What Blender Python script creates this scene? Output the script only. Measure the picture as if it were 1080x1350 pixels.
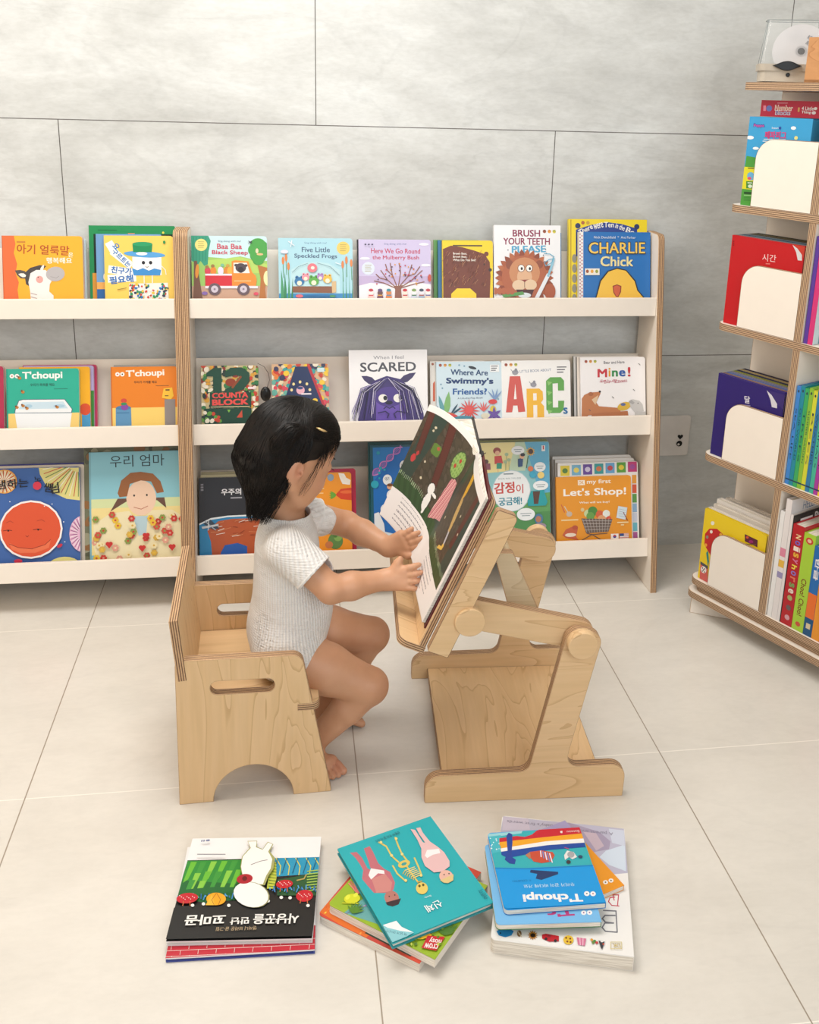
import bpy, bmesh, math, random
import numpy as np
from mathutils import Vector, Matrix
from mathutils.geometry import tessellate_polygon

for _o in list(bpy.data.objects):
    bpy.data.objects.remove(_o)
SC = bpy.context.scene
COL = SC.collection
R = math.radians

# ------------------------------------------------------------------ camera
cd = bpy.data.cameras.new('camera')
cam = bpy.data.objects.new('camera', cd)
COL.objects.link(cam)
_p, _y, _r = 0.280781, 0.156102, 0.028899
fw = Vector((math.sin(_y)*math.cos(_p), math.cos(_y)*math.cos(_p), -math.sin(_p)))
rt0 = Vector((math.cos(_y), -math.sin(_y), 0))
up0 = rt0.cross(fw)
rt = rt0*math.cos(_r) + up0*math.sin(_r)
up = -rt0*math.sin(_r) + up0*math.cos(_r)
m = Matrix((rt, up, -fw)).transposed().to_4x4()
m.translation = (0.733651, -2.49875, 1.238887)
cam.matrix_world = m
cd.sensor_fit = 'VERTICAL'
cd.sensor_height = 24.0
cd.lens = 1302.71 / 1350 * 24.0
cd.shift_x = -40.96 / 1350
cd.shift_y = -174.07 / 1350
cd.clip_start = 0.05
SC.camera = cam

# ------------------------------------------------------------------ world, lights, exposure
W = bpy.data.worlds.new('world')
SC.world = W
W.use_nodes = True
W.node_tree.nodes['Background'].inputs[0].default_value = (0.97, 0.98, 1.0, 1)
W.node_tree.nodes['Background'].inputs[1].default_value = 0.60


def area(name, loc, target, sx, sy, power, col):
    l = bpy.data.lights.new(name, 'AREA')
    l.shape = 'RECTANGLE'
    l.size, l.size_y, l.energy, l.color = sx, sy, power, col
    o = bpy.data.objects.new(name, l)
    COL.objects.link(o)
    o.location = loc
    o.rotation_euler = (Vector(target) - Vector(loc)).to_track_quat('-Z', 'Y').to_euler()
    return o


area('ceiling_panel_light', (0.45, -0.80, 2.36), (0.45, -0.72, 0), 1.5, 0.7, 30, (1.0, 0.97, 0.93))
area('warm_side_light', (-1.9, -1.9, 1.9), (0.2, -0.6, 0.3), 1.0, 1.0, 16, (1.0, 0.80, 0.60))
area('window_light', (1.6, -3.6, 1.8), (0.9, -0.7, 0.4), 1.6, 1.4, 22, (0.90, 0.96, 1.0))
SC.view_settings.view_transform = 'Standard'
SC.view_settings.look = 'None'
SC.view_settings.gamma = 1.0
SC.view_settings.use_curve_mapping = False
SC.view_settings.exposure = 0.22


# ------------------------------------------------------------------ helpers
def lin(c):
    if isinstance(c, str):
        c = tuple(int(c[i:i+2], 16)/255 for i in (0, 2, 4))
    return tuple(((v/12.92) if v <= 0.04045 else ((v+0.055)/1.055)**2.4) for v in c)


def new_mat(name):
    mt = bpy.data.materials.new(name)
    mt.use_nodes = True
    nt = mt.node_tree
    return mt, nt, nt.nodes['Principled BSDF']


def N(nt, typ, **kw):
    n = nt.nodes.new(typ)
    for k, v in kw.items():
        if k in n.inputs.keys() if isinstance(k, str) else False:
            n.inputs[k].default_value = v
        else:
            setattr(n, k, v)
    return n


def ramp(nt, fac, stops):
    n = nt.nodes.new('ShaderNodeValToRGB')
    el = n.color_ramp.elements
    while len(el) < len(stops):
        el.new(0.5)
    for e, (p, c) in zip(el, stops):
        e.position = p
        e.color = (*c, 1)
    nt.links.new(fac, n.inputs[0])
    return n.outputs[0]


def coords(nt, scale=(1, 1, 1), loc=(0, 0, 0), rot=(0, 0, 0), kind='Object'):
    t = nt.nodes.new('ShaderNodeTexCoord')
    mp = nt.nodes.new('ShaderNodeMapping')
    mp.inputs['Scale'].default_value = scale
    mp.inputs['Location'].default_value = loc
    mp.inputs['Rotation'].default_value = rot
    nt.links.new(t.outputs[kind], mp.inputs[0])
    return mp.outputs[0]


def noise(nt, vec, scale, detail=4, rough=0.5, dist=0.0):
    n = nt.nodes.new('ShaderNodeTexNoise')
    n.inputs['Scale'].default_value = scale
    n.inputs['Detail'].default_value = detail
    n.inputs['Roughness'].default_value = rough
    n.inputs['Distortion'].default_value = dist
    nt.links.new(vec, n.inputs['Vector'])
    return n.outputs['Fac']


def math_n(nt, op, a, b=None, c=None):
    n = nt.nodes.new('ShaderNodeMath')
    n.operation = op
    for i, v in enumerate((a, b, c)):
        if v is None:
            continue
        if isinstance(v, (int, float)):
            n.inputs[i].default_value = v
        else:
            nt.links.new(v, n.inputs[i])
    return n.outputs[0]


def mix(nt, fac, a, b, mode='MIX'):
    n = nt.nodes.new('ShaderNodeMixRGB')
    n.blend_type = mode
    for i, v in enumerate((fac, a, b)):
        if isinstance(v, (int, float)):
            n.inputs[i].default_value = v
        elif isinstance(v, tuple):
            n.inputs[i].default_value = (*v, 1)
        else:
            nt.links.new(v, n.inputs[i])
    return n.outputs[0]


def bump(nt, b, h, strength, dist=0.001):
    n = nt.nodes.new('ShaderNodeBump')
    n.inputs['Strength'].default_value = strength
    n.inputs['Distance'].default_value = dist
    nt.links.new(h, n.inputs['Height'])
    nt.links.new(n.outputs[0], b.inputs['Normal'])


def plain(name, col, rough=0.5, spec=0.4, var=0.04, **kw):
    mt, nt, b = new_mat(name)
    c = lin(col)
    f = noise(nt, coords(nt), 30, 3)
    nt.links.new(ramp(nt, f, [(0.3, tuple(v*(1-var) for v in c)), (0.7, tuple(min(1, v*(1+var)) for v in c))]), b.inputs['Base Color'])
    b.inputs['Roughness'].default_value = rough
    b.inputs['Specular IOR Level'].default_value = spec
    for k, v in kw.items():
        b.inputs[k].default_value = v
    return mt


def tile_material(name, ca, cb, cc, scl, bw, bh, loc, off, grout, gw, rough, axes, veins=1.0):
    mt, nt, b = new_mat(name)
    v1 = coords(nt, scale=scl)
    f1 = noise(nt, v1, 1.6, 8, 0.62, 0.9)
    f2 = noise(nt, v1, 7.0, 6, 0.6, 0.4)
    base = ramp(nt, f1, [(0.30, ca), (0.52, cb), (0.72, cc)])
    vein = math_n(nt, 'ABSOLUTE', math_n(nt, 'SUBTRACT', noise(nt, v1, 1.1, 6, 0.55, 1.6), 0.5))
    vm = ramp(nt, vein, [(0.0, (0.93, 0.93, 0.93)), (0.025, (1, 1, 1))])
    base = mix(nt, veins, base, vm, 'MULTIPLY')
    base = mix(nt, 0.8*veins, base, ramp(nt, f2, [(0.3, (0.90, 0.90, 0.89)), (0.7, (1.06, 1.06, 1.05))]), 'MULTIPLY')
    f3 = noise(nt, v1, 45.0, 3, 0.6, 0.3)
    base = mix(nt, 0.7*veins, base, ramp(nt, f3, [(0.35, (0.93, 0.93, 0.92)), (0.6, (1.03, 1.03, 1.03))]), 'MULTIPLY')
    t = nt.nodes.new('ShaderNodeTexCoord')
    s = nt.nodes.new('ShaderNodeSeparateXYZ')
    nt.links.new(t.outputs['Object'], s.inputs[0])
    U = s.outputs[axes[0]]
    V = s.outputs[axes[1]]
    row = math_n(nt, 'DIVIDE', math_n(nt, 'SUBTRACT', V, loc[1]), bh)
    rf = math_n(nt, 'FLOOR', row)
    shift = math_n(nt, 'MULTIPLY', math_n(nt, 'FLOORED_MODULO', rf, 2.0), off)
    u = math_n(nt, 'SUBTRACT', math_n(nt, 'DIVIDE', math_n(nt, 'SUBTRACT', U, loc[0]), bw), shift)
    du = math_n(nt, 'MULTIPLY', math_n(nt, 'ABSOLUTE', math_n(nt, 'SUBTRACT', math_n(nt, 'FRACT', math_n(nt, 'ADD', u, 0.5)), 0.5)), bw)
    dv = math_n(nt, 'MULTIPLY', math_n(nt, 'ABSOLUTE', math_n(nt, 'SUBTRACT', math_n(nt, 'FRACT', math_n(nt, 'ADD', row, 0.5)), 0.5)), bh)
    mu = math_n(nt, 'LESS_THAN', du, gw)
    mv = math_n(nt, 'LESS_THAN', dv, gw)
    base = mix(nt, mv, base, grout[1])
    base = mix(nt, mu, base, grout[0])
    nt.links.new(base, b.inputs['Base Color'])
    b.inputs['Roughness'].default_value = rough
    b.inputs['Specular IOR Level'].default_value = 0.4
    bump(nt, b, f2, 0.12, 0.002)
    return mt


M = {}
M['wall'] = tile_material('stone_wall_tile', (0.51, 0.515, 0.50), (0.625, 0.635, 0.625), (0.73, 0.75, 0.75), (1.0, 1.0, 2.8),
                          1.2, 0.5895, (0.2019 + 0.6, 1.1592), 0.5, ((0.10, 0.09, 0.08), (0.13, 0.12, 0.11)), 0.0011, 0.42, (0, 2))
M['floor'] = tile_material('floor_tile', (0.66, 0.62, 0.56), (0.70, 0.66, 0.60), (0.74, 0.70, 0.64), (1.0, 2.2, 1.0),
                           0.5983, 0.5983, (0.2479, -0.3104), 0.0, ((0.33, 0.27, 0.21), (0.86, 0.81, 0.74)), 0.0011, 0.28, (0, 1), 0.4)  # cross joints painted paler, standing for light caught on the tile edges
M['ceiling'] = plain('ceiling_paint', (0.93, 0.92, 0.90), 0.9)


def wood_face(name, ca, cb, cc, scale=1.0, axis=0, rough=0.5):
    mt, nt, b = new_mat(name)
    sc = [9.0, 9.0, 9.0]
    sc[axis] = 1.7
    vec = coords(nt, scale=tuple(v*scale for v in sc))
    f = noise(nt, vec, 1.0, 3, 0.5, 0.8)
    rings = math_n(nt, 'FRACT', math_n(nt, 'MULTIPLY', f, 11.0))
    fine = noise(nt, coords(nt, scale=tuple(v*scale*(14 if v > 5 else 4) for v in sc)), 1.0, 4, 0.6)
    c = ramp(nt, rings, [(0.0, ca), (0.55, cb), (0.86, cb), (0.97, cc)])
    c = mix(nt, 0.5, c, ramp(nt, fine, [(0.3, (0.90, 0.89, 0.87)), (0.7, (1.05, 1.05, 1.05))]), 'MULTIPLY')
    nt.links.new(c, b.inputs['Base Color'])
    b.inputs['Roughness'].default_value = rough
    b.inputs['Specular IOR Level'].default_value = 0.3
    return mt


def ply_edge(name, axis=2, scale=0.018, a=(0.46, 0.29, 0.16), d=(0.15, 0.075, 0.035)):
    mt, nt, b = new_mat(name)
    t = nt.nodes.new('ShaderNodeTexCoord')
    s = nt.nodes.new('ShaderNodeSeparateXYZ')
    nt.links.new(t.outputs['Object'], s.inputs[0])
    k = math_n(nt, 'MULTIPLY', s.outputs[axis], 6.28318*4.5/scale)
    wob = math_n(nt, 'MULTIPLY', math_n(nt, 'SUBTRACT', noise(nt, coords(nt), 30, 2), 0.5), 1.2)
    f = math_n(nt, 'MULTIPLY_ADD', math_n(nt, 'SINE', math_n(nt, 'ADD', k, wob)), 0.5, 0.5)
    c = ramp(nt, f, [(0.22, d), (0.45, a), (0.8, tuple(min(1, v*1.35) for v in a))])
    n2 = noise(nt, coords(nt, scale=(1, 1, 1)), 300, 3)
    c = mix(nt, 0.6, c, ramp(nt, n2, [(0.3, (0.78, 0.76, 0.74)), (0.7, (1.1, 1.1, 1.1))]), 'MULTIPLY')
    nt.links.new(c, b.inputs['Base Color'])
    b.inputs['Roughness'].default_value = 0.6
    return mt


M['birch'] = wood_face('birch_ply_face', (0.75, 0.52, 0.295), (0.72, 0.49, 0.265), (0.60, 0.385, 0.195), 1.0, 1)
M['birch_x'] = wood_face('birch_ply_face_lengthwise', (0.75, 0.52, 0.295), (0.72, 0.49, 0.265), (0.61, 0.39, 0.20), 1.0, 0)
M['birch_pale'] = wood_face('pale_birch_face', (0.66, 0.53, 0.35), (0.63, 0.50, 0.32), (0.56, 0.43, 0.27), 1.2, 0)
M['oak'] = wood_face('orange_wood_face', (0.56, 0.28, 0.12), (0.52, 0.26, 0.11), (0.44, 0.20, 0.08), 1.6, 0)
M['edge'] = ply_edge('plywood_edge', 2, 0.018)
M['edge_tower'] = ply_edge('plywood_edge_pale', 2, 0.018, (0.42, 0.28, 0.17), (0.16, 0.09, 0.05))
M['white'] = plain('cream_laminate', (0.935, 0.895, 0.845), 0.5, 0.35, 0.01)
M['paper'] = None


def link(name, me, parent=None, mats=(), smooth=False):
    o = bpy.data.objects.new(name, me)
    COL.objects.link(o)
    for mt in mats:
        me.materials.append(mt)
    if parent is not None:
        o.parent = parent
    if smooth:
        for p in me.polygons:
            p.use_smooth = True
    return o


def thing(name, label, cat, mat=None, group=None):
    o = bpy.data.objects.new(name, None)
    o.empty_display_size = 0.02
    COL.objects.link(o)
    if mat is not None:
        o.matrix_world = mat
    o['label'] = label
    o['category'] = cat
    if group:
        o['group'] = group
    return o


def struct(name, verts, faces, mats):
    me = bpy.data.meshes.new(name)
    me.from_pydata(verts, [], faces)
    o = link(name, me, None, mats)
    o['kind'] = 'structure'
    return o


def box_data(x0, y0, z0, x1, y1, z1):
    v = [(x0, y0, z0), (x1, y0, z0), (x1, y1, z0), (x0, y1, z0), (x0, y0, z1), (x1, y0, z1), (x1, y1, z1), (x0, y1, z1)]
    f = [(0, 3, 2, 1), (4, 5, 6, 7), (0, 1, 5, 4), (1, 2, 6, 5), (2, 3, 7, 6), (3, 0, 4, 7)]
    return v, f


def rounded(pts, segs=6):
    """pts: list of (x, y[, r]) -> polygon with rounded corners"""
    out = []
    n = len(pts)
    for i, p in enumerate(pts):
        r = p[2] if len(p) > 2 else 0
        P = Vector(p[:2])
        if r <= 0:
            out.append((P.x, P.y))
            continue
        A = (Vector(pts[i-1][:2]) - P).normalized()
        B = (Vector(pts[(i+1) % n][:2]) - P).normalized()
        ang = A.angle(B)
        d = r/math.tan(ang/2)
        s, e = P + A*d, P + B*d
        bis = (A+B).normalized()
        c = P + bis*(r/math.sin(ang/2))
        a0 = math.atan2(s.y-c.y, s.x-c.x)
        a1 = math.atan2(e.y-c.y, e.x-c.x)
        da = (a1-a0+math.pi) % (2*math.pi) - math.pi
        for k in range(segs+1):
            a = a0+da*k/segs
            out.append((c.x+r*math.cos(a), c.y+r*math.sin(a)))
    return out


def panel(name, outline, th, parent, mat, mats, holes=(), z0=0.0, bevel=0.0012):
    """flat board: outline in local XY, thickness along local Z; faces mats[0], edges mats[1]"""
    loops = [outline] + list(holes)
    flat = [p for l in loops for p in l]
    tris = tessellate_polygon([[Vector((x, y, 0)) for x, y in l] for l in loops])
    n = len(flat)
    verts = [(x, y, z0) for x, y in flat] + [(x, y, z0+th) for x, y in flat]
    faces, mi = [], []
    for t in tris:
        a, b_, c = t
        ar = (flat[b_][0]-flat[a][0])*(flat[c][1]-flat[a][1]) - (flat[b_][1]-flat[a][1])*(flat[c][0]-flat[a][0])
        if abs(ar) < 1e-12:
            continue
        if ar < 0:
            a, b_, c = a, c, b_
        faces += [(a+n, b_+n, c+n), (c, b_, a)]
        mi += [0, 0]
    s = 0
    for li, l in enumerate(loops):
        k = len(l)
        area2 = sum(l[i-1][0]*l[i][1]-l[i][0]*l[i-1][1] for i in range(k))
        ccw = area2 > 0
        if li > 0:
            ccw = not ccw
        for i in range(k):
            a, b_ = s+i, s+(i+1) % k
            faces.append((a, b_, b_+n, a+n) if ccw else (b_, a, a+n, b_+n))
            mi.append(1)
        s += k
    me = bpy.data.meshes.new(name)
    me.from_pydata(verts, [], faces)
    o = link(name, me, parent, mats)
    for p, i in zip(me.polygons, mi):
        p.material_index = i
    bm = bmesh.new()
    bm.from_mesh(me)
    bmesh.ops.dissolve_limit(bm, angle_limit=0.01, verts=bm.verts, edges=bm.edges, delimit={'MATERIAL'})
    if bevel:
        ed = [e for e in bm.edges if len(e.link_faces) == 2 and e.link_faces[0].material_index != e.link_faces[1].material_index]
        bmesh.ops.bevel(bm, geom=ed, offset=bevel, segments=2, affect='EDGES', profile=0.6, material=1)
    bm.to_mesh(me)
    bm.free()
    if mat is not None:
        o.matrix_local = mat
    return o


def frame(o, x, y, z):
    m = Matrix((Vector(x), Vector(y), Vector(z))).transposed().to_4x4()
    m.translation = Vector(o)
    return m


def tube_data(pts, rads, sides=8, cap=True):
    verts, faces = [], []
    pts = [Vector(p) for p in pts]
    up_ = None
    n = len(pts)
    for i, p in enumerate(pts):
        d = (pts[min(i+1, n-1)] - pts[max(i-1, 0)])
        d = d.normalized() if d.length > 1e-9 else Vector((0, 0, 1))
        if up_ is None:
            up_ = d.orthogonal().normalized()
        up_ = (up_ - d*up_.dot(d))
        up_ = up_.normalized() if up_.length > 1e-6 else d.orthogonal().normalized()
        sd = d.cross(up_)
        r = rads[i] if hasattr(rads, '__len__') else rads
        for k in range(sides):
            a = 2*math.pi*k/sides
            verts.append(p + (up_*math.cos(a) + sd*math.sin(a))*r)
    for i in range(n-1):
        for k in range(sides):
            a, b_ = i*sides+k, i*sides+(k+1) % sides
            faces.append((a, b_, b_+sides, a+sides))
    if cap:
        faces.append(tuple(range(sides))[::-1])
        faces.append(tuple(range((n-1)*sides, n*sides)))
    return verts, faces


class MB:
    def __init__(s):
        s.v, s.f = [], []

    def add(s, d, mat=None):
        k = len(s.v)
        s.v += [tuple((mat @ Vector(p)) if mat is not None else p) for p in d[0]]
        s.f += [tuple(i+k for i in f) for f in d[1]]
        return s

    def build(s, name, parent, mats, smooth=False, mat=None, bevel=0):
        me = bpy.data.meshes.new(name)
        me.from_pydata([tuple(p) for p in s.v], [], s.f)
        o = link(name, me, parent, mats, smooth)
        if mat is not None:
            o.matrix_local = mat
        if bevel:
            bm = bmesh.new()
            bm.from_mesh(me)
            ed = [e for e in bm.edges if len(e.link_faces) == 2 and e.calc_face_angle(0) > 0.6]
            bmesh.ops.bevel(bm, geom=ed, offset=bevel, segments=3, affect='EDGES', profile=0.6)
            bm.to_mesh(me)
            bm.free()
        return o


def cyl_data(r, h, segs=48, r2=None, ch=0.0015):
    r2 = r if r2 is None else r2
    prof = [(r-ch, 0), (r, ch), (r2, h-ch), (r2-ch, h)]
    v, f = [], []
    for (q, z) in prof:
        for k in range(segs):
            a = 2*math.pi*k/segs
            v.append((q*math.cos(a), q*math.sin(a), z))
    for i in range(3):
        for k in range(segs):
            a, b_ = i*segs+k, i*segs+(k+1) % segs
            f.append((a, b_, b_+segs, a+segs))
    f.append(tuple(range(segs))[::-1])
    f.append(tuple(range(3*segs, 4*segs)))
    return v, f


# ------------------------------------------------------------------ setting
struct('wall_back', *box_data(-2.6, 0.0, 0.0, 3.4, 0.12, 2.45), [M['wall']])
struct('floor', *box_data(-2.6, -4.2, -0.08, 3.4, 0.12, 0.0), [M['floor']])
M['plaster'] = plain('warm_white_plaster', (0.86, 0.84, 0.81), 0.85)
struct('wall_left', *box_data(-2.72, -4.2, 0.0, -2.6, 0.12, 2.45), [M['plaster']])
struct('wall_right', *box_data(3.4, -4.2, 0.0, 3.52, 0.12, 2.45), [M['plaster']])
struct('ceiling', *box_data(-2.6, -4.2, 2.45, 3.4, 0.12, 2.55), [M['ceiling']])
M['skirt'] = M['white']

# ------------------------------------------------------------------ leaning ledge shelves against the wall
ROWS = {1: (-0.108, 0.728, 13, 0.757, 0.711, -0.137, -0.139, 0.046, 0.858),
        2: (-0.150, 0.424, 16, 0.4535, 0.404, -0.174, -0.179, 0.060, 0.585),
        3: (-0.205, 0.100, 17, 0.131, 0.084, -0.229, -0.237, 0.094, 0.286)}


def side_board(parent, x, th=0.0165):
    out = rounded([(-0.277, 0.0), (-0.112, 0.915, 0.02), (-0.022, 0.915, 0.012), (-0.022, 0.0)])
    # local X = world Y, local Y = world Z, local Z = world X
    return panel('side_panel', out, th, parent, frame((x, 0, 0), (0, 1, 0), (0, 0, 1), (1, 0, 0)), [M['white'], M['edge']])


def ledge_shelf(label, xl, xr, sides):
    t = thing('picture_book_shelf', label, 'bookshelf', Matrix.Translation((xl, 0, 0)), 'picture book shelves standing along the tiled wall')
    inv = Matrix.Translation((-xl, 0, 0))
    for sx in sides:
        side_board(t, sx-xl)
    for r, (y0, z0, a, zt, zb, yt, yb, bo, bz) in ROWS.items():
        a = R(a)
        upv = Vector((0, math.sin(a), math.cos(a)))
        nv = Vector((0, -math.cos(a), math.sin(a)))
        dl = Vector((0, yt-yb, zt-zb))
        h = dl.length
        # front lip
        panel('ledge_lip', [(0, 0), (xr-xl, 0), (xr-xl, h), (0, h)], 0.012, t,
              inv @ frame((xl, yb+0.012, zb), (1, 0, 0), dl.normalized(), Vector((1, 0, 0)).cross(dl.normalized())), [M['white'], M['white']], bevel=0.001)
        # bottom board perpendicular to the lean
        P = Vector((xl, yb+0.0135, z0+(y0-yb-0.0135)*math.tan(a)))
        L = 0.012 + bo + (y0-yb)/math.cos(a) - 0.006
        panel('ledge_bottom', [(0, 0), (xr-xl, 0), (xr-xl, L), (0, L)], 0.010, t,
              inv @ frame(P-upv*0.012, (1, 0, 0), -nv, upv), [M['white'], M['white']], bevel=0.0)
        # back board
        Bp = Vector((xl, y0, z0)) - nv*(bo+0.010) - upv*0.012
        hh = (bz-Bp.z)/upv.z
        panel('back_board', [(0, 0), (xr-xl, 0), (xr-xl, hh), (0, hh)], 0.010, t,
              inv @ frame(Bp, (1, 0, 0), upv, nv), [M['white'], M['white']], bevel=0.001)
    return t


ledge_shelf('long cream shelf with birch plywood side panels, right of the double post', 0.4975, 1.6555, (0.4805, 1.6560))
ledge_shelf('cream picture book shelf cut off by the left edge, sharing the double post', -0.70, 0.4625, (0.4635, -0.717))

# ------------------------------------------------------------------ book covers: flat printed art
mt, nt, b = new_mat('printed_paper')
at = nt.nodes.new('ShaderNodeAttribute')
at.attribute_name = 'ink'
nt.links.new(mix(nt, 1.0, at.outputs['Color'], (0.90, 0.895, 0.90), 'MULTIPLY'), b.inputs['Base Color'])
b.inputs['Roughness'].default_value = 0.34
b.inputs['Specular IOR Level'].default_value = 0.45
bump(nt, b, noise(nt, coords(nt), 220, 2), 0.03, 0.0005)
M['ink'] = mt
mt, nt, b = new_mat('page_edges')
v = coords(nt)
n1 = noise(nt, coords(nt, scale=(20, 20, 900)), 1.0, 2)
nt.links.new(ramp(nt, n1, [(0.35, lin((0.80, 0.76, 0.70))), (0.6, lin((0.93, 0.90, 0.85)))]), b.inputs['Base Color'])
b.inputs['Roughness'].default_value = 0.8
M['pages'] = mt

_font_cache = {}


def text_mesh(s, bold):
    key = s
    if key in _font_cache:
        return _font_cache[key]
    c = bpy.data.curves.new('lettering', 'FONT')
    c.body = s
    c.size = 1.0
    c.offset = 0.0
    c.resolution_u = 3
    o = bpy.data.objects.new('lettering', c)
    me = o.to_mesh()
    vs = [tuple(v.co[:2]) for v in me.vertices]
    fs = [tuple(p.vertices) for p in me.polygons]
    o.to_mesh_clear()
    bpy.data.objects.remove(o)
    bpy.data.curves.remove(c)
    if not vs:
        vs, fs = [(0, 0)], []
    _font_cache[key] = (vs, fs)
    return vs, fs


def homography(src, W_, H_):
    dst = [(0, H_), (W_, H_), (W_, 0), (0, 0)]
    A, B = [], []
    for (x, y), (u, v) in zip(src, dst):
        A.append([x, y, 1, 0, 0, 0, -u*x, -u*y]); B.append(u)
        A.append([0, 0, 0, x, y, 1, -v*x, -v*y]); B.append(v)
    h = np.linalg.solve(np.array(A, float), np.array(B, float))
    return lambda p: ((h[0]*p[0]+h[1]*p[1]+h[2])/(h[6]*p[0]+h[7]*p[1]+1), (h[3]*p[0]+h[4]*p[1]+h[5])/(h[6]*p[0]+h[7]*p[1]+1))


def clip(poly, W_, H_):
    for ax, lim, sg in ((0, 0, 1), (0, W_, -1), (1, 0, 1), (1, H_, -1)):
        out = []
        for i in range(len(poly)):
            a, b_ = poly[i-1], poly[i]
            da, db = sg*(a[ax]-lim), sg*(b_[ax]-lim)
            if da >= 0:
                out.append(a) if False else None
            if (da >= 0) != (db >= 0):
                t = da/(da-db)
                out.append((a[0]+(b_[0]-a[0])*t, a[1]+(b_[1]-a[1])*t))
            if db >= 0:
                out.append(b_)
        poly = out
        if len(poly) < 3:
            return []
    return poly


class Art:
    """printed shapes given in the cover's own reference quad (tl, tr, br, bl), y down"""

    def __init__(s, w, h, z, quad, base):
        s.w, s.h, s.z = w, h, z
        s.H = homography(quad, w, h)
        s.sc = w/math.dist(quad[0], quad[1])
        s.v, s.f, s.c, s.k = [], [], [], 0
        s.radius = 0.0

    def emit(s, pts, faces, col):
        s.k += 1
        z = s.z + 0.00004*s.k
        n = len(s.v)
        s.v += [(x, y, z) for x, y in pts]
        s.f += [tuple(i+n for i in f) for f in faces]
        s.c += [lin(col)]*len(pts)

    def local_poly(s, pts, col):
        pts = clip(pts, s.w, s.h)
        if len(pts) < 3:
            return
        tr = tessellate_polygon([[Vector((x, y, 0)) for x, y in pts]])
        fs = []
        for a, b_, c in tr:
            ar = (pts[b_][0]-pts[a][0])*(pts[c][1]-pts[a][1]) - (pts[b_][1]-pts[a][1])*(pts[c][0]-pts[a][0])
            fs.append((a, b_, c) if ar > 0 else (a, c, b_))
        s.emit(pts, fs, col)

    def P(s, pts, col):
        s.local_poly([s.H(p) for p in pts], col)

    def r(s, x0, y0, x1, y1, col):
        s.P([(x0, y0), (x1, y0), (x1, y1), (x0, y1)], col)

    def e(s, cx, cy, rx, ry, col, rot=0, n=20):
        a = R(rot)
        ca, sa = math.cos(a), math.sin(a)
        s.P([(cx+rx*math.cos(t)*ca-ry*math.sin(t)*sa, cy+rx*math.cos(t)*sa+ry*math.sin(t)*ca) for t in [2*math.pi*k/n for k in range(n)]], col)

    def l(s, pts, w, col):
        for a, b_ in zip(pts[:-1], pts[1:]):
            dx, dy = b_[0]-a[0], b_[1]-a[1]
            d = math.hypot(dx, dy) or 1
            nx, ny = -dy/d*w/2, dx/d*w/2
            ex, ey = dx/d*w*0.3, dy/d*w*0.3
            s.P([(a[0]-nx-ex, a[1]-ny-ey), (b_[0]-nx+ex, b_[1]-ny+ey), (b_[0]+nx+ex, b_[1]+ny+ey), (a[0]+nx-ex, a[1]+ny-ey)], col)
            s.k -= .8
        s.k += 1

    def t(s, txt, x0, y0, x1, y1, col, bold=0.015, h=None):
        """text fitted on the baseline from (x0, y0) to (x1, y1); h = letter height in the same units"""
        vs, fs = text_mesh(txt, bold)
        a, b_ = Vector(s.H((x0, y0))), Vector(s.H((x1, y1)))
        d = b_-a
        xs = [p[0] for p in vs]
        ys = [p[1] for p in vs]
        wid = max(xs)-min(xs) or 1
        k = d.length/wid
        ky = k
        if h:
            hl = (Vector(s.H(((x0+x1)/2, (y0+y1)/2))) - Vector(s.H(((x0+x1)/2+(y1-y0)/max(1e-6, math.dist((x0, y0), (x1, y1)))*h, (y0+y1)/2-(x1-x0)/max(1e-6, math.dist((x0, y0), (x1, y1)))*h)))).length
            ky = hl/(max(ys)-min(ys))
        u = d.normalized()
        n = Vector((-u.y, u.x))
        x_, y_ = min(xs), (min(ys) if h else 0)
        pts = [a+u*((p[0]-x_)*k)+n*((p[1]-y_)*ky) for p in vs]
        bw = bold*.60*k
        for ox, oy in ([(0, 0)] if bw < 1e-5 else [(-bw, -bw*.6), (bw, -bw*.6), (-bw, bw*.6), (bw, bw*.6)]):
            s.emit([(p.x+ox, p.y+oy) for p in pts], fs, col)
            s.k -= .6

    def dots(s, x0, y0, x1, y1, n, rad, cols, seed=1):
        rn = random.Random(seed)
        for i in range(n):
            s.e(rn.uniform(x0, x1), rn.uniform(y0, y1), rad*rn.uniform(0.6, 1.3), rad*rn.uniform(0.6, 1.3), cols[i % len(cols)], rn.uniform(0, 90), 9)
            s.k -= .8
        s.k += 1

    def tear(s, x, y, w, h, ang, col):
        """leaf / tuft shape, base at (x, y) pointing along ang degrees (0 = up)"""
        a = R(ang)
        ux, uy = math.sin(a), -math.cos(a)
        vx, vy = math.cos(a), math.sin(a)
        s.P([(x+vx*w*q+ux*h*p, y+vy*w*q+uy*h*p) for q, p in ((-0.25, 0), (-0.5, 0.35), (-0.35, 0.7), (0, 1), (0.35, 0.7), (0.5, 0.35), (0.25, 0))], col)


BOOKS = []


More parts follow.
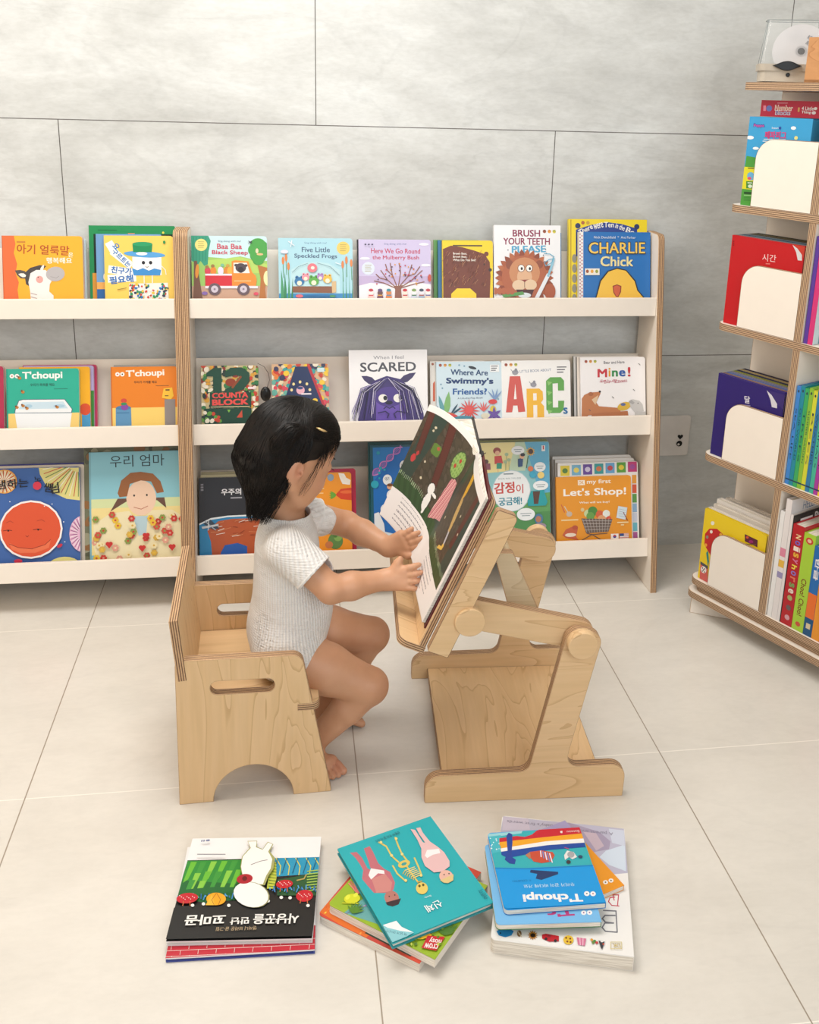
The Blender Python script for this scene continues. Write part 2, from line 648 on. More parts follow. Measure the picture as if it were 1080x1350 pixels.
def book(w, h, t, mat, cover, label, art=None, quad=None, group=None, spine=None, board=False, rad=None, pages=None, spine_art=None, name='picture_book'):
    """origin bottom-left-back corner; x across the cover, y up the cover, z = thickness; the printed front is at z = t"""
    root = thing(name, label, 'book', mat, group)
    spine = spine or cover
    tb = 0.0010 if board else 0.0022
    cr = 0.007 if board else 0.0015
    if rad is not None:
        cr = rad
    out = rounded([(0.0, 0.0), (w, 0.0, cr), (w, h, cr), (0.0, h)], 4)
    V, F, C = [], [], []

    def slab(outl, z0, z1, col, colside=None):
        n = len(V)
        k = len(outl)
        for z, cc in ((z0, col), (z1, col)):
            for x, y in outl:
                V.append((x, y, z)); C.append(lin(cc))
        F.append(tuple(n+i for i in range(k))[::-1])
        F.append(tuple(n+k+i for i in range(k)))
        for i in range(k):
            a, b_ = n+i, n+(i+1) % k
            F.append((a, b_, b_+k, a+k))
    slab(out, 0.0, tb, spine)
    slab(out, t-tb, t, cover)
    slab([(0.0, 0.0), (tb, 0.0), (tb, h), (0.0, h)], tb, t-tb, spine)
    A = Art(w, h, t, quad or [(0, 0), (100, 0), (100, 100*h/w), (0, 100*h/w)], cover)
    if art:
        art(A)
    if cr > 0.004 and A.v:
        # keep printed shapes inside the rounded outer corners
        nv = []
        for (x, y, z) in A.v:
            for cx, cy, sy in ((w-cr, cr, -1), (w-cr, h-cr, 1)):
                if x > cx and (y-cy)*sy > 0:
                    d = math.hypot(x-cx, y-cy)
                    if d > cr:
                        x, y = cx+(x-cx)*cr/d, cy+(y-cy)*cr/d
            nv.append((x, y, z))
        A.v = nv
    n = len(V)
    V += A.v
    F += [tuple(i+n for i in f) for f in A.f]
    C += A.c
    if spine_art:
        # spine drawn in a quad whose local x runs along z (thickness), mapped to the plane x = 0
        S = Art(t, h, 0.0, [(0, 0), (100*t/h*1.0, 0), (100*t/h, 100), (0, 100)], cover)
        spine_art(S, 100*t/h)
        n = len(V)
        V += [(-z-0.00003, y, x) for (x, y, z) in S.v]
        F += [tuple(i+n for i in f)[::-1] if False else tuple(i+n for i in f) for f in S.f]
        C += S.c
    me = bpy.data.meshes.new('cover')
    me.from_pydata(V, [], F)
    ca = me.attributes.new('ink', 'FLOAT_COLOR', 'POINT')
    ca.data.foreach_set('color', [x for c in C for x in (*c, 1.0)])
    link('cover', me, root, [M['ink']])
    ins = 0.0 if board else 0.0025
    pm = MB()
    d = 0.0004
    po = rounded([(tb, ins+d), (w-ins-d, ins+d, max(0.0005, cr-ins)), (w-ins-d, h-ins-d, max(0.0005, cr-ins)), (tb, h-ins-d)], 4)
    k = len(po)
    pm.v = [(x, y, tb-0.0001) for x, y in po] + [(x, y, t-tb+0.0001) for x, y in po]
    pm.f = [tuple(range(k))[::-1], tuple(range(k, 2*k))] + [(i, (i+1) % k, (i+1) % k+k, i+k) for i in range(k)]
    pm.build('pages', root, [pages or M['pages']])
    BOOKS.append(root)
    return root


def lean_mat(row, x, off, t):
    y0, z0, a = ROWS[row][:3]
    a = R(a)
    upv = Vector((0, math.sin(a), math.cos(a)))
    nv = Vector((0, -math.cos(a), math.sin(a)))
    return frame(Vector((x, y0, z0)) - nv*(off+t), (1, 0, 0), upv, nv)


GR = {1: 'picture books on the top ledges', 2: 'picture books on the middle ledges', 3: 'picture books on the bottom ledges'}


def sb(row, x, w, h, off, t, cover, label, art=None, quad=None, **kw):
    return book(w, h, t, lean_mat(row, x, off, t), cover, label, art, quad, GR[row], **kw)


def qd(x0, y0, x1, w, h, slant=0):
    b_ = y0+(x1-x0)*h/w
    return [(x0, y0), (x1, y0), (x1+slant, b_), (x0+slant, b_)]


# ---------------- top ledge, left shelf
def a_zebra(s):
    s.P([(0, 120), (68, 120), (76, 170), (66, 220), (82, 280), (72, 330), (88, 380), (80, 420), (90, 520), (0, 520)], 'E2703F')
    s.r(5, 120, 9, 520, 'C85A30')
    s.t('아기 얼룩말', 82, 222, 356, 232, 'B0532A', 0.03, 52)
    s.t('은', 352, 238, 376, 240, 'FFF4DC', 0.03)
    s.t('행복해요', 236, 276, 370, 276, 'FFF4E6', 0.035, 32)
    s.r(82, 154, 128, 164, 'C9863A')
    s.tear(130, 350, 46, 70, -60, '5B5551')
    s.P([(118, 330), (150, 300), (200, 285), (235, 290), (215, 310), (165, 320), (140, 400), (125, 390)], '4B4747')
    s.tear(125, 345, 22, 40, -75, 'F4ECE2')
    s.tear(205, 318, 16, 40, 25, 'F4ECE2')
    s.P([(150, 330), (180, 312), (230, 312), (262, 350), (262, 370), (250, 390), (246, 430), (268, 452), (268, 520), (150, 520), (146, 430), (138, 380)], 'F2ECE8')
    s.e(281, 334, 50, 40, 'B9B5B6', -8)
    s.l([(255, 348), (285, 356), (300, 346)], 2, '8E8A8B')
    s.e(197, 364, 19, 20, 'EBA7A0')
    s.e(190, 352, 3, 3, '2E2A2A')
    for y in (440, 460, 480):
        s.l([(150, y), (180, y+8)], 5, 'B8AFAD')


def a_yog(s):
    for i, (x0, y0, x1, y1) in enumerate(((578, 185, 600, 225), (600, 230, 680, 296), (580, 322, 690, 338), (576, 372, 700, 366))):
        s.l([(x0, y0-14), (x1, y1-14)], 42, 'F6F7EF')
    s.t('요', 590, 182, 612, 206, '2A77BF', 0.04)
    s.t('구르트는', 588, 214, 672, 296, '2A77BF', 0.04)
    s.t('친구가', 582, 326, 688, 338, '2F6FB8', 0.05, 36)
    s.t('필요해', 576, 388, 698, 376, '2F6FB8', 0.05, 40)
    s.r(695, 240, 848, 338, 'F7F5F0')
    s.P([(692, 300), (720, 312), (750, 300), (780, 314), (810, 302), (846, 310), (840, 340), (700, 340)], '3F8FD0')
    s.e(760, 226, 110, 17, '5AA3DC', 3)
    s.e(745, 222, 30, 9, 'F3F3F0')
    s.P([(697, 170), (803, 170), (798, 214), (700, 214)], '1E8A56')
    s.e(750, 170, 53, 12, '2C9C66')
    for x in (752, 790):
        s.e(x, 271, 12, 13, 'FFFFFF')
        s.e(x+1, 271, 9, 10, '2B2B33')
    s.l([(764, 292), (772, 297), (780, 291)], 2.5, '444444')
    for x in (755, 798):
        s.l([(x, 342), (x, 380)], 5, 'F3EFE8')
    s.l([(850, 290), (868, 310), (872, 335)], 4, 'F3EFE8')
    s.l([(700, 262), (688, 280), (694, 292)], 4, 'F3EFE8')
    s.P([(675, 385), (880, 380), (885, 520), (672, 520)], 'E9E9E2')
    s.dots(680, 388, 878, 518, 150, 7, ['2A77BF', 'D04A3A', 'F2F2EC', '2F8F5E', '333A55', 'E7C34A'], 4)
    s.l([(614, 418), (660, 408)], 4, '8E7A3A')
    s.e(866, 160, 7, 9, '2F8F4E')


sb(1, .071, .180, .172, 0, .016, 'F4B235', 'yellow board book with an orange scalloped spine and a grey-nosed foal, top ledge far left', a_zebra, qd(5, 125, 428, .18, .172), spine='D96A3C', board=True)
sb(1, .074, .181, .170, .017, .012, 'BFD3DE', 'pale blue book hidden behind the yellow foal book on the top ledge', board=True)
sb(1, .300, .159, .174, 0, .013, 'F5CF63', 'pale yellow book with a yogurt cup in a green-crowned blue hat, beside the double post', a_yog, qd(548, 125, 912, .159, .174), board=True)
sb(1, .279, .150, .179, .0145, .011, '6F9CCB', 'blue book with a sandy lower part, between the green book and the yogurt cup book',
   lambda s: (s.r(500, 380, 620, 420, 'E2A85A'), s.r(500, 418, 620, 520, '2C64A5'), s.e(546, 350, 8, 18, 'EDE7DC')), qd(503, 115, 850, .15, .179))
sb(1, .261, .199, .200, .027, .012, '1F8A50', 'tall green book at the back behind the yogurt cup book',
   lambda s: (s.r(490, 120, 905, 330, '13301F'), s.e(500, 225, 10, 30, '1B1B1B'), s.r(480, 330, 920, 560, 'E39A3A'), s.t('GREEN', 512, 102, 612, 102, '11633A', 0.01, 8) if False else None,
              s.r(512, 97, 612, 101, '11633A'), s.e(855, 111, 6, 6, 'E9D44A'), s.r(670, 115, 705, 122, 'D98A5A')), qd(466, 75, 915, .199, .2), spine='2A9158')


# ---------------- top ledge, right shelf (crop px of the photo's own proportions)
def badge(s, x, y, r_, c):
    s.e(x, y, r_, r_, c)
    for k in range(4):
        s.r(x-r_*.5, y-r_*.55+k*r_*.3, x+r_*(.5-.1*(k % 2)), y-r_*.47+k*r_*.3, 'A99B5A')


def a_baa(s):
    s.r(70, 122, 492, 260, 'CDE9EC')
    s.P([(70, 265), (160, 240), (260, 248), (340, 236), (400, 250), (492, 262), (492, 560), (70, 560)], '9FCB6B')
    s.P([(160, 258), (260, 248), (340, 240), (400, 254), (492, 280), (492, 330), (160, 330)], 'B8D86C')
    s.r(70, 402, 492, 560, 'C9A48C')
    s.P([(70, 122), (165, 122), (178, 150), (165, 210), (160, 280), (140, 290), (120, 262), (104, 285), (70, 260)], '3E9E80')
    for x in (84, 100, 118, 136, 152):
        s.l([(x, 130), (x-4, 262)], 4, '2F8B70')
    s.P([(84, 262), (100, 262), (126, 458), (140, 560), (70, 560), (80, 400)], '7D5A4A')
    badge(s, 125, 173, 34, 'F3E58A')
    s.t('Sing along with me!', 218, 158, 345, 158, '6A7FA0', 0.0, 12)
    s.t('Baa Baa', 213, 194, 350, 194, 'D2405A', 0.02, 28)
    s.t('Black Sheep', 184, 230, 382, 232, 'D2405A', 0.02, 28)
    for p in ((440, 170, 44, 36), (410, 200, 26, 30), (470, 200, 30, 50), (440, 230, 46, 42), (440, 262, 30, 22)):
        s.e(*p, '4FA54C')
    s.P([(436, 285), (492, 300), (486, 352), (476, 420), (492, 560), (430, 560), (446, 440), (452, 360)], 'B9773F')
    s.e(450, 224, 18, 6, 'F0C08A'); s.e(434, 205, 8, 14, 'F3D9B5')
    s.e(490, 358, 22, 42, 'F5E9B0')
    for x, c in ((158, 'D94A5A'), (190, 'E88B3A'), (230, 'E4DFF0'), (262, 'D98A3A'), (282, 'F0B04A')):
        s.e(x, 318, 16, 24, c)
    for x, y in ((155, 296), (187, 290), (240, 286), (270, 288)):
        s.e(x, y, 10, 9, ['7FBF9A', 'F3C24A', 'C9A24A', '9E7B4A'][int(x) % 4])
    s.e(100, 320, 10, 40, 'E7963F', 5)
    s.r(144, 340, 292, 404, 'D33440')
    s.r(144, 334, 292, 344, 'F0E6F2')
    s.P([(292, 264), (312, 258), (385, 264), (404, 325), (425, 345), (430, 372), (424, 404), (292, 404)], 'F0913A')
    s.P([(302, 272), (376, 272), (392, 330), (302, 330)], 'F7F0E6')
    s.e(342, 300, 30, 26, '54484F'); s.e(342, 312, 17, 17, '3A3238'); s.e(316, 286, 10, 8, '54484F'); s.e(370, 288, 10, 8, '54484F')
    s.r(143, 402, 436, 416, 'EDE4EA')
    s.r(304, 372, 398, 376, 'F8D9A0')
    for x in (195, 355):
        s.e(x, 420, 35, 34, '6B5A62'); s.e(x, 420, 20, 20, 'CFC6D2'); s.e(x, 420, 6, 6, '8C7F92')
    s.e(140, 443, 16, 10, '8C6FB0'); s.e(425, 446, 14, 9, 'D9546A')
    s.l([(388, 150), (406, 162)], 4, '4A3A50'); s.l([(388, 162), (406, 150)], 4, '4A3A50')


def a_frog(s):
    s.r(546, 132, 940, 420, 'AFDCE8')
    s.P([(612, 300), (680, 262), (740, 256), (810, 266), (870, 300), (870, 440), (612, 440)], 'BFE3E9')
    s.t('Sing along with me!', 684, 164, 802, 164, '5F7FA5', 0.0, 12)
    s.t('Five Little', 670, 206, 818, 206, '4A5F7F', 0.025, 26)
    s.t('Speckled Frogs', 630, 242, 856, 244, '4A5F7F', 0.025, 27)
    badge(s, 890, 184, 35, 'F0CF6A')
    s.r(546, 426, 940, 560, '3E8FC6')
    for i, x in enumerate((552, 566, 584, 600)):
        s.P([(x, 560), (x+22, 560), (x+20, 400), (x+8+i*4, 300+14*i)], ['4E9A6B', '3C8759'][i % 2])
    for i, x in enumerate((884, 900, 918, 934)):
        s.P([(x, 560), (x+16, 560), (x+4, 400), (x+2+i, 290-5*i)], ['4E9A6B', '3C8759'][i % 2])
    for x, y in ((570, 252), (586, 236), (598, 282), (886, 272), (906, 248), (932, 264)):
        s.e(x, y, 7, 21, 'E0874A')
        s.l([(x, y+20), (x+2, y+90)], 3, '5F9A5F')
    s.P([(618, 388), (830, 388), (834, 424), (618, 420)], '8C5A3F')
    s.P([(826, 362), (850, 360), (850, 420), (828, 424)], 'D9B98A')
    for x, y, c, r_ in ((655, 362, '3B7BB0', 26), (688, 340, 'EC9AA8', 20), (731, 360, '5FAE4A', 27), (766, 338, 'B48AC8', 18), (804, 350, 'F0BE4A', 24)):
        s.e(x, y, r_, r_*0.9, c); s.e(x-r_*.5, y-r_*.8, r_*.35, r_*.35, c); s.e(x+r_*.5, y-r_*.8, r_*.35, r_*.35, c)
        s.e(x, y+r_*.35, r_*.5, r_*.5, 'F3EAD2'); s.e(x-r_*.5, y-r_*.8, r_*.13, r_*.13, '222222'); s.e(x+r_*.5, y-r_*.8, r_*.13, r_*.13, '222222')
    s.e(724, 290, 26, 24, 'E87C86'); s.e(726, 290, 10, 9, 'F5E9DC')
    s.l([(618, 314), (650, 284), (700, 266)], 2, '5B7A85'); s.l([(750, 264), (820, 284), (870, 330)], 2, '5B7A85')
    s.e(654, 440, 20, 9, 'E8707A'); s.e(760, 438, 90, 6, '2E74AB'); s.e(830, 441, 16, 7, '4E9A6B')
    s.e(578, 205, 20, 10, 'E7E2F0'); s.l([(600, 150), (630, 172)], 4, 'F3F3F7'); s.l([(618, 145), (612, 178)], 4, 'F3F3F7')
    s.l([(848, 262), (876, 272)], 4, 'E9F4F7')


def a_mulb(s):
    s.r(50, 138, 432, 360, 'CFC5E6')
    s.r(50, 330, 432, 400, 'C4B2D6')
    s.P([(50, 380), (110, 365), (250, 378), (340, 360), (432, 374), (432, 560), (50, 560)], 'F1EEF2')
    s.t('Sing along with me!', 184, 168, 302, 168, '5F6FA0', 0.0, 12)
    s.t('Here We Go Round', 115, 210, 374, 212, 'C2395A', 0.022, 26)
    s.t('the Mulberry Bush', 122, 248, 368, 248, 'C2395A', 0.022, 26)
    badge(s, 99, 290, 34, 'DDE6F2')
    for x, y in ((395, 162), (405, 272), (82, 238)):
        s.e(x, y, 26, 7, 'F4F2FA')
    tr = '8E5A48'
    s.P([(236, 470), (240, 400), (232, 380), (262, 382), (280, 376), (272, 400), (278, 470), (285, 560), (225, 560)], tr)
    for p in (((245, 390), (200, 350), (165, 300)), ((250, 385), (225, 320), (215, 262)), ((258, 382), (270, 310), (262, 262)), ((262, 385), (310, 330), (330, 270)), ((268, 390), (330, 350), (385, 300)), ((240, 392), (180, 366), (130, 355)), ((270, 392), (340, 372), (395, 360)), ((225, 325), (200, 300), (190, 268)), ((310, 330), (345, 318), (372, 280)), ((200, 350), (160, 340), (140, 320))):
        s.l(list(p), 5, tr)
    rn = random.Random(3)
    for i in range(42):
        a = rn.uniform(math.pi, 2*math.pi); d = rn.uniform(60, 130)
        s.e(262+math.cos(a)*d*1.0, 375+math.sin(a)*d*0.85, 4, 4, ['C23A4A', '5A3A5A', 'E2A03A'][i % 3], 0, 7)
    for i, x in enumerate((112, 160, 206, 292, 340, 380, 415)):
        c = ['F2D0C8', '7A4A5A', 'E0884A', 'F0E0D0', 'CFD6E6', '9EB2C8', 'F0D8C0'][i]
        s.e(x, 448, 17, 28, c); s.e(x, 418, 14, 13, ['F6EFEA', '6B4A4A', 'D9884A', 'F3E6D6', 'F6F0EE', 'E9E6EE', 'F6EFEA'][i]); s.e(x, 404, 12, 8, ['C23A4A', '5F4A7A', '3E8FA0', 'C8303A', '7FA05A', '3A4A5A', 'C23A4A'][i])
        s.r(x-12, 428, x+12, 434, ['D24A5A', 'E0A03A', '4A8AB0', 'C8303A', '4A7A5A', 'B0503A', '5A5AA0'][i])
    for x in (85, 103, 121):
        s.e(x, 165, 5, 4, '4A4560')
    s.e(424, 340, 10, 20, 'C8503A')


def a_bearbook(s):
    s.r(495, 145, 760, 560, 'F6D41C')
    s.t('PICTURE BOOK', 550, 176, 705, 178, '5B4A22', 0.03, 9) if False else s.r(550, 168, 704, 176, '5B4A22')
    # plain brown rounded animal shape with crayon strokes
    s.P([(498, 190), (540, 172), (600, 180), (660, 196), (716, 214), (744, 256), (748, 330), (738, 560), (676, 560), (672, 420), (640, 392), (570, 392), (540, 420), (538, 560), (498, 560)], '74371F')
    s.e(726, 214, 12, 12, '74371F'); s.e(716, 268, 5, 5, '2A2020'); s.e(746, 296, 9, 9, '2A2020')
    rn = random.Random(5)
    for i in range(110):
        x, y = rn.uniform(502, 725), rn.uniform(195, 372)
        s.l([(x, y), (x+rn.uniform(-16, -3), y+rn.uniform(8, 24))], 1.5, ['4E2616', 'A5643E', 'C8936A'][i % 3])
    s.t('Brown Bear,', 549, 220, 622, 220, 'F7F1E6', 0.03, 12)
    s.t('Brown Bear,', 549, 236, 622, 236, 'F7F1E6', 0.03, 12)
    s.t('What Do You See?', 549, 252, 668, 252, 'F7F1E6', 0.03, 12)


def a_teeth(s):   # crop (640, 270) x4
    s.t('BRUSH', 144, 166, 288, 166, '8E2A4E', 0.04, 34)
    s.t('YOUR TEETH', 94, 208, 340, 208, '8E2A4E', 0.04, 34)
    s.t('PLEASE', 140, 250, 318, 246, '4FA6CE', 0.05, 34)
    for i, x in enumerate((312, 338, 364)):
        s.e(x, 139, 9, 9, ['A0522D', 'E8A33A', 'D8C840'][i])
        s.r(x-8, 134, x+8, 139, ['7A3A22', 'C8702A', '8A9A3A'][i])
    for x, y in ((118, 236), (128, 262), (318, 232), (306, 262), (322, 252)):
        s.e(x, y, 3, 3, '5A5A6A')
    for a_ in range(0, 360, 12):
        s.tear(205+95*math.cos(R(a_)), 380+88*math.sin(R(a_)), 34, 62, a_+90, ['A9562F', '8E4224', 'B8683C'][(a_//12) % 3])
    s.e(205, 375, 122, 112, 'B0603A')
    s.e(126, 312, 20, 24, '8E4A30'); s.e(284, 310, 20, 22, '8E4A30')
    s.e(205, 352, 82, 78, 'C98A5E')
    s.e(205, 375, 40, 46, 'DDB08A')
    for x in (187, 230):
        s.e(x, 330, 19, 20, '6E3A24'); s.e(x, 330, 16, 17, 'F7F3EC'); s.e(x+3, 332, 6, 8, '2A2020')
    s.P([(172, 390), (240, 388), (214, 406), (194, 406)], '8E3A30')
    s.e(175, 418, 36, 28, 'E3C6A4'); s.e(236, 416, 34, 28, 'E3C6A4')
    s.l([(205, 402), (205, 430)], 3, '5A2A20')
    s.P([(160, 440), (255, 440), (240, 480), (180, 482)], '4A1F1C')
    s.e(205, 470, 34, 14, 'DCE6EA')
    s.P([(85, 466), (195, 450), (205, 466), (95, 482)], '5D9A50')
    for x in range(50, 150, 22):
        s.e(x, 448, 14, 18, 'B4623C')
    s.e(340, 450, 30, 42, 'A85430')
    s.l([(268, 486), (330, 366)], 20, 'E4E9EE'); s.l([(330, 370), (352, 310), (360, 280)], 12, '8FC4DA')
    s.l([(360, 280), (335, 285), (310, 300), (318, 318), (350, 300), (362, 270), (340, 256), (310, 254)], 4, '5FA8C6')


def a_ten(s):
    s.P([(478, 125), (560, 100), (640, 86), (720, 95), (800, 118), (800, 260), (478, 260)], '27408E')
    s.e(488, 106, 14, 14, '27335E'); s.e(798, 108, 14, 14, '27335E')
    ws = (('There', 500, 152, 568, 118), ('were', 574, 124, 622, 112), ('Ten', 626, 112, 676, 112), ('in the', 682, 114, 730, 130), ('Bed', 738, 134, 802, 160))
    for w_, x0, y0, x1, y1 in ws:
        s.t(w_, x0, y0, x1, y1, 'F3F0E6', 0.03, 26)
    s.r(640, 140, 690, 144, 'D9DDEB')
    for x in (514, 540):
        s.e(x, 90, 9, 9, 'B0603A' if x < 530 else 'C8A03A')
    s.r(448, 75, 454, 560, 'C9A81E')
    for k in range(5):
        s.e(470, 270+50*k, 12, 22, '8E8A7A')


def a_chick(s):
    s.r(497, 150, 520, 560, 'F2EEE8')
    for k in range(24):
        for x in (503, 513):
            s.e(x, 162+18*k+(9 if x > 508 else 0), 3.4, 3.8, 'B03A6A', 0, 8)
    s.t('Nick Denchfield  ★  Ant Parker', 576, 182, 800, 184, 'E3ECF6', 0.0, 14) if False else s.t('Nick Denchfield  *  Ant Parker', 576, 184, 800, 184, 'E3ECF6', 0.005, 13)
    s.t('CHARLIE', 548, 264, 852, 262, '2A2A2A', 0.06, 62)
    s.t('CHARLIE', 550, 261, 850, 259, 'F2C95C', 0.025, 56)
    s.t('Chick', 612, 326, 786, 326, 'F0E0A0', 0.035, 50)
    s.r(528, 338, 606, 372, 'EFE9DC')
    for x, c in ((541, 'A0522D'), (566, 'E8A33A'), (591, '9AA03A')):
        s.e(x, 353, 8, 9, c)
    s.P([(560, 560), (590, 470), (608, 400), (650, 350), (700, 334), (750, 345), (800, 400), (815, 450), (860, 500), (870, 560)], '222222')
    s.P([(566, 560), (596, 470), (614, 404), (654, 355), (700, 340), (748, 350), (795, 404), (810, 452), (852, 500), (862, 560)], 'F3C244')
    s.P([(676, 428), (700, 420), (724, 428), (722, 460), (708, 486), (694, 484), (680, 462)], '8E3A22')
    s.P([(681, 432), (700, 425), (719, 432), (716, 458), (706, 480), (696, 480), (685, 460)], 'D0603A')


Q2 = lambda x0, x1, y, w, h: qd(x0, y, x1, w, h)
G4 = dict(board=True)
sb(1, .501, .179, .175, 0, .018, 'CDE9EC', 'nursery book with an orange and red truck, right beside the double post', a_baa, Q2(70, 490, 122, .18, .175), board=True)
sb(1, .707, .180, .171, 0, .018, 'AFDCE8', 'pale blue book with five little frogs on a log', a_frog, Q2(546, 940, 132, .18, .171), board=True)
sb(1, .902, .179, .169, 0, .014, 'CFC5E6', 'lilac book with a bare mulberry tree and snowy animals', a_mulb, Q2(50, 432, 138, .179, .169), board=True)
sb(1, .899, .168, .170, .015, .012, '26242B', 'black edged book just showing behind the lilac mulberry book')
sb(1, 1.110, .128, .168, 0, .012, 'F6D41C', 'yellow book with a big scratchy brown bear', a_bearbook, Q2(495, 760, 145, .128, .168), board=True)
sb(1, 1.101, .122, .169, .0125, .012, '2E6FA3', 'blue book peeking left behind the yellow bear book', spine='2E7FA8')
sb(1, 1.092, .115, .171, .025, .012, '5F9A4A', 'green striped book at the back of the yellow bear book stack', spine='7FA83A')
sb(1, 1.241, .172, .207, 0, .013, 'F0F1F3', 'tall white book with a toothbrushing lion, second from the right on the top ledge', a_teeth, Q2(44, 398, 108, .172, .207))
sb(1, 1.256, .163, .190, .014, .012, '2E7FB8', 'blue book hidden behind the toothbrushing lion book')
sb(1, 1.440, .209, .226, .020, .012, 'EFD51F', 'tall yellow book with a navy headboard, behind the blue chick book', a_ten, Q2(440, 852, 72, .209, .226))
sb(1, 1.462, .190, .192, .002, .014, '1F6FB8', 'blue book with a yellow chick head, rightmost on the top ledge', a_chick, Q2(497, 882, 150, .19, .192), spine='F2EEE8')


# ---------------- middle ledges (crop (0, 450) x4)
def mouse_title(s, x, y, w, c='F6F2EC'):
    for k in (0, 1):
        s.e(x+12+26*k, y-9, 12, 12, c); s.e(x+12+26*k, y-9, 4, 4, 'C0503A' if k == 0 else '4A4A4A')


def a_bath(s):
    s.r(36, 390, 420, 620, 'F2D07A')
    s.r(36, 148, 44, 620, '1F9A84')
    mouse_title(s, 54, 194, 0)
    s.t("T'choupi", 122, 212, 328, 210, 'F8F6F0', 0.05, 50)
    s.t('우리가 목욕을 해요', 160, 242, 288, 242, '2A5A50', 0.02, 16)
    s.r(284, 256, 356, 259, '2A7A6A')
    s.P([(98, 318), (120, 312), (340, 314), (380, 370), (376, 392), (76, 388), (78, 370)], '4A6A7A')
    s.P([(101, 321), (122, 315), (338, 317), (376, 370), (373, 388), (80, 385), (82, 371)], 'EEF1F2')
    s.P([(118, 328), (332, 328), (356, 366), (98, 366)], 'C9DFEA')
    s.P([(78, 388), (376, 392), (345, 620), (110, 620)], 'EEF1F2')
    s.e(150, 350, 20, 10, 'A9CBDD'); s.e(310, 352, 30, 9, 'A9CBDD')
    for x, y in ((90, 356), (122, 348), (142, 362), (300, 358), (122, 272), (106, 196)):
        s.e(x, y, 9, 8, 'C0803A'); s.e(x-6, y-6, 5, 5, '7A4A2A')


def a_bag(s):
    s.r(586, 362, 940, 620, 'F2D070')
    s.r(584, 136, 590, 620, 'C8681E')
    mouse_title(s, 608, 184, 0)
    s.t("T'choupi", 668, 200, 872, 194, 'F8F2E6', 0.05, 46)
    s.t('우리가 가게를 해요', 708, 228, 832, 228, '5A3A20', 0.02, 15)
    s.r(826, 240, 896, 243, '8A5A2A')
    s.P([(608, 362), (690, 362), (694, 620), (606, 620)], '5F94BC')
    s.e(650, 362, 40, 12, '4A7FA8')
    s.r(612, 386, 680, 394, '4A7FA8')
    s.e(652, 322, 16, 12, 'D04A3A'); s.e(656, 358, 20, 18, '8A4AA0'); s.e(652, 340, 16, 8, '3A8A5A')
    s.P([(868, 258), (914, 252), (922, 300), (906, 320), (858, 310)], 'F0C03A')
    s.r(878, 262, 900, 270, '6A4A2A'); s.r(874, 296, 894, 301, '6A4A2A')
    s.r(872, 318, 930, 620, '8E8784')


sb(2, -.024, .080, .172, 0, .012, 'B23050', 'crimson book cut off by the left edge on the middle ledge', board=True)
sb(2, .062, .166, .165, 0, .0115, '2FAE94', 'teal picture book with a white bathtub, on the left middle ledge', a_bath, qd(36, 146, 416, .166, .165), board=True)
sb(2, .088, .163, .169, .012, .0095, 'EFAE1E', 'yellow book fanned out right behind the teal bathtub book', lambda s: (s.r(420, 400, 500, 520, '4A9AC8'), s.e(440, 400, 34, 36, 'D8502A')), qd(60, 140, 470, .163, .169), board=True)
sb(2, .096, .162, .172, .022, .0085, 'B9AEDB', 'lilac book between the yellow and pink ones behind the teal bathtub book', lambda s: s.r(440, 290, 500, 560, '3E8A3A'), qd(80, 134, 492, .162, .172), board=True)
sb(2, .092, .172, .174, .031, .009, 'C23A62', 'dark pink book at the very back behind the teal bathtub book', board=True)
sb(2, .302, .155, .167, 0, .012, 'E58220', 'orange picture book with a blue bin, beside the double post', a_bag, qd(584, 134, 940, .155, .167), board=True)
sb(2, .307, .150, .172, .0125, .011, '9A9A94', 'grey book hidden behind the orange bin picture book', board=True)


# crop (230, 440) x4
def a_cnt(s):
    cols = ['5E9A3E', 'D8C49A', '8E3A2E', 'C8462E', 'F0E6D0', '3A7A4A', 'D9A03A', '2E3A36']
    s.dots(132, 168, 442, 480, 260, 13, cols, 8)
    s.P([(160, 210), (200, 182), (242, 182), (242, 320), (196, 320), (196, 228), (160, 228)], '1F4A38')
    s.P([(262, 205), (290, 182), (350, 180), (392, 210), (394, 255), (362, 300), (300, 322), (262, 322), (262, 300), (330, 262), (346, 232), (320, 222), (262, 235)], '1F4A38')
    s.e(290, 262, 28, 22, '8E3A24'); s.l([(300, 290), (345, 232)], 12, '8E4A2A')
    s.r(178, 318, 400, 402, '1B4434')
    s.t('COUNTA', 192, 348, 382, 346, 'E5504A', 0.07, 28)
    s.t('BLOCK', 192, 386, 382, 384, 'E5504A', 0.07, 30)
    s.r(182, 394, 392, 398, 'D8C49A')
    s.P([(146, 404), (400, 404), (400, 560), (150, 560)], '1B4434')
    s.P([(270, 412), (288, 412), (279, 428)], '7FB84A'); s.P([(320, 456), (350, 415), (352, 456)], 'C8503A')
    s.dots(148, 425, 230, 475, 14, 12, ['5E9A3E', 'F0E6D0', 'C8462E'], 2)
    s.r(384, 288, 422, 300, 'F2DCE0')


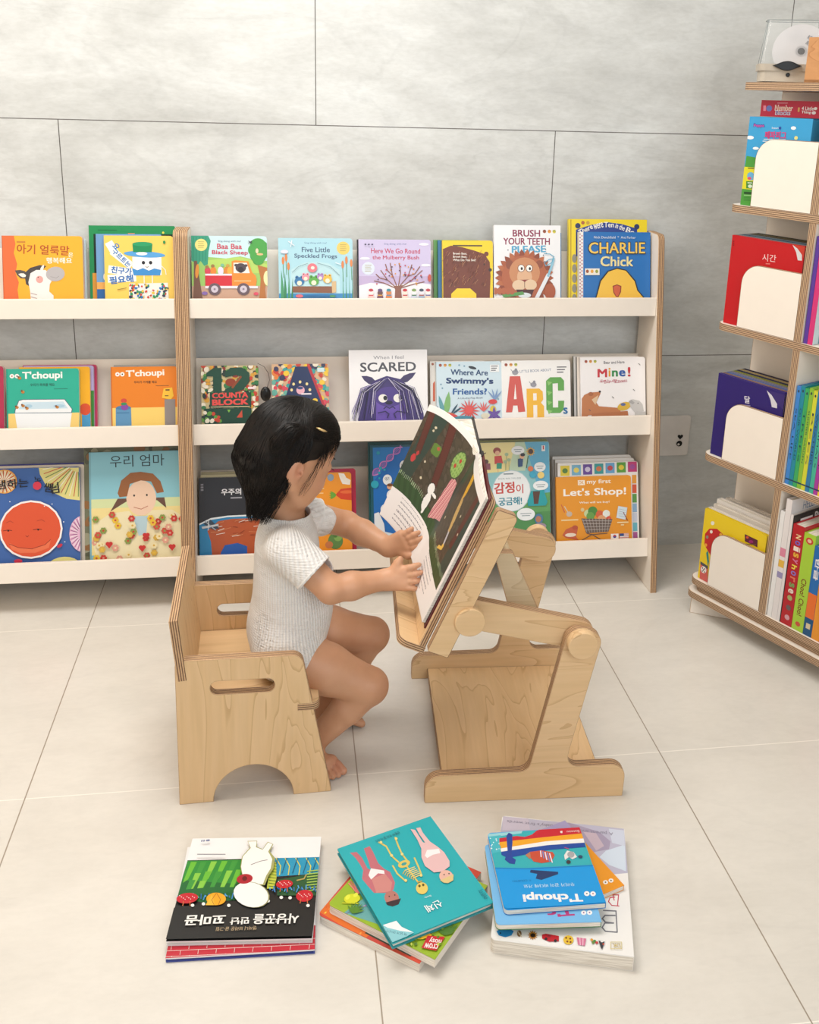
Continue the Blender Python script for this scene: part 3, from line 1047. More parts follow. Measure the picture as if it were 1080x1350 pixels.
def a_alpha(s):
    cols = ['C8402E', 'F0E6D0', '3AA0A0', 'E0803A', '3A3A5A', 'F0C83A', 'D84A5A', '6AB0A0', 'E8D8B0']
    s.dots(512, 162, 812, 470, 260, 14, cols, 11)
    s.P([(636, 176), (700, 176), (790, 420), (820, 560), (500, 560), (588, 320)], '20305A')
    s.P([(700, 176), (716, 176), (802, 420), (790, 420)], 'B8303A')
    for x, y in ((626, 269), (660, 258), (696, 269), (615, 300), (711, 300)):
        s.e(x, y, 7, 8, 'F0DC9A')
    s.e(662, 302, 22, 22, 'E8B0C0'); s.e(660, 290, 16, 8, '3A4A7A'); s.l([(668, 322), (716, 322)], 8, 'E8E0E8')
    s.e(738, 358, 14, 12, 'F0C83A'); s.r(752, 184, 790, 206, 'CFE6EA')


def a_scared(s):   # crop (440, 440) x4.5
    s.t('When I feel', 232, 150, 414, 148, '8A8A92', 0.005, 20)
    s.t('SCARED', 154, 224, 486, 222, '4A4A52', 0.03, 54)
    s.tear(240, 292, 44, 92, -62, '3A2E5E'); s.tear(390, 288, 44, 112, 60, '3A2E5E')
    s.P([(130, 620), (140, 440), (170, 350), (230, 280), (310, 250), (390, 270), (460, 330), (505, 400), (530, 480), (535, 620)], '3C2A6E')
    s.P([(245, 400), (420, 400), (430, 620), (240, 620)], '6A4FAE')
    s.e(325, 375, 90, 60, '4C3688')
    for x0, xx in ((286, -1), (376, 1)):
        s.e(x0, 384, 27, 25, 'F4F1EA')
    s.e(300, 382, 12, 14, '1C1A22'); s.e(392, 380, 12, 14, '1C1A22')
    s.e(322, 410, 22, 12, '1E1638')
    s.l([(290, 446), (305, 434), (325, 444), (345, 434), (358, 446)], 5, '1E1638')
    rn = random.Random(2)
    for i in range(70):
        a = rn.uniform(-1.0, 1.0)
        x0 = 315+a*60
        side = -1 if a < 0 else 1
        x1 = 315+side*(75+abs(a)*140)+rn.uniform(-14, 14)
        s.l([(x0, 262+abs(a)*24), ((x0+x1)/2+side*26, 330+rn.uniform(-10, 20)), (x1, 500+rn.uniform(-50, 30))], 2.4, ['1E1638', 'D8D0EE', '1E1638', '5A4A9A'][i % 4])
    s.l([(255, 470), (300, 462), (320, 478), (310, 500)], 6, '2A1E50'); s.l([(415, 470), (370, 462), (350, 478), (360, 500)], 6, '2A1E50')


def stickers(s, x, y, k=1.0):
    for i, c in enumerate(('B05A3A', 'E0A040', 'C8C040')):
        s.e(x+28*k*i, y, 9*k, 9*k, c); s.r(x+28*k*i-8*k, y-6*k, x+28*k*i+8*k, y, ('8A3A2A', 'C07030', '8A9A3A')[i])


def a_swim(s):
    stickers(s, 630, 190)
    s.t('Where Are', 690, 246, 908, 252, '1F4470', 0.04, 32)
    s.t("Swimmy's", 664, 304, 938, 310, '16386E', 0.055, 42)
    s.t('Friends?', 702, 360, 900, 362, '1F5A9E', 0.045, 34)
    s.t('A Lift-the-Flap Book', 728, 390, 878, 388, '3A4A6A', 0.0, 12)
    s.r(922, 190, 976, 232, 'F2F5F5')
    for k in range(3):
        s.r(928, 196+12*k, 968-6*k, 201+12*k, '5A5A62')
    s.e(818, 206, 24, 8, '20262E', 15)
    for x, y in ((640, 322), (632, 300), (740, 190), (770, 196), (968, 390)):
        s.e(x, y, 5, 5, '7FA8C0')
    s.tear(660, 470, 38, 130, 8, '7FB56A'); s.tear(645, 470, 26, 110, -14, '5FA0A8')
    for a_, x in ((-40, 640), (-62, 636), (35, 690), (55, 700)):
        s.tear(x, 470, 12, 70, a_, '1F4A5E')
    s.e(668, 488, 50, 26, 'C8683A'); s.e(692, 492, 38, 20, 'D83A36'); s.e(640, 505, 30, 16, 'A8B03A')
    for a_ in range(0, 360, 24):
        s.tear(795, 452, 10, 66, a_, 'DC4A44')
    s.e(795, 450, 24, 22, 'E0504A')
    for a_ in (-45, -20, 0, 20, 45):
        s.tear(880, 460, 8, 58, a_, 'E0605A')
    for a_ in (-40, -15, 15, 40):
        s.tear(948, 392, 9, 66, a_, '7A9AC8')
    s.e(935, 405, 26, 14, 'D83A36'); s.e(936, 450, 18, 22, 'D8C03A')
    for a_ in range(0, 360, 60):
        s.tear(942, 480, 18, 46, a_, '6A4AA0')
    s.e(890, 486, 26, 16, 'E0D8C0'); s.e(760, 498, 60, 14, '3A8AA0')


def a_abc(s):   # crop (640, 440) x4
    s.t('A LITTLE BOOK ABOUT', 166, 208, 346, 200, '6A7A9A', 0.005, 13)
    stickers(s, 112, 166, .9)
    for k in range(3):
        s.r(376, 178+13*k, 426-8*k, 183+13*k, '5A5A62')
    s.P([(130, 224), (184, 224), (208, 404), (172, 406), (168, 372), (146, 372), (140, 406), (108, 406)], 'D2554A')
    s.P([(150, 340), (164, 340), (158, 262)], 'F7F3EC')
    s.P([(216, 288), (282, 288), (300, 304), (302, 344), (290, 360), (306, 378), (306, 470), (216, 470)], 'F2B92A')
    s.P([(250, 312), (268, 312), (268, 348), (250, 348)], 'F7F3EC'); s.P([(250, 372), (270, 372), (270, 440), (250, 440)], 'F7F3EC')
    s.P([(340, 232), (396, 232), (412, 250), (412, 300), (380, 300), (380, 262), (352, 264), (352, 386), (380, 386), (380, 352), (412, 352), (408, 398), (390, 414), (336, 414), (318, 396), (318, 250)], '5FA548')
    for y in (250, 300, 350, 395):
        s.P([(322, y), (350, y+8), (330, y+24)], '8CC46A')
    s.t('s', 408, 418, 428, 418, '2A6FA8', 0.04)
    for x, y in ((158, 205), (252, 268)):
        s.e(x, y, 16, 12, '9A9AA2'); s.e(x+4, y-12, 7, 9, '8A8A92')
        s.l([(x-10, y), (x-22, y-16)], 2.5, '8A8A92')


def a_mine(s):
    stickers(s, 532, 152, .9)
    s.t('Bear and Hare', 630, 166, 746, 164, '4A4A52', 0.01, 15)
    for ch, x0, x1, y, c, hh in (('M', 597, 646, 236, 'C8303A', 42), ('i', 658, 665, 233, 'E0A02A', 44), ('n', 677, 706, 233, '2F8A4A', 30), ('e', 717, 748, 233, '2A5AA8', 31), ('!', 766, 776, 234, 'C8303A', 48)):
        s.t(ch, x0, y, x1, y, c, 0.05, hh)
    s.l([(606, 262), (640, 252), (632, 270), (670, 262), (700, 250), (690, 268), (760, 262)], 2.2, 'C86A7A')
    s.t('Emily Gravett', 612, 270, 760, 268, 'C05A6A', 0.0, 20)
    s.P([(506, 350), (520, 330), (548, 318), (586, 316), (604, 314), (610, 324), (596, 350), (586, 372), (600, 392), (720, 404), (720, 430), (540, 440), (500, 470), (500, 560), (505, 400)], 'C07A4A')
    s.e(556, 326, 14, 11, 'A8643A'); s.e(606, 314, 6, 6, '2A2020')
    s.P([(560, 356), (598, 332), (590, 362), (580, 384)], 'DFC09A')
    s.P([(540, 560), (560, 430), (760, 420), (780, 560)], 'B87244')
    s.e(740, 395, 38, 22, 'D9B23A', -15); s.e(735, 385, 14, 8, '5A6AA0')
    s.P([(768, 366), (790, 358), (826, 366), (844, 386), (850, 424), (800, 430), (776, 400)], 'C9C7C4')
    s.P([(764, 372), (780, 360), (800, 376), (790, 386)], 'A9A7A6'); s.e(818, 380, 3, 3, '222222')
    s.P([(790, 560), (800, 430), (860, 425), (870, 560)], 'C9C7C4')
    for x, y in ((828, 170), (796, 308), (678, 346), (548, 412)):
        s.l([(x-4, y-4), (x+5, y+4)], 3, '5A5A5A')


sb(2, .515, .138, .167, 0, .020, 'C9B98A', 'chunky counting block book with a big dark green 12 on the cover', a_cnt, qd(132, 170, 440, .138, .167), spine='4A6A3A', board=True)
sb(2, .686, .140, .169, 0, .020, 'D8B08A', 'chunky alphabet block book with a big navy letter A, partly behind the child\'s hair', a_alpha, qd(512, 162, 812, .14, .169), spine='B8303A', board=True)
sb(2, .877, .198, .202, 0, .012, 'F4F3F4', 'tall white book with a purple shaggy monster', a_scared, qd(86, 94, 556, .198, .202))
sb(2, 1.084, .144, .172, .0145, .011, 'EDE6DC', 'white book with a red patch, peeking left behind the pale blue sea book', lambda s: (s.e(590, 189, 9, 9, 'A0522D'), s.P([(590, 330), (605, 310), (605, 460), (588, 460)], 'D2603A')), qd(570, 168, 980, .144, .172), board=True)
sb(2, 1.098, .169, .170, 0, .014, 'CFE4EE', 'pale blue book with a red sea creature and corals', a_swim, qd(606, 170, 990, .169, .17), board=True)
sb(2, 1.267, .182, .171, 0, .016, 'F5F4F1', 'white alphabet book with red, yellow and green letters', a_abc, qd(88, 145, 446, .182, .171), board=True)
sb(2, 1.476, .176, .177, 0, .012, 'F5F2F1', 'white book with a lying brown bear, rightmost on the middle ledge', a_mine, qd(500, 130, 862, .176, .177), board=True)
sb(2, 1.471, .172, .179, .0125, .010, 'EDE3D6', 'cream book directly behind the lying bear book', board=True, spine='8A8A88')
sb(2, 1.465, .172, .181, .023, .010, 'E8E4DE', 'rearmost pale book behind the lying bear book', board=True, spine='5A6A5A')


# ---------------- bottom ledges (crop (0, 580) x4.154)
def a_sun(s):
    for cx, cy, r0, r1, c, c2 in ((380, 120, 60, 215, 'E3D98A', '5E8A4A'), (-10, 220, 10, 66, 'F2B04A', 'F2EAC0')):
        s.e(cx, cy, r1, r1, c)
        for a_ in range(0, 360, 7):
            s.l([(cx+r0*math.cos(R(a_)), cy+r0*math.sin(R(a_))), (cx+r1*.9*math.cos(R(a_)), cy+r1*.9*math.sin(R(a_)))], 4, ['F6F1DC', c2, 'C8503A'][(a_//7) % 3])
    s.e(400, 520, 72, 100, 'E9B8D4')
    for a_ in range(90, 270, 8):
        s.l([(400+30*math.cos(R(a_)), 520+40*math.sin(R(a_))), (400+68*math.cos(R(a_)), 520+94*math.sin(R(a_)))], 3, ['8A3A7A', 'F6F1F4'][(a_//8) % 2])
    s.e(300, 700, 90, 58, 'E3D98A')
    s.e(128, 486, 166, 160, 'F4EFEC')
    s.e(128, 486, 156, 150, 'DD5630')
    for k in range(3):
        s.P([(14, 555), (60, 582), (130, 592), (200, 570), (232, 543), (220, 590), (150, 614), (70, 612), (25, 590)], 'E8734A')
        break
    s.l([(14, 560), (60, 582), (130, 592), (200, 572), (230, 545)], 3, '8E2A1A')
    for x in (10, 166):
        s.l([(x-26, 488), (x, 484), (x+18, 488)], 3, '5A1E14'); s.e(x, 488, 5, 5, '3A1410')
    s.l([(100, 518), (108, 526), (116, 518)], 2.5, '8E2A1A')
    s.l([(0, 445), (20, 435), (36, 445)], 3, 'B8442A'); s.l([(160, 440), (185, 434), (200, 444)], 3, 'B8442A')
    for x, y in ((300, 450), (240, 350), (200, 360), (305, 560), (20, 330)):
        s.e(x, y, 3, 3, 'E8ECF4')
    s.t('냄하는', -46, 262, 118, 252, '1A1A22', 0.03, 48)
    s.e(163, 247, 22, 23, 'D83A50')
    s.t('노', 152, 228, 184, 222, '1A1A22', 0.02)
    s.t('쌤', 196, 276, 240, 284, '1A1A22', 0.03)
    s.t('님', 236, 290, 280, 284, '1A1A22', 0.03)
    s.e(278, 580, 16, 9, 'C8304A', -30); s.e(60, 656, 22, 12, 'C8304A')
    for x, c in ((400, '6A7A5A'), (408, '8A6A4A')):
        s.l([(x, 330), (x, 700)], 3, c)


def a_mom(s):
    s.P([(490, 70), (985, 66), (985, 420), (490, 420)], '8CC6D4')
    s.P([(490, 330), (985, 330), (985, 460), (490, 460)], 'D5DFA8')
    s.P([(490, 380), (985, 380), (985, 640), (500, 640)], 'F0DC96')
    s.r(490, 70, 500, 720, '7FB2BE')
    s.t('우리 엄마', 602, 156, 892, 152, '2A3A40', 0.0, 66)
    # plain seated figure in a flowered coat (generic)
    s.P([(600, 400), (690, 345), (850, 345), (900, 390), (890, 330), (640, 330)], '6A4A3A')
    s.P([(510, 470), (600, 410), (700, 400), (750, 470), (820, 400), (930, 400), (990, 440), (990, 740), (560, 740), (510, 600)], 'EFE3B8')
    s.P([(720, 430), (800, 430), (790, 530), (750, 540)], 'B8D2DA')
    s.e(766, 330, 80, 98, 'EFCDB2')
    s.P([(640, 300), (660, 230), (710, 188), (765, 184), (830, 196), (870, 240), (888, 300), (850, 306), (820, 240), (765, 232), (706, 250), (690, 318), (650, 322)], '9A6238')
    s.e(728, 315, 5, 6, '2E2A26'); s.e(796, 314, 5, 6, '2E2A26')
    s.l([(726, 380), (765, 392), (800, 376)], 4, 'C07A62')
    cols = ['C83A2E', 'E8C03A', 'E0A08A', 'C8503A', 'EFE0B0', '8A9A4A', 'D8B04A']
    rn = random.Random(9)
    for i in range(60):
        x, y = rn.uniform(515, 985), rn.uniform(415, 720)
        if abs(x-770) < 45 and y < 530:
            continue
        c = cols[i % 7]
        for a_ in range(0, 360, 60):
            s.e(x+11*math.cos(R(a_)), y+11*math.sin(R(a_)), 8, 8, c, 0, 8); s.k -= .8
        s.k += 1
        s.e(x, y, 6, 6, cols[(i+2) % 7], 0, 8)
    for x, y in ((595, 580), (792, 538), (770, 606), (930, 606)):
        s.e(x-8, y-4, 11, 11, 'C8302A'); s.e(x+8, y-4, 11, 11, 'C8302A'); s.P([(x-18, y), (x+18, y), (x, y+22)], 'C8302A')


# crop (230, 560) x4
def a_moon(s):
    s.t('우주의 시작', 248, 372, 440, 370, 'E9E9EC', 0.05, 34)
    s.r(296, 384, 356, 391, 'A8A8B0')
    for k, y in enumerate((308, 322, 336)):
        s.r(140, y, 154, y+9, '8A8A92')
    s.P([(130, 520), (190, 492), (280, 482), (420, 480), (520, 500), (520, 620), (130, 620)], 'EAF0F2')
    s.P([(130, 528), (190, 502), (280, 490), (420, 488), (520, 508), (520, 760), (130, 760)], '2F86B8')
    s.P([(172, 560), (230, 510), (300, 500), (420, 500), (520, 520), (520, 760), (200, 760), (190, 620)], 'B85A36')
    s.P([(240, 680), (262, 640), (330, 630), (380, 650), (378, 760), (240, 760)], '2A5FB0')
    rn = random.Random(6)
    for i in range(30):
        x, y = rn.uniform(190, 500), rn.uniform(505, 600)
        s.l([(x, y), (x+rn.uniform(20, 50), y+rn.uniform(-16, 4))], 3, ['F0E6DC', 'D88A5A', '8E3E26'][i % 3])
    s.P([(150, 520), (190, 500), (235, 548), (200, 552)], '3A4A5A'); s.P([(142, 536), (230, 524), (232, 534), (146, 548)], 'C8CDD2')
    s.l([(160, 508), (215, 556)], 5, 'A8B2BC'); s.l([(180, 500), (176, 556)], 4, 'DDE2E6')


def a_carrot(s):
    s.P([(840, 380), (870, 348), (930, 342), (1000, 350), (1000, 408), (930, 414), (870, 406)], 'D9482A')
    s.e(905, 366, 40, 9, 'E8703A')
    for a_ in (-70, -90, -110, -55, -125):
        s.tear(842, 382, 12, 40, a_, '6AA83A')
    s.P([(858, 258), (890, 262), (922, 326), (880, 320), (866, 290)], 'F6F3EE')
    s.P([(858, 258), (926, 300), (922, 326), (892, 312)], 'F4EDE2')
    s.e(814, 282, 18, 20, '8AA0B8')
    s.r(735, 366, 772, 371, 'F8D9A0'); s.r(765, 340, 776, 346, 'F8D9A0')
    s.e(836, 640, 42, 46, '5E8A4A'); s.e(850, 622, 22, 20, '86B05A'); s.e(800, 660, 22, 20, 'C87A4A')
    for a_ in (-30, 0, 30):
        s.tear(836, 620, 16, 40, a_, '4E7A3A')


# crop (400, 560) x4.5
def a_dna(s):
    s.P([(398, 125), (720, 125), (720, 800), (398, 800)], '1F6FC0')
    s.P([(398, 125), (560, 125), (398, 320)], '2E84CE')
    pts = []
    for k in range(30):
        t = k/29
        x, y = 395+t*165, 282-t*160
        o = 17*math.sin(t*13)
        pts.append((x+o*.7, y+o*.7, x-o*.7, y-o*.7))
    for a_ in pts:
        s.l([(a_[0], a_[1]), (a_[2], a_[3])], 3.4, 'B86AC0')
    s.l([p[:2] for p in pts], 6, 'D48AD0'); s.l([p[2:] for p in pts], 6, 'C07AC8')
    for x, y, r_ in ((428, 156, 10), (440, 244, 9), (462, 252, 7), (432, 270, 8), (406, 334, 22), (432, 300, 6)):
        s.e(x, y, r_, r_, '2FA8C0')
    for x, y, t_ in ((478, 310, '뭐?'), (575, 232, '나?'), (498, 398, ''), (462, 478, ''), (560, 450, '')):
        s.e(x, y, 26, 30, 'EEF3F6')
        if t_:
            s.t(t_, x-13, y+6, x+13, y, '3A4A6A', 0.0)
        s.e(x+14, y+40, 17, 16, 'E8B088'); s.e(x+14, y+30, 17, 9, '7A4A2A')
    s.P([(400, 500), (425, 492), (455, 560), (460, 610), (400, 600)], 'E9EEF2')
    s.P([(400, 590), (520, 620), (560, 700), (400, 720)], 'D8E4EC')


# crop (620, 560) x4.154
def a_emo(s):
    s.r(56, 96, 436, 800, '8CC4C8')
    s.P([(56, 96), (250, 96), (210, 250), (56, 260)], 'EFE09A'); s.P([(250, 96), (340, 96), (300, 250), (210, 250)], 'BFD6B8')
    s.P([(300, 96), (436, 96), (436, 380), (380, 380)], '5FB0D4')
    s.P([(56, 400), (436, 370), (436, 900), (56, 900)], '5FA05A')
    s.P([(240, 480), (436, 470), (436, 900), (240, 900)], '4E8E4E')
    s.e(224, 356, 106, 112, 'B8CFD6'); s.e(224, 356, 102, 108, 'EEF3F4')
    s.t('우리의 여러 가지 감정', 150, 296, 276, 294, '4A6A70', 0.0, 10)
    s.r(182, 262, 236, 268, '7A8A90')
    s.t('감정', 132, 370, 240, 366, 'C8483E', 0.05, 58)
    s.t('이', 250, 366, 288, 366, 'C8483E', 0.02)
    s.t('궁금해!', 154, 434, 280, 430, '2A8AA0', 0.045, 42)
    s.e(148, 140, 21, 18, '9A3A2E'); s.e(150, 152, 13, 13, 'E8B490'); s.P([(134, 168), (172, 166), (180, 208), (134, 210)], 'D0403A')
    s.P([(146, 205), (174, 205), (172, 236), (144, 236)], '2A9A80'); s.l([(152, 236), (152, 255)], 4, 'E8B490')
    s.l([(86, 150), (66, 158)], 5, '5A3A2A'); s.e(88, 196, 13, 12, '5A3A2A'); s.P([(80, 206), (110, 206), (112, 240), (84, 240)], '8A4A5A')
    for x, y in ((200, 160), (212, 190), (192, 200)):
        s.l([(x, 245), (x, y)], 2.5, '7A9A6A'); s.e(x, y, 10, 9, 'A8C09A')
    for x, y, w_, hh in ((262, 140, 36, 24), (382, 232, 32, 26), (384, 332, 42, 26), (300, 484, 50, 34)):
        s.e(x, y, w_, hh, 'F0F4F6')
        s.r(x-w_*.6, y-6, x+w_*.6, y-2, '8A9AA2'); s.r(x-w_*.45, y+5, x+w_*.45, y+9, '8A9AA2')
    for a_ in range(0, 360, 30):
        s.tear(332, 148, 9, 26, a_, 'E8B03A')
    s.e(332, 148, 14, 14, '4A2A1E')
    s.l([(318, 172), (308, 235)], 4, '3A6A3A')
    s.P([(262, 186), (290, 180), (286, 226), (262, 230)], '2A4A7A'); s.e(284, 172, 13, 14, 'E8B490'); s.e(288, 164, 13, 9, '2A2020')
    s.r(392, 116, 412, 148, 'F0F0F0'); s.r(399, 118, 406, 138, 'C83A3A')
    s.e(330, 240, 15, 14, 'E07A4A'); s.e(342, 272, 19, 18, '3AA8C8'); s.e(386, 276, 19, 18, 'F0D47A')
    s.P([(330, 360), (400, 355), (420, 420), (410, 440), (312, 440), (310, 410)], '1FA0A8')
    s.P([(340, 362), (380, 362), (368, 430), (345, 430)], '5A3A2A')
    s.e(370, 510, 24, 28, '4A7A9A'); s.e(368, 512, 15, 17, 'B87A5A'); s.e(375, 550, 36, 18, '9A8A9A')


def a_shop(s):
    s.t('my first', 640, 330, 770, 330, 'FBF3E2', 0.03, 28)
    s.r(590, 304, 628, 330, 'FBF3E2'); s.t('DK', 596, 325, 622, 325, 'E0931F', 0.02, 17)
    s.t("Let's Shop!", 512, 396, 852, 396, 'FDF8EE', 0.035, 48)
    s.t('What will we buy?', 596, 430, 762, 430, 'FBF3E2', 0.03, 13)
    s.l([(498, 430), (515, 470)], 5, 'C8603A'); s.l([(515, 440), (545, 490)], 5, 'D8C8B0'); s.e(540, 480, 16, 14, 'C8B8A8')
    s.r(496, 508, 588, 515, 'F3D9A0')
    s.P([(520, 560), (560, 545), (585, 560), (575, 600), (590, 620), (520, 605), (500, 590)], 'C8603A'); s.e(570, 552, 16, 12, 'B85030'); s.e(545, 590, 30, 10, 'F0E2D0')
    for x, y, r_, c in ((640, 480, 20, 'C8D8A0'), (668, 470, 26, '4A8A3A'), (655, 495, 22, '6AA04A'), (706, 488, 22, 'D8643A'), (742, 485, 20, 'E8ECE6'), (716, 515, 24, 'E0A070'), (755, 512, 14, 'D8503A'), (612, 460, 10, 'E0C890')):
        s.e(x, y, r_, r_, c)
    s.P([(605, 505), (775, 515), (752, 580), (630, 584)], '6A5A52')
    for k in range(9):
        s.l([(612+18*k, 508), (634+14*k, 580)], 2, 'B8B0A8')
    for k in range(4):
        s.l([(610+5*k, 516+17*k), (772-5*k, 524+14*k)], 2, 'C8C0B8')
    s.l([(634, 584), (660, 592), (745, 588)], 4, '5A4A42'); s.l([(660, 592), (600, 622)], 4, '5A4A42'); s.l([(660, 590), (740, 640)], 4, '5A4A42')
    s.P([(808, 446), (858, 456), (846, 520), (796, 508)], 'D4E2EA'); s.l([(835, 480), (858, 524)], 4, '8A2A2A')
    for k in range(4):
        s.l([(812, 462+12*k), (848, 470+12*k)], 1.6, '8AA0B0')
    s.r(800, 530, 862, 537, 'F3D9A0'); s.r(820, 543, 838, 550, 'F3D9A0')
    s.r(764, 592, 806, 622, 'F6F4F0'); s.e(785, 606, 9, 9, 'C83A44'); s.P([(776, 606), (794, 606), (790, 614), (780, 614)], '2A4A9A')
    s.r(812, 592, 862, 620, 'F0ECEA'); s.r(812, 592, 836, 606, '2F4A8A')
    for k in range(3):
        s.r(836 if k < 2 else 812, 594+9*k, 862, 598+9*k, 'D07A7A')


def a_words(s):
    cols = ['E8D23A', '7AB8D8', '6A4AA0', '3AA0A0', '6AAAD8', '5AA03A', 'C03A7A']
    ins = ['5A8A3A', 'F0DC6A', 'D8D0E8', 'D87A4A', 'C84A4A', 'E8D03A', 'A04A9A']
    for k in range(7):
        x = 490+62*k
        s.r(x, 214-2*k, x+50, 270-2*k, cols[k]); s.e(x+25, 242-2*k, 15, 14, ins[k])
    for k in range(7):
        s.r(884, 275+52*k, 908, 322+52*k, ['E8A03A', 'D85A3A', '5A9A4A', '8AB0D0', 'C8D0E0', '6AB8C8', 'B05A9A'][k])


sb(3, .004, .214, .251, 0, .014, '3F66A8', 'blue book with a big smiling red face, cut off by the left edge, bottom ledge', a_sun, qd(-99, 150, 385, .214, .251), board=True)
sb(3, .013, .214, .256, .015, .012, 'E4D8C8', 'cream-edged book right behind the red face book', board=True, spine='C8B8A0')
sb(3, .022, .213, .259, .028, .012, '4A4E96', 'dark blue book rearmost behind the red face book')
sb(3, .240, .221, .285, 0, .012, '8CC6D4', 'tall sky blue book with a brown haired smiling woman in a flowered coat', a_mom, qd(490, 70, 985, .219, .285), spine='7FB2BE')
sb(3, .226, .228, .298, .013, .011, '7A7A5E', 'olive patterned tall book behind the sky blue book with the woman', lambda s: s.dots(0, 0, 100, 130, 120, 6, ['8E8A6A', '5E5E46', 'A8A284', '9A6A3A'], 3))
sb(3, .502, .200, .215, 0, .013, '2E3036', 'black space book with an orange planet, beside the double post at the bottom', a_moon, qd(130, 276, 560, .2, .215), board=True)
sb(3, .505, .190, .221, .014, .010, 'D8CFA8', 'straw coloured book right behind the black space book', board=True)
sb(3, .506, .188, .227, .025, .010, 'B8AE8A', 'tan book rearmost behind the black space book', board=True)
sb(3, .719, .162, .219, 0, .012, 'F09A2A', 'orange book with a red carrot, just beyond the child\'s shoulder', a_carrot, qd(570, 255, 930, .162, .219), board=True)
sb(3, .719, .174, .227, .0125, .011, 'C22A4E', 'crimson book standing behind the orange carrot book', board=True)
sb(3, .930, .181, .286, 0, .012, '1E5A6A', 'blue science book with a pink DNA strand and white speech bubbles', a_dna, qd(382, 112, 785, .181, .286), spine='1E5A5E', board=True)
sb(3, .926, .183, .293, .0125, .012, '1E5A5E', 'dark teal book standing behind the DNA science book', board=True)
sb(3, 1.216, .185, .285, 0, .012, '8CC4C8', 'tall book of feelings with a white drop shape and red and blue lettering', a_emo, qd(56, 96, 436, .185, .285), board=True)
sb(3, 1.217, .183, .291, .0125, .012, '8A8A3E', 'olive topped tall book behind the book of feelings', board=True, spine='6A6A3A')
sb(3, 1.418, .205, .190, 0, .011, 'E8981C', 'orange shopping book with a full shopping basket', a_shop, qd(472, 285, 882, .205, .19), board=True)
sb(3, 1.426, .221, .226, .0115, .016, 'F1EFEC', 'white word book with a row of coloured picture squares, behind the shopping book', a_words, qd(475, 200, 918, .221, .231), board=True)
sb(3, 1.424, .219, .234, .028, .018, 'EDEAE6', 'thick white book behind the coloured squares word book', board=True)
sb(3, 1.422, .219, .241, .047, .018, 'EDEAE6', 'thick white book rearmost behind the shopping book', board=True)

# ------------------------------------------------------------------ revolving bookcase at the right
TU = Vector((0.4352, -0.9003, 0)).normalized()
TN = Vector((0.9003, 0.4352, 0)).normalized()
TP = Vector((1.707, -0.377, 0))
TM = frame(TP, TU, TN, (0, 0, 1))
tw = thing('revolving_bookcase', 'tall square plywood bookcase with cream pocket panels, at the right edge', 'bookcase', TM)
TZ = [0.102, 0.430, 0.751, 1.022, 1.284]
S = 0.455
plate = rounded([(0, 0, 0.03), (S, 0, 0.03), (S, S, 0.03), (0, S, 0.03)], 8)
for z in TZ:
    panel('shelf_plate', plate, 0.0165, tw, Matrix.Translation((0, 0, z-0.0165)), [M['white'], M['edge_tower']])
panel('turntable', rounded([(-.004, -.004, 0.03), (S+.004, -.004, 0.03), (S+.004, S+.004, 0.03), (-.004, S+.004, 0.03)], 8), 0.017, tw,
      Matrix.Translation((0, 0, 0.050)), [M['white'], M['edge_tower']])
panel('turntable', rounded([(.01, .01, 0.03), (S-.01, .01, 0.03), (S-.01, S-.01, 0.03), (.01, S-.01, 0.03)], 8), 0.018, tw,
      Matrix.Translation((0, 0, 0.0672)), [M['white'], M['edge_tower']])
FM = TM.inverted()
fx, fy = Vector((.89, -.456, 0)).normalized(), Vector((.456, .89, 0)).normalized()
for k in range(2):
    o = Vector((1.729, -.368, 0)) + fy*(0.30*k)
    panel('foot', [(0, 0), (.30, 0), (.30, .05), (0, .05)], 0.018, tw, FM @ frame(o, fx, (0, 0, 1), fx.cross(Vector((0, 0, 1)))) @ Matrix.Translation((0, 0, -.018 if k else 0)), [M['white'], M['edge_tower']])
for i in range(4):
    z0, z1 = TZ[i]+.0002, TZ[i+1]-0.0167
    h = z1-z0
    # divider whose edge faces out, running inwards
    panel('divider', [(0, 0), (0.30, 0), (0.30, h), (0, h)], 0.0175, tw, frame((0.2175, 0.0015, z0), (0, 1, 0), (0, 0, 1), (1, 0, 0)), [M['white'], M['edge_tower']])
    # pocket back, parallel to the face
    panel('pocket_back', [(0, 0), (0.2045, 0), (0.2045, h), (0, h)], 0.0165, tw, frame((0.0125, 0.1485, z0), (1, 0, 0), (0, 0, 1), (0, -1, 0)), [M['white'], M['edge_tower']])
    # rounded pocket front
    ph = 0.146
    panel('pocket_front', rounded([(0.062, 0), (0.2165, 0), (0.2165, ph), (0.062, ph, 0.045)], 10), 0.0065, tw, frame((0, 0.0085, z0), (1, 0, 0), (0, 0, 1), (0, -1, 0)), [M['white'], M['edge_tower']])


def tmat(t, d, z):
    """book matrix standing in the tower: cover facing out through the pocket"""
    return TM @ frame((t, d, z), (1, 0, 0), (0, 0, 1), (0, -1, 0))


M['box_blue'] = plain('blue_box_card', '3AA0D4', 0.4)
M['box_red'] = plain('red_box_card', 'C0283E', 0.4)


def pocket(zi, items):
    for k, (t0, w, h, th, col, lab, art, q, kw) in enumerate(items):
        d = 0.0105+sum(i[3] for i in items[:k])+0.001*k + th
        book(w, h, th-0.0006, tmat(t0, d, TZ[zi]+.0006), col, lab, art, q, 'books standing in the pockets of the tall bookcase', **kw)


def curl(s, x, y, k, c='DEDBD6'):
    s.P([(x, y), (x+30*k, y+26*k), (x+78*k, y+100*k), (x+40*k, y+96*k), (x+34*k, y+60*k)], c)


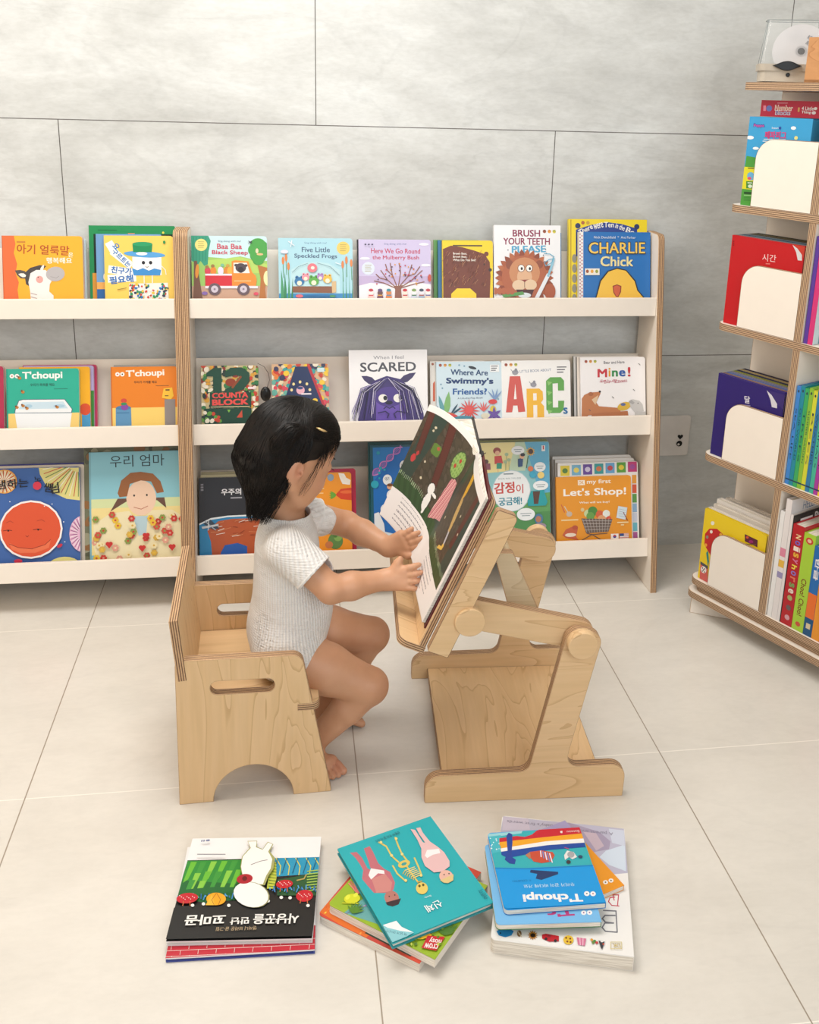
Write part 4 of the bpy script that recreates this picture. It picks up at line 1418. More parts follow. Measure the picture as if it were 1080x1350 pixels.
def a_time(s):
    s.t('시간', 488, 516, 600, 522, 'F2D8D4', 0.0, 60)
    s.r(518, 534, 552, 541, 'E08A80')
    s.P([(735, 365), (900, 372), (900, 520), (820, 470)], 'C83A2A'); s.P([(735, 370), (775, 400), (812, 450), (812, 498), (778, 496), (765, 430)], 'DAD8D8')
    for k in range(3):
        s.r(248, 362+16*k, 262, 372+16*k, '8A0A10')


def a_night(s):
    s.t('달', 540, 410, 586, 412, 'EDEAF2', 0.03, 54)
    s.r(522, 424, 590, 434, '9A92B8')
    s.P([(728, 300), (900, 330), (900, 460), (815, 400)], '3A2A72'); s.P([(728, 302), (770, 335), (815, 398), (815, 430), (772, 424), (760, 370)], 'DAD8DE')


def a_shroom(s):
    s.P([(262, 440), (268, 360), (310, 320), (380, 318), (430, 350), (470, 420), (440, 520), (330, 520)], 'C81E1E')
    for x, y, c in ((328, 342, 'F2E6D8'), (415, 358, 'F0B03A'), (290, 382, '8A8A7A'), (278, 442, 'F0A03A'), (350, 450, 'F2E6D8')):
        s.e(x, y, 13, 12, c)
    s.e(340, 280, 17, 14, 'F2EEDC'); s.e(516, 376, 17, 8, 'EEDC9A')
    s.P([(282, 500), (300, 480), (310, 560), (300, 600)], '1F8A80')
    s.P([(225, 570), (300, 596), (300, 620), (225, 592)], '4A4A52')
    s.P([(225, 592), (300, 620), (300, 740), (215, 740)], 'D8605A')
    s.e(258, 630, 28, 26, 'F4EAE6')
    for x, y in ((248, 618), (268, 622), (246, 642), (266, 646), (257, 632)):
        s.e(x, y, 5, 6, '2A2224')
    s.P([(608, 340), (700, 372), (700, 415), (610, 385)], '5A1030')
    s.e(628, 360, 10, 8, 'D8502A'); s.e(655, 385, 16, 10, '9A1A6A'); s.r(615, 400, 690, 404, '8A7A2A')


def a_pig(s):   # crop (960, 0) x4.82 ; plain meadow scene
    s.P([(130, 975), (230, 990), (560, 1010), (560, 1400), (60, 1400)], '4A9A3A')
    s.P([(100, 1045), (200, 1050), (200, 1200), (80, 1195)], 'E0D82A')
    s.e(160, 1108, 26, 28, '6AB0D8'); s.e(150, 1122, 14, 10, 'E0506A')
    s.r(128, 1142, 182, 1192, '3E8A32'); s.r(138, 1150, 170, 1156, 'E6F0E0'); s.e(156, 1176, 15, 12, 'D8E6D0')
    s.r(112, 1216, 180, 1232, '1E4A1E'); s.r(112, 1238, 176, 1242, 'A8D89A')
    for y in (1256, 1266, 1276):
        s.r(112, y, 168, y+3, '2F7A2A')
    s.r(140, 1052, 200, 1058, '5A5A1A')
    for p in ((155, 862, 24, 11), (193, 927, 20, 9), (430, 802, 16, 10)):
        s.e(*p, 'F2F6F6')
    s.e(450, 859, 11, 11, 'E8E08A')
    s.t('Peppa', 176, 804, 246, 804, '2A3A9A', 0.06, 26)
    s.t('Peppa', 178, 802, 244, 802, 'D85AA8', 0.02, 20)
    s.t('Season', 294, 808, 336, 808, 'F0F4F8', 0.0, 11); s.e(346, 803, 8, 9, '2A4AA0')
    s.t('페파피그', 250, 866, 386, 868, 'D83A7A', 0.05, 44)
    s.r(244, 868, 386, 872, 'E8F2F8'); s.r(238, 880, 330, 884, 'E8F2F8')
    s.e(236, 948, 24, 18, 'E89AB4')


pocket(0, [(.024, .183, .186, .010, 'F0CF1A', 'yellow book with a spotted red mushroom, front of the lowest bookcase pocket', a_shroom, [(268, 175), (760, 342), (716, 800), (196, 700)], {}),
           *[(.024+.004*(k % 2), .183, .186+.004*((k*7) % 5), .013+.002*(k % 3), c, f'{l} thick paged book behind the yellow mushroom book', None, None, {})
             for k, (c, l) in enumerate((('E4DCD0', 'cream'), ('D8CFC2', 'pale grey brown'), ('EFE8DE', 'ivory'), ('CFC5B6', 'dull beige'), ('DDD4C8', 'light taupe'), ('D4C8B8', 'rearmost sandy')))]])
pocket(1, [(.020, .186, .200, .010, '2A1A6E', 'dark navy book with a page corner curl, second pocket from the bottom', a_night, [(305, 190), (880, 312), (800, 960), (225, 840)], dict(spine='3A2A80')),
           *[(.020, .186, .199, .011, c, f'{l} book in the stack behind the dark navy one', None, None, dict(rad=.003))
             for c, l in (('8A6A5A', 'reddish brown'), ('5A6AA0', 'slate blue'), ('7A7A90', 'grey lilac'), ('8A8A3A', 'olive'), ('1E2A4A', 'midnight blue'), ('B09A6A', 'tan'), ('2A2240', 'rearmost near black'))]])
pocket(2, [(.016, .192, .202, .010, 'C4101A', 'bright red book with a page corner curl, third pocket from the bottom', a_time, [(248, 315), (838, 380), (740, 1150), (170, 1035)], dict(spine='B00E18')),
           *[(.018, .190, .202, .012, c, f'{l} book in the stack behind the bright red one', None, None, {})
             for c, l in (('6E8288', 'grey blue'), ('2A4A6A', 'deep blue'), ('7A8A90', 'pale slate'), ('5A4A32', 'brown'), ('6A6438', 'dark olive'), ('221E1E', 'rearmost black'))]])
pocket(3, [(.028, .160, .190, .045, '3AA0D4', 'sky blue box set with a green meadow, in the top pocket of the bookcase', a_pig, [(152, 738), (545, 750), (520, 1340), (84, 1310)], dict(rad=.001, pages=M['box_blue']))])
book(.176, .045, .034, TM @ frame((.028, .045, TZ[3]+.1915), (1, 0, 0), (0, 1, 0), (0, 0, 1)), 'C0283E', 'crimson box lying flat on top of the sky blue box set', None, None, None, pages=M['box_red'])


# the long red side of that box carries lettering: a printed strip that belongs to the box
def strip(parent, name, w, h, mat, base, art, quad):
    A = Art(w, h, 0.0, quad, base)
    A.local_poly([(0, 0), (w, 0), (w, h), (0, h)], base)
    art(A)
    me = bpy.data.meshes.new(name)
    me.from_pydata(A.v, [], A.f)
    ca = me.attributes.new('ink', 'FLOAT_COLOR', 'POINT')
    ca.data.foreach_set('color', [x for c in A.c for x in (*c, 1.0)])
    o = link(name, me, parent, [M['ink']])
    o.matrix_local = mat
    return o


def a_num(s):
    s.r(178, 664, 196, 700, 'E88A9A'); s.e(218, 683, 20, 20, '6A7AB8')
    s.t('Number', 258, 696, 376, 700, 'F4EAE0', 0.07, 36); s.t('Number', 260, 694, 374, 698, 'D8884A', 0.0, 32)
    s.t('Blocks', 262, 726, 362, 728, 'F4EAE0', 0.06, 30); s.t('Blocks', 264, 724, 360, 726, '4A3A8A', 0.0, 26)
    s.r(272, 646, 342, 650, 'E8A0A8')
    s.t('I', 414, 704, 422, 704, 'D8A05A', 0.04, 26)
    s.t('4 Little', 438, 694, 516, 696, 'F4EAE0', 0.03, 24); s.e(528, 684, 11, 10, 'F4EAE0')
    s.t('Thing', 438, 720, 500, 722, 'F4EAE0', 0.03, 22); s.e(520, 712, 14, 11, 'E8D8D0')


strip(BOOKS[-1], 'printed_side', .176, .034, frame((0, -.0006, 0), (1, 0, 0), (0, 0, 1), (0, -1, 0)), 'C0283E', a_num, [(166, 628), (630, 640), (630, 752), (156, 736)])


def spine_mat(t, z, tilt=0.0):
    """upright book with its spine facing out of the tower; thickness runs along the face"""
    # local x = inwards (spine at x=0), local y = up, local z = +u (towards the viewer's right hand side)
    return TM @ frame((t, 0.006, z), Vector((0, 1, 0)), Vector((math.sin(tilt), 0, math.cos(tilt))), Vector((1, 0, 0)) if not tilt else Vector((math.cos(tilt), 0, -math.sin(tilt))))


def row_up(zi, items, t0=0.2375, group='books standing upright on the right half of the tall bookcase'):
    t = t0
    for (th, h, w, col, lab, art, q, kw) in items:
        book(w, h, th-.0006, spine_mat(t, TZ[zi]+.0006), col, lab, art, q, group, **kw)
        t += th


def spine_txt(txt, col, a=20, b_=80, dx=0.35):
    # text running down the spine
    return lambda s, k: s.t(txt, k*dx, a, k*dx, b_, col, 0.03, k*0.5)


row_up(0, [(.012, .262, .20, 'EFEDEA', 'thin white book right against the divider at the bottom of the bookcase', None, None, {}),
           (.015, .295, .21, 'E6E2E2', 'white book with faint blue lettering, tallest in the bottom row', lambda s: s.t('HELEN OXENBURY', 20, 14, 92, 14, '6A82A8', 0.0, 9), None,
            dict(spine_art=lambda s, k: (s.r(0, 0, k, 100, 'E9E2DF'), s.r(0, 40, k, 47, 'E08AA0'), s.r(0, 50, k, 56, 'E8B84A'), s.r(0, 60, k, 65, '9A92B8')))),
           (.010, .262, .20, '1E1C20', 'black book with white block lettering, bottom row of the bookcase', lambda s: (s.r(12, 6, 34, 10, 'EDEAEA'), s.t('BOOK', 38, 14, 70, 14, 'EDEAEA', 0.04, 11)), None, dict(spine='E9E2DF')),
           (.030, .245, .17, 'C01A2A', 'thick red book with a colourful lettered spine', None, None,
            dict(spine_art=lambda s, k: [s.r(0, 0, k, 100, 'B81824')] + [s.t(ch, k*.35, 9+6*i, k*.35, 13+6*i, c, 0.04, k*.42) for i, (ch, c) in enumerate(zip('Noisyhorse', ['F0D8A0', '6A6ACA', 'F0E0D0', 'E8B03A', 'D87AA0', 'F0D84A', '8A7ACA', 'E07A5A', '7AA05A', 'F0E0D0']))] + [s.e(k*.55, y, k*.22, 2.6, c) for y, c in ((72, 'A8B06A'), (82, '6A5A5A'), (92, 'D8A0A8'))])),
           (.030, .236, .17, '8CC84A', 'green train book with a lime spine', lambda s: (s.t('CHOO!', 6, 38, 60, 38, 'A84A1E', 0.03, 12), s.e(26, 55, 16, 12, '4A90D0'), s.e(26, 55, 8, 7, 'F0EEEA'), s.r(10, 75, 60, 92, '3A7AC0'), s.e(20, 96, 9, 9, 'C8502A'), s.e(48, 96, 9, 9, 'C8502A')), None,
            dict(spine='A8CC3A', spine_art=lambda s, k: (s.r(0, 0, k, 100, 'A9CF3C'), s.e(k*.5, 7, k*.32, 3.4, 'C8402E'), s.e(k*.5, 7, k*.18, 1.8, 'E8C0A0'), s.t('Choo! Choo!', k*.3, 46, k*.3, 84, '7A3A12', 0.03, k*.42), s.e(k*.5, 93, k*.22, 2.4, 'C8503A')))),
           (.022, .215, .15, '2A72B8', 'blue and orange spined book in the bottom row', None, None,
            dict(spine_art=lambda s, k: (s.r(0, 0, k, 100, '1F6AB0'), s.r(0, 52, k, 80, 'E8702A'), s.r(0, 80, k, 100, '16527E'), s.t('한글', k*.3, 12, k*.3, 36, 'EDEAEA', 0.04, k*.5), s.r(k*.25, 86, k*.75, 92, 'D8C8A0')))),
           (.020, .190, .15, 'E8962A', 'orange spined book at the right end of the bottom row', None, None, dict(spine='E8962A')),
           (.016, .190, .15, 'C83A6A', 'pink book cut off by the right edge in the bottom row', None, None, {})])
cols2 = [('3F86D0', 'blue'), ('1E8AA0', 'teal'), ('3AA860', 'leaf green'), ('8ABC3A', 'yellow green'), ('D4D43A', 'lime'), ('2E7AA8', 'steel blue'), ('44B496', 'sea green'), ('A83A9A', 'purple'), ('F0C83A', 'golden yellow'), ('A0502A', 'brown'), ('6AA83A', 'grass green'), ('3A5AA8', 'royal blue')]
row_up(1, [(.0105, .226+.003*(k % 2), .19, c, f'slim {n} spined book in the bright row of the bookcase', (lambda s: (s.r(0, 0, 100, 130, '2A9AA0'), s.P([(0, 0), (100, 0), (100, 10), (0, 24)], 'E8E0D0'))) if k == 11 else None, None,
                dict(spine_art=(lambda tx: (lambda s, kk: (s.t(tx, kk*.3, 22, kk*.3, 74, '1E3A4A', 0.0, kk*.42), s.r(0, 94, kk, 95.5, '1E3A5A'), s.e(kk*.5, 5, kk*.2, 1.4, '2A3A4A'))))(['SEA LIFE', 'OUR WORLD', 'TREES', 'SUMMER GARDEN', 'BEES', 'WEATHER', 'ANIMALS', 'FAIRY TALE', 'THE SUN', 'BREAD', 'FROGS', 'OCEAN'][k]))) for k, (c, n) in enumerate(cols2)])


def a_laundry(s):
    s.r(0, 0, 100, 60, '9FC8E0'); s.P([(0, 30), (60, 10), (100, 40), (100, 70), (0, 60)], '8CC49A'); s.r(0, 62, 100, 150, 'CFE2E8')
    s.P([(30, 70), (70, 70), (66, 130), (34, 130)], '7FB6C8'); s.r(28, 66, 72, 72, '3A5A72'); s.e(30, 50, 5, 8, 'E0A040'); s.l([(10, 40), (26, 60), (10, 60)], 2, '3A6A5A')
    s.r(10, 92, 20, 120, '6A9AB0'); s.r(50, 88, 55, 98, '5A4A4A')


row_up(2, [(.010, .228, .19, '5A3A9A', 'violet spined book against the divider, third row of the bookcase', None, None, {}),
           (.013, .229, .19, 'D8387A', 'hot pink spined book showing a pale blue picture cover, third row', a_laundry, None, dict(spine='D8387A'))])
row_up(3, [(.012, .20, .17, 'EFECE6', 'white book peeking at the right edge in the top row', None, None, {})], t0=.2385)

# wooden box on top
wb = thing('wooden_box', 'orange brown wooden box on top of the tall bookcase, cut off by the right edge', 'box', TM @ Matrix.Translation((.154, .012, TZ[4])))
o = MB().add(box_data(0, 0, 0, .15, .12, .006)).add(box_data(0, 0, 0, .15, .010, .088)).add(box_data(0, .11, 0, .15, .12, .088)).add(box_data(0, .01, 0, .010, .11, .088)).add(box_data(.14, .01, 0, .15, .11, .088)).build('box_body', wb, [M['oak']], bevel=0)
MB().add(box_data(.010, .010, .078, .14, .11, .084)).build('box_lid', wb, [M['oak']])

# compact disc player
M['greige'] = plain('warm_grey_plastic', (0.72, 0.68, 0.62), 0.45)
M['blackp'] = plain('black_plastic', (0.07, 0.07, 0.07), 0.3)
M['glass'] = plain('clear_acrylic', (0.97, 0.99, 0.99), 0.03)
gb = M['glass'].node_tree.nodes['Principled BSDF']
gb.inputs['Alpha'].default_value = 0.07
gb.inputs['Specular IOR Level'].default_value = 0.8
mt, nt, b = new_mat('disc_face')
nt.links.new(ramp(nt, noise(nt, coords(nt), 12, 2), [(0.3, lin((.80, .79, .80))), (0.7, lin((.88, .87, .88)))]), b.inputs['Base Color'])
b.inputs['Metallic'].default_value = 0.25
b.inputs['Roughness'].default_value = 0.25
M['disc'] = mt
pd = TP + TU*.047 + TN*.006
px_ = Vector((.93, -.36, 0)).normalized()
PM = frame((pd.x, pd.y, TZ[4]), px_, Vector((0, 0, 1)).cross(px_), (0, 0, 1))
pl = thing('disc_player', 'beige disc player with a clear lid and black catch, on the tall bookcase', 'disc player', PM)


def loft(w0, d0, z0, w1, d1, z1, r=.012, x0=0, y0=0, x1=0, y1=0):
    a = rounded([(x0, y0, r), (x0+w0, y0, r), (x0+w0, y0+d0, r), (x0, y0+d0, r)], 5)
    b_ = rounded([(x1, y1, r), (x1+w1, y1, r), (x1+w1, y1+d1, r), (x1, y1+d1, r)], 5)
    k = len(a)
    v = [(x, y, z0) for x, y in a]+[(x, y, z1) for x, y in b_]
    f = [tuple(range(k))[::-1], tuple(range(k, 2*k))]+[(i, (i+1) % k, (i+1) % k+k, i+k) for i in range(k)]
    return v, f


MB().add(loft(.122, .095, .002, .122, .095, .024)).build('player_base', pl, [M['greige']])
MB().add(loft(.130, .101, .024, .132, .103, .038, .014, -.004, -.003, -.005, -.004)).build('player_deck', pl, [M['greige']])
v, f = loft(.130, .101, .0385, .112, .060, .128, .010, -.004, -.003, .006, .030)
cov = MB().add((v, [q for q in f if q != f[0]]))
co = cov.build('clear_lid', pl, [M['glass']])
sm = co.modifiers.new('sol', 'SOLIDIFY')
sm.thickness = .0016
M['rim'] = plain('lid_edge_highlight', (0.55, 0.58, 0.58), 0.1)  # grey tubes added along the lid edges as painted highlights
rb, rtp = v[:24], v[24:48]
MB().add(tube_data([Vector(p) for p in rtp]+[Vector(rtp[0])], .0009, 6)).build('lid_rim_highlight', pl, [M['rim']], smooth=True)
for q in (2, 8, 14, 20):
    MB().add(tube_data([Vector(rb[q]), Vector(rtp[q])], .0007, 6)).build('lid_corner_highlight', pl, [M['rim']], smooth=True)
dp = []
segs = 64
for r_ in (.0075, .019, .058, .0598):
    dp.append([(r_*math.cos(2*math.pi*k/segs), r_*math.sin(2*math.pi*k/segs)) for k in range(segs)])
dv, df = [], []
for z in (0, .0012):
    for ring in (dp[0], dp[3]):
        dv += [(x, y, z) for x, y in ring]
for k in range(segs):
    a, b_ = k, (k+1) % segs
    df += [(a, b_, segs+b_, segs+a)[::-1], (2*segs+a, 2*segs+b_, 3*segs+b_, 3*segs+a), (segs+a, segs+b_, 3*segs+b_, 3*segs+a), (a, b_, 2*segs+b_, 2*segs+a)[::-1]]
disc_t = thing('compact_disc', 'silvery disc leaning under the clear lid of the player', 'disc', PM @ frame((.083, .052, .066), (1, 0, 0), (0, .34, .94), (0, -.94, .34)))
dm = bpy.data.meshes.new('disc')
dm.from_pydata(dv, [], df)
link('disc', dm, disc_t, [M['disc']])
ds = Art(.12, .12, .0014, [(0, 0), (100, 0), (100, 100), (0, 100)], 'DDDDDD')
ds.e(50, 50, 10, 10, 'B0AFB2', 0, 32); ds.e(50, 50, 6.3, 6.3, '3A3A3E', 0, 32)
ds.t('READ YOUR', 58, 26, 88, 44, '4A4A52', 0.03, 7); ds.t('BOOK PLEASE', 56, 36, 84, 56, '4A4A52', 0.03, 7)
me = bpy.data.meshes.new('print')
me.from_pydata([(x-.06, y-.06, z) for x, y, z in ds.v], [], ds.f)
ca = me.attributes.new('ink', 'FLOAT_COLOR', 'POINT')
ca.data.foreach_set('color', [x for c in ds.c for x in (*c, 1.0)])
link('disc_print', me, disc_t, [M['ink']])
lv = [(-.030+.060*k/16, -.0, .0098*math.sin(math.pi*k/16)**1.3) for k in range(17)]
out = [(x, z) for x, y, z in lv]+[(x, -z) for x, y, z in reversed(lv[1:-1])]
panel('catch', out, .006, pl, frame((.052, -.0045, .034), (1, 0, 0), (0, 0, 1), (0, -1, 0)), [M['blackp'], M['blackp']], bevel=.0015)
MB().add(cyl_data(.0042, .0015, 24)).build('knob', pl, [M['blackp']], mat=frame((.056, -.001+.0008, .016), (1, 0, 0), (0, 0, 1), (0, -1, 0)))
for x in (.02, .10):
    MB().add(cyl_data(.006, .002, 16, ch=.0004)).build('rubber_foot', pl, [M['blackp']], mat=Matrix.Translation((x, .012, 0)))

# wall plate
M['plate'] = plain('white_switch_plastic', (0.88, 0.86, 0.84), 0.35)
wp = thing('wall_plate', 'white wall plate with a small black heart, on the tiles right of the shelf', 'wall plate', frame((1.718, -.0002, .279), (1, 0, 0), (0, 0, 1), (0, -1, 0)))
panel('plate', rounded([(0, 0, .007), (.121, 0, .007), (.121, .118, .007), (0, .118, .007)], 5), .007, wp, None, [M['plate'], M['plate']], bevel=.002)
ht = [(16*math.sin(t)**3, 13*math.cos(t)-5*math.cos(2*t)-2*math.cos(3*t)-math.cos(4*t)) for t in [2*math.pi*k/28 for k in range(28)]]
panel('heart_mark', [(x*.00050+.094, y*.00052+.056) for x, y in ht], .0008, wp, Matrix.Translation((0, 0, .007)), [M['blackp'], M['blackp']], bevel=0)
MB().add(cyl_data(.0085, .0012, 24, ch=.0003)).build('dark_dial', wp, [M['blackp']], mat=Matrix.Translation((.093, .036, .007)))
MB().add(cyl_data(.0032, .0014, 20, ch=.0003)).build('dial_glint', wp, [M['plate']], mat=Matrix.Translation((.0905, .034, .0080)))  # pale disc off the middle, a painted glint on the dial

# little black charm between the two chunky block books
M['cord'] = plain('dark_cord', (0.25, 0.22, 0.2), 0.6)
chm = thing('black_charm', 'small black rounded charm on a thin cord between the two chunky block books', 'charm', Matrix.Translation((.671, -.150, .524)))
mb = MB()
for i in range(8):
    pass
v, f = [], []
for i in range(9):
    th = math.pi*i/8
    for k in range(16):
        ph_ = 2*math.pi*k/16
        v.append((.013*math.sin(th)*math.cos(ph_), .008*math.sin(th)*math.sin(ph_), .019*math.cos(th)))
for i in range(8):
    for k in range(16):
        f.append((i*16+k, i*16+(k+1) % 16, (i+1)*16+(k+1) % 16, (i+1)*16+k))
MB().add((v, f)).build('charm_body', chm, [M['blackp']], smooth=True)
MB().add(tube_data([(-.018, .012, .075), (-.002, .004, .068), (.008, 0, .052), (.010, 0, .035), (.004, 0, .016)], .0007, 6)).build('cord', chm, [M['cord']])

# ------------------------------------------------------------------ child's cube chair
cu = Vector((1, .022, 0)).normalized()
cv = Vector((-.022, 1, 0)).normalized()
CM = frame((.524, -.956, 0), cu, cv, (0, 0, 1))
ch = thing('cube_chair', 'low birch plywood cube chair with slotted side panels, under the child', 'chair', CM)
arc = [(.1315+.0715*math.cos(a), .0715*math.sin(a)) for a in [math.pi*(1-k/20) for k in range(21)]]
side = rounded([(0, 0)]+arc+[(.272, 0, .003), (.2215, .288, .020), (.004, .292, .012)], 5)
slot = rounded([(.062, .221, .0128), (.173, .219, .0128), (.173, .2455, .0128), (.062, .2475, .0128)], 8)
for y in (0.018, .2915):
    panel('side_panel', side, .018, ch, frame((0, y, 0), (1, 0, 0), (0, 0, 1), (0, -1, 0)), [M['birch'], M['edge']], holes=[slot])
# seat board, front corners rounded and reaching through the side panels
panel('seat', rounded([(.024, .0184), (.2125, .0184), (.2125, -.0008), (.252, -.0008, .016), (.252, .2923, .016), (.2125, .2923), (.2125, .2731), (.024, .2731)], 6), .0145, ch, Matrix.Translation((0, 0, .1755)), [M['birch_x'], M['edge']])
# backrest leaning slightly back
bd = Vector((-.010, 0, .118)).normalized()
panel('backrest', rounded([(.0184, 0), (.2731, 0), (.2731, .098), (.2923, .098), (.2923, .215), (-.0008, .215), (-.0008, .098), (.0184, .098)]), .0155, ch,
      frame((.0235+.0078, 0, .156), (0, 1, 0), bd, Vector((0, 1, 0)).cross(bd)) @ Matrix.Translation((0, 0, -.0155)), [M['birch'], M['edge']])

# ------------------------------------------------------------------ book stand desk
du = Vector((.998, -.0597, 0)).normalized()
dv_ = Vector((.0597, .998, 0)).normalized()
DM = frame((.962, -1.002, 0), du, dv_, (0, 0, 1))
dk = thing('reading_stand', 'birch plywood book stand with a tilted tray and round knobs, in front of the child', 'book stand', DM)
def sframe(y):
    return frame((0, y, 0), (1, 0, 0), (0, 0, 1), (0, -1, 0))
sf = rounded([(0, 0, .003), (.368, 0, .003), (.370, .069, .026), (.262, .071, .020), (.249, .115), (.308, .315, .020), (.262, .345, .026), (.222, .300), (.202, .072, .022), (0, .062, .026)], 7)
sf = rounded([(0, 0, .003), (.368, 0, .003), (.370, .070, .028), (.257, .068, .020), (.262, .105), (.3085, .340, .024), (.2445, .352, .024), (.188, .060, .022), (0, .057, .028)], 7)
panel('side_frame', sf, .018, dk, sframe(.018), [M['birch_x'], M['edge']])
panel('side_frame', sf, .018, dk, sframe(.416), [M['birch_x'], M['edge']])
panel('base_board', rounded([(.035, .0182), (.333, .0182), (.333, .3978), (.035, .3978)]), .016, dk, Matrix.Translation((0, 0, .010)), [M['birch'], M['edge']])
# links
for y in (.0370, .3795):
    c0, c1 = Vector((.074, .372)), Vector((.268, .326))
    d = (c1-c0).normalized()
    nn = Vector((-d.y, d.x))
    r_ = .0285
    o_ = []
    for k in range(13):
        a = math.pi/2+math.pi*k/12
        o_.append(tuple(c0+d*(r_*math.cos(a))+nn*(r_*math.sin(a))))
    for k in range(13):
        a = -math.pi/2+math.pi*k/12
        o_.append(tuple(c1+d*(r_*math.cos(a))+nn*(r_*math.sin(a))))
    panel('link_arm', o_, .0178, dk, sframe(y), [M['birch_x'], M['edge']])
E1 = Vector((.390, 0, .921)).normalized()
E3 = Vector((-.921, 0, .390)).normalized()
# side bars behind the tray
b0 = Vector((-.004, 0, .324))
for y in (0.0165, .4145):
    a2 = Vector((E1.x, E1.z)); n2 = Vector((-E3.x, -E3.z))
    q0 = Vector((b0.x, b0.z))
    if y < .1:
        bar = [tuple(q0), tuple(q0+n2*.039), tuple(q0+n2*.039+a2*.285), tuple(q0+a2*.283)]
        bar = rounded([(*bar[0], .003), (*bar[1], .003), (*bar[2], .010), (*bar[3], .006)], 5)
        panel('tray_bar', bar, .0160, dk, sframe(y-.018), [M['birch_x'], M['edge']])
    else:
        bar = rounded([(*bar0, r0) for bar0, r0 in ((tuple(q0), .003), (tuple(q0+n2*.039), .003), (tuple(q0+n2*.039+a2*.240), .010), (tuple(q0+a2*.240), .006))], 5)
        panel('tray_bar', bar, .0160, dk, sframe(y+.0025), [M['birch_x'], M['edge']])
TO = b0 + E3*.0004   # tray back plane
tray = frame(TO-E1*.004, (0, 1, 0), E1, Vector((0, 1, 0)).cross(E1))
tn = Vector((0, 1, 0)).cross(E1)
# tray panel (local x = depth, y = slope, z = ±normal)
sgn = 1 if tn.dot(E3) > 0 else -1
panel('tray_panel', rounded([(.0, 0), (.397, 0), (.397,   .290, .010), (.0, .290, .010)], 6), .012, dk,
      tray if sgn > 0 else tray @ Matrix.Translation((0, 0, -.012)), [M['birch'], M['edge']])
# lip board at the bottom of the tray
lp = frame(TO-E1*.004, (0, 1, 0), E3, Vector((0, 1, 0)).cross(E3))
ln = Vector((0, 1, 0)).cross(E3)
panel('tray_lip', rounded([(0, -.001), (.397, -.001), (.397, .048, .018), (0, .048, .018)], 6), .013, dk,
      lp if ln.dot(E1) < 0 else lp @ Matrix.Translation((0, 0, -.013)), [M['birch'], M['edge']])
for (x, z, y) in ((.0675, .379, -.002), (.268, .326, -.0002)):
    MB().add(cyl_data(.0262, .0215 if z > .35 else .018, 48)).build('round_knob', dk, [M['birch_x']], mat=sframe(y) @ Matrix.Translation((x, z, .0)))
MB().add(cyl_data(.0262, .018, 48)).build('round_knob', dk, [M['birch_x']], mat=frame((.268, .4165, .326), (1, 0, 0), (0, 0, -1), (0, 1, 0)))
# supporting strut
st = [(.150, .470), (.113, .462), (.157, .322), (.215, .322)]
panel('strut', rounded([(.1525, .462, .008), (.118, .462, .004), (.156, .330), (.213, .330)][::-1]), .018, dk, sframe(.090), [M['birch_pale'], M['edge']])
MB().add(tube_data([(.185, .036, .345), (.185, .3625, .345)], .007, 20)).build('cross_rod', dk, [M['birch_pale']], smooth=False)

# ------------------------------------------------------------------ books lying on the floor
def lying(w, h, t, tl, ang, zb, cover, label, art=None, quad=None, group='books in the stacks on the floor', **kw):
    """tl = world position of the cover's own top-left corner, ang = direction of its top edge"""
    a = R(ang)
    x = Vector((math.cos(a), math.sin(a), 0))
    y = Vector((-math.sin(a), math.cos(a), 0))
    o = Vector((tl[0], tl[1], 0)) - y*h
    o.z = zb
    return book(w, h, t, frame(o, x, y, (0, 0, 1)), cover, label, art, quad, group, **kw)


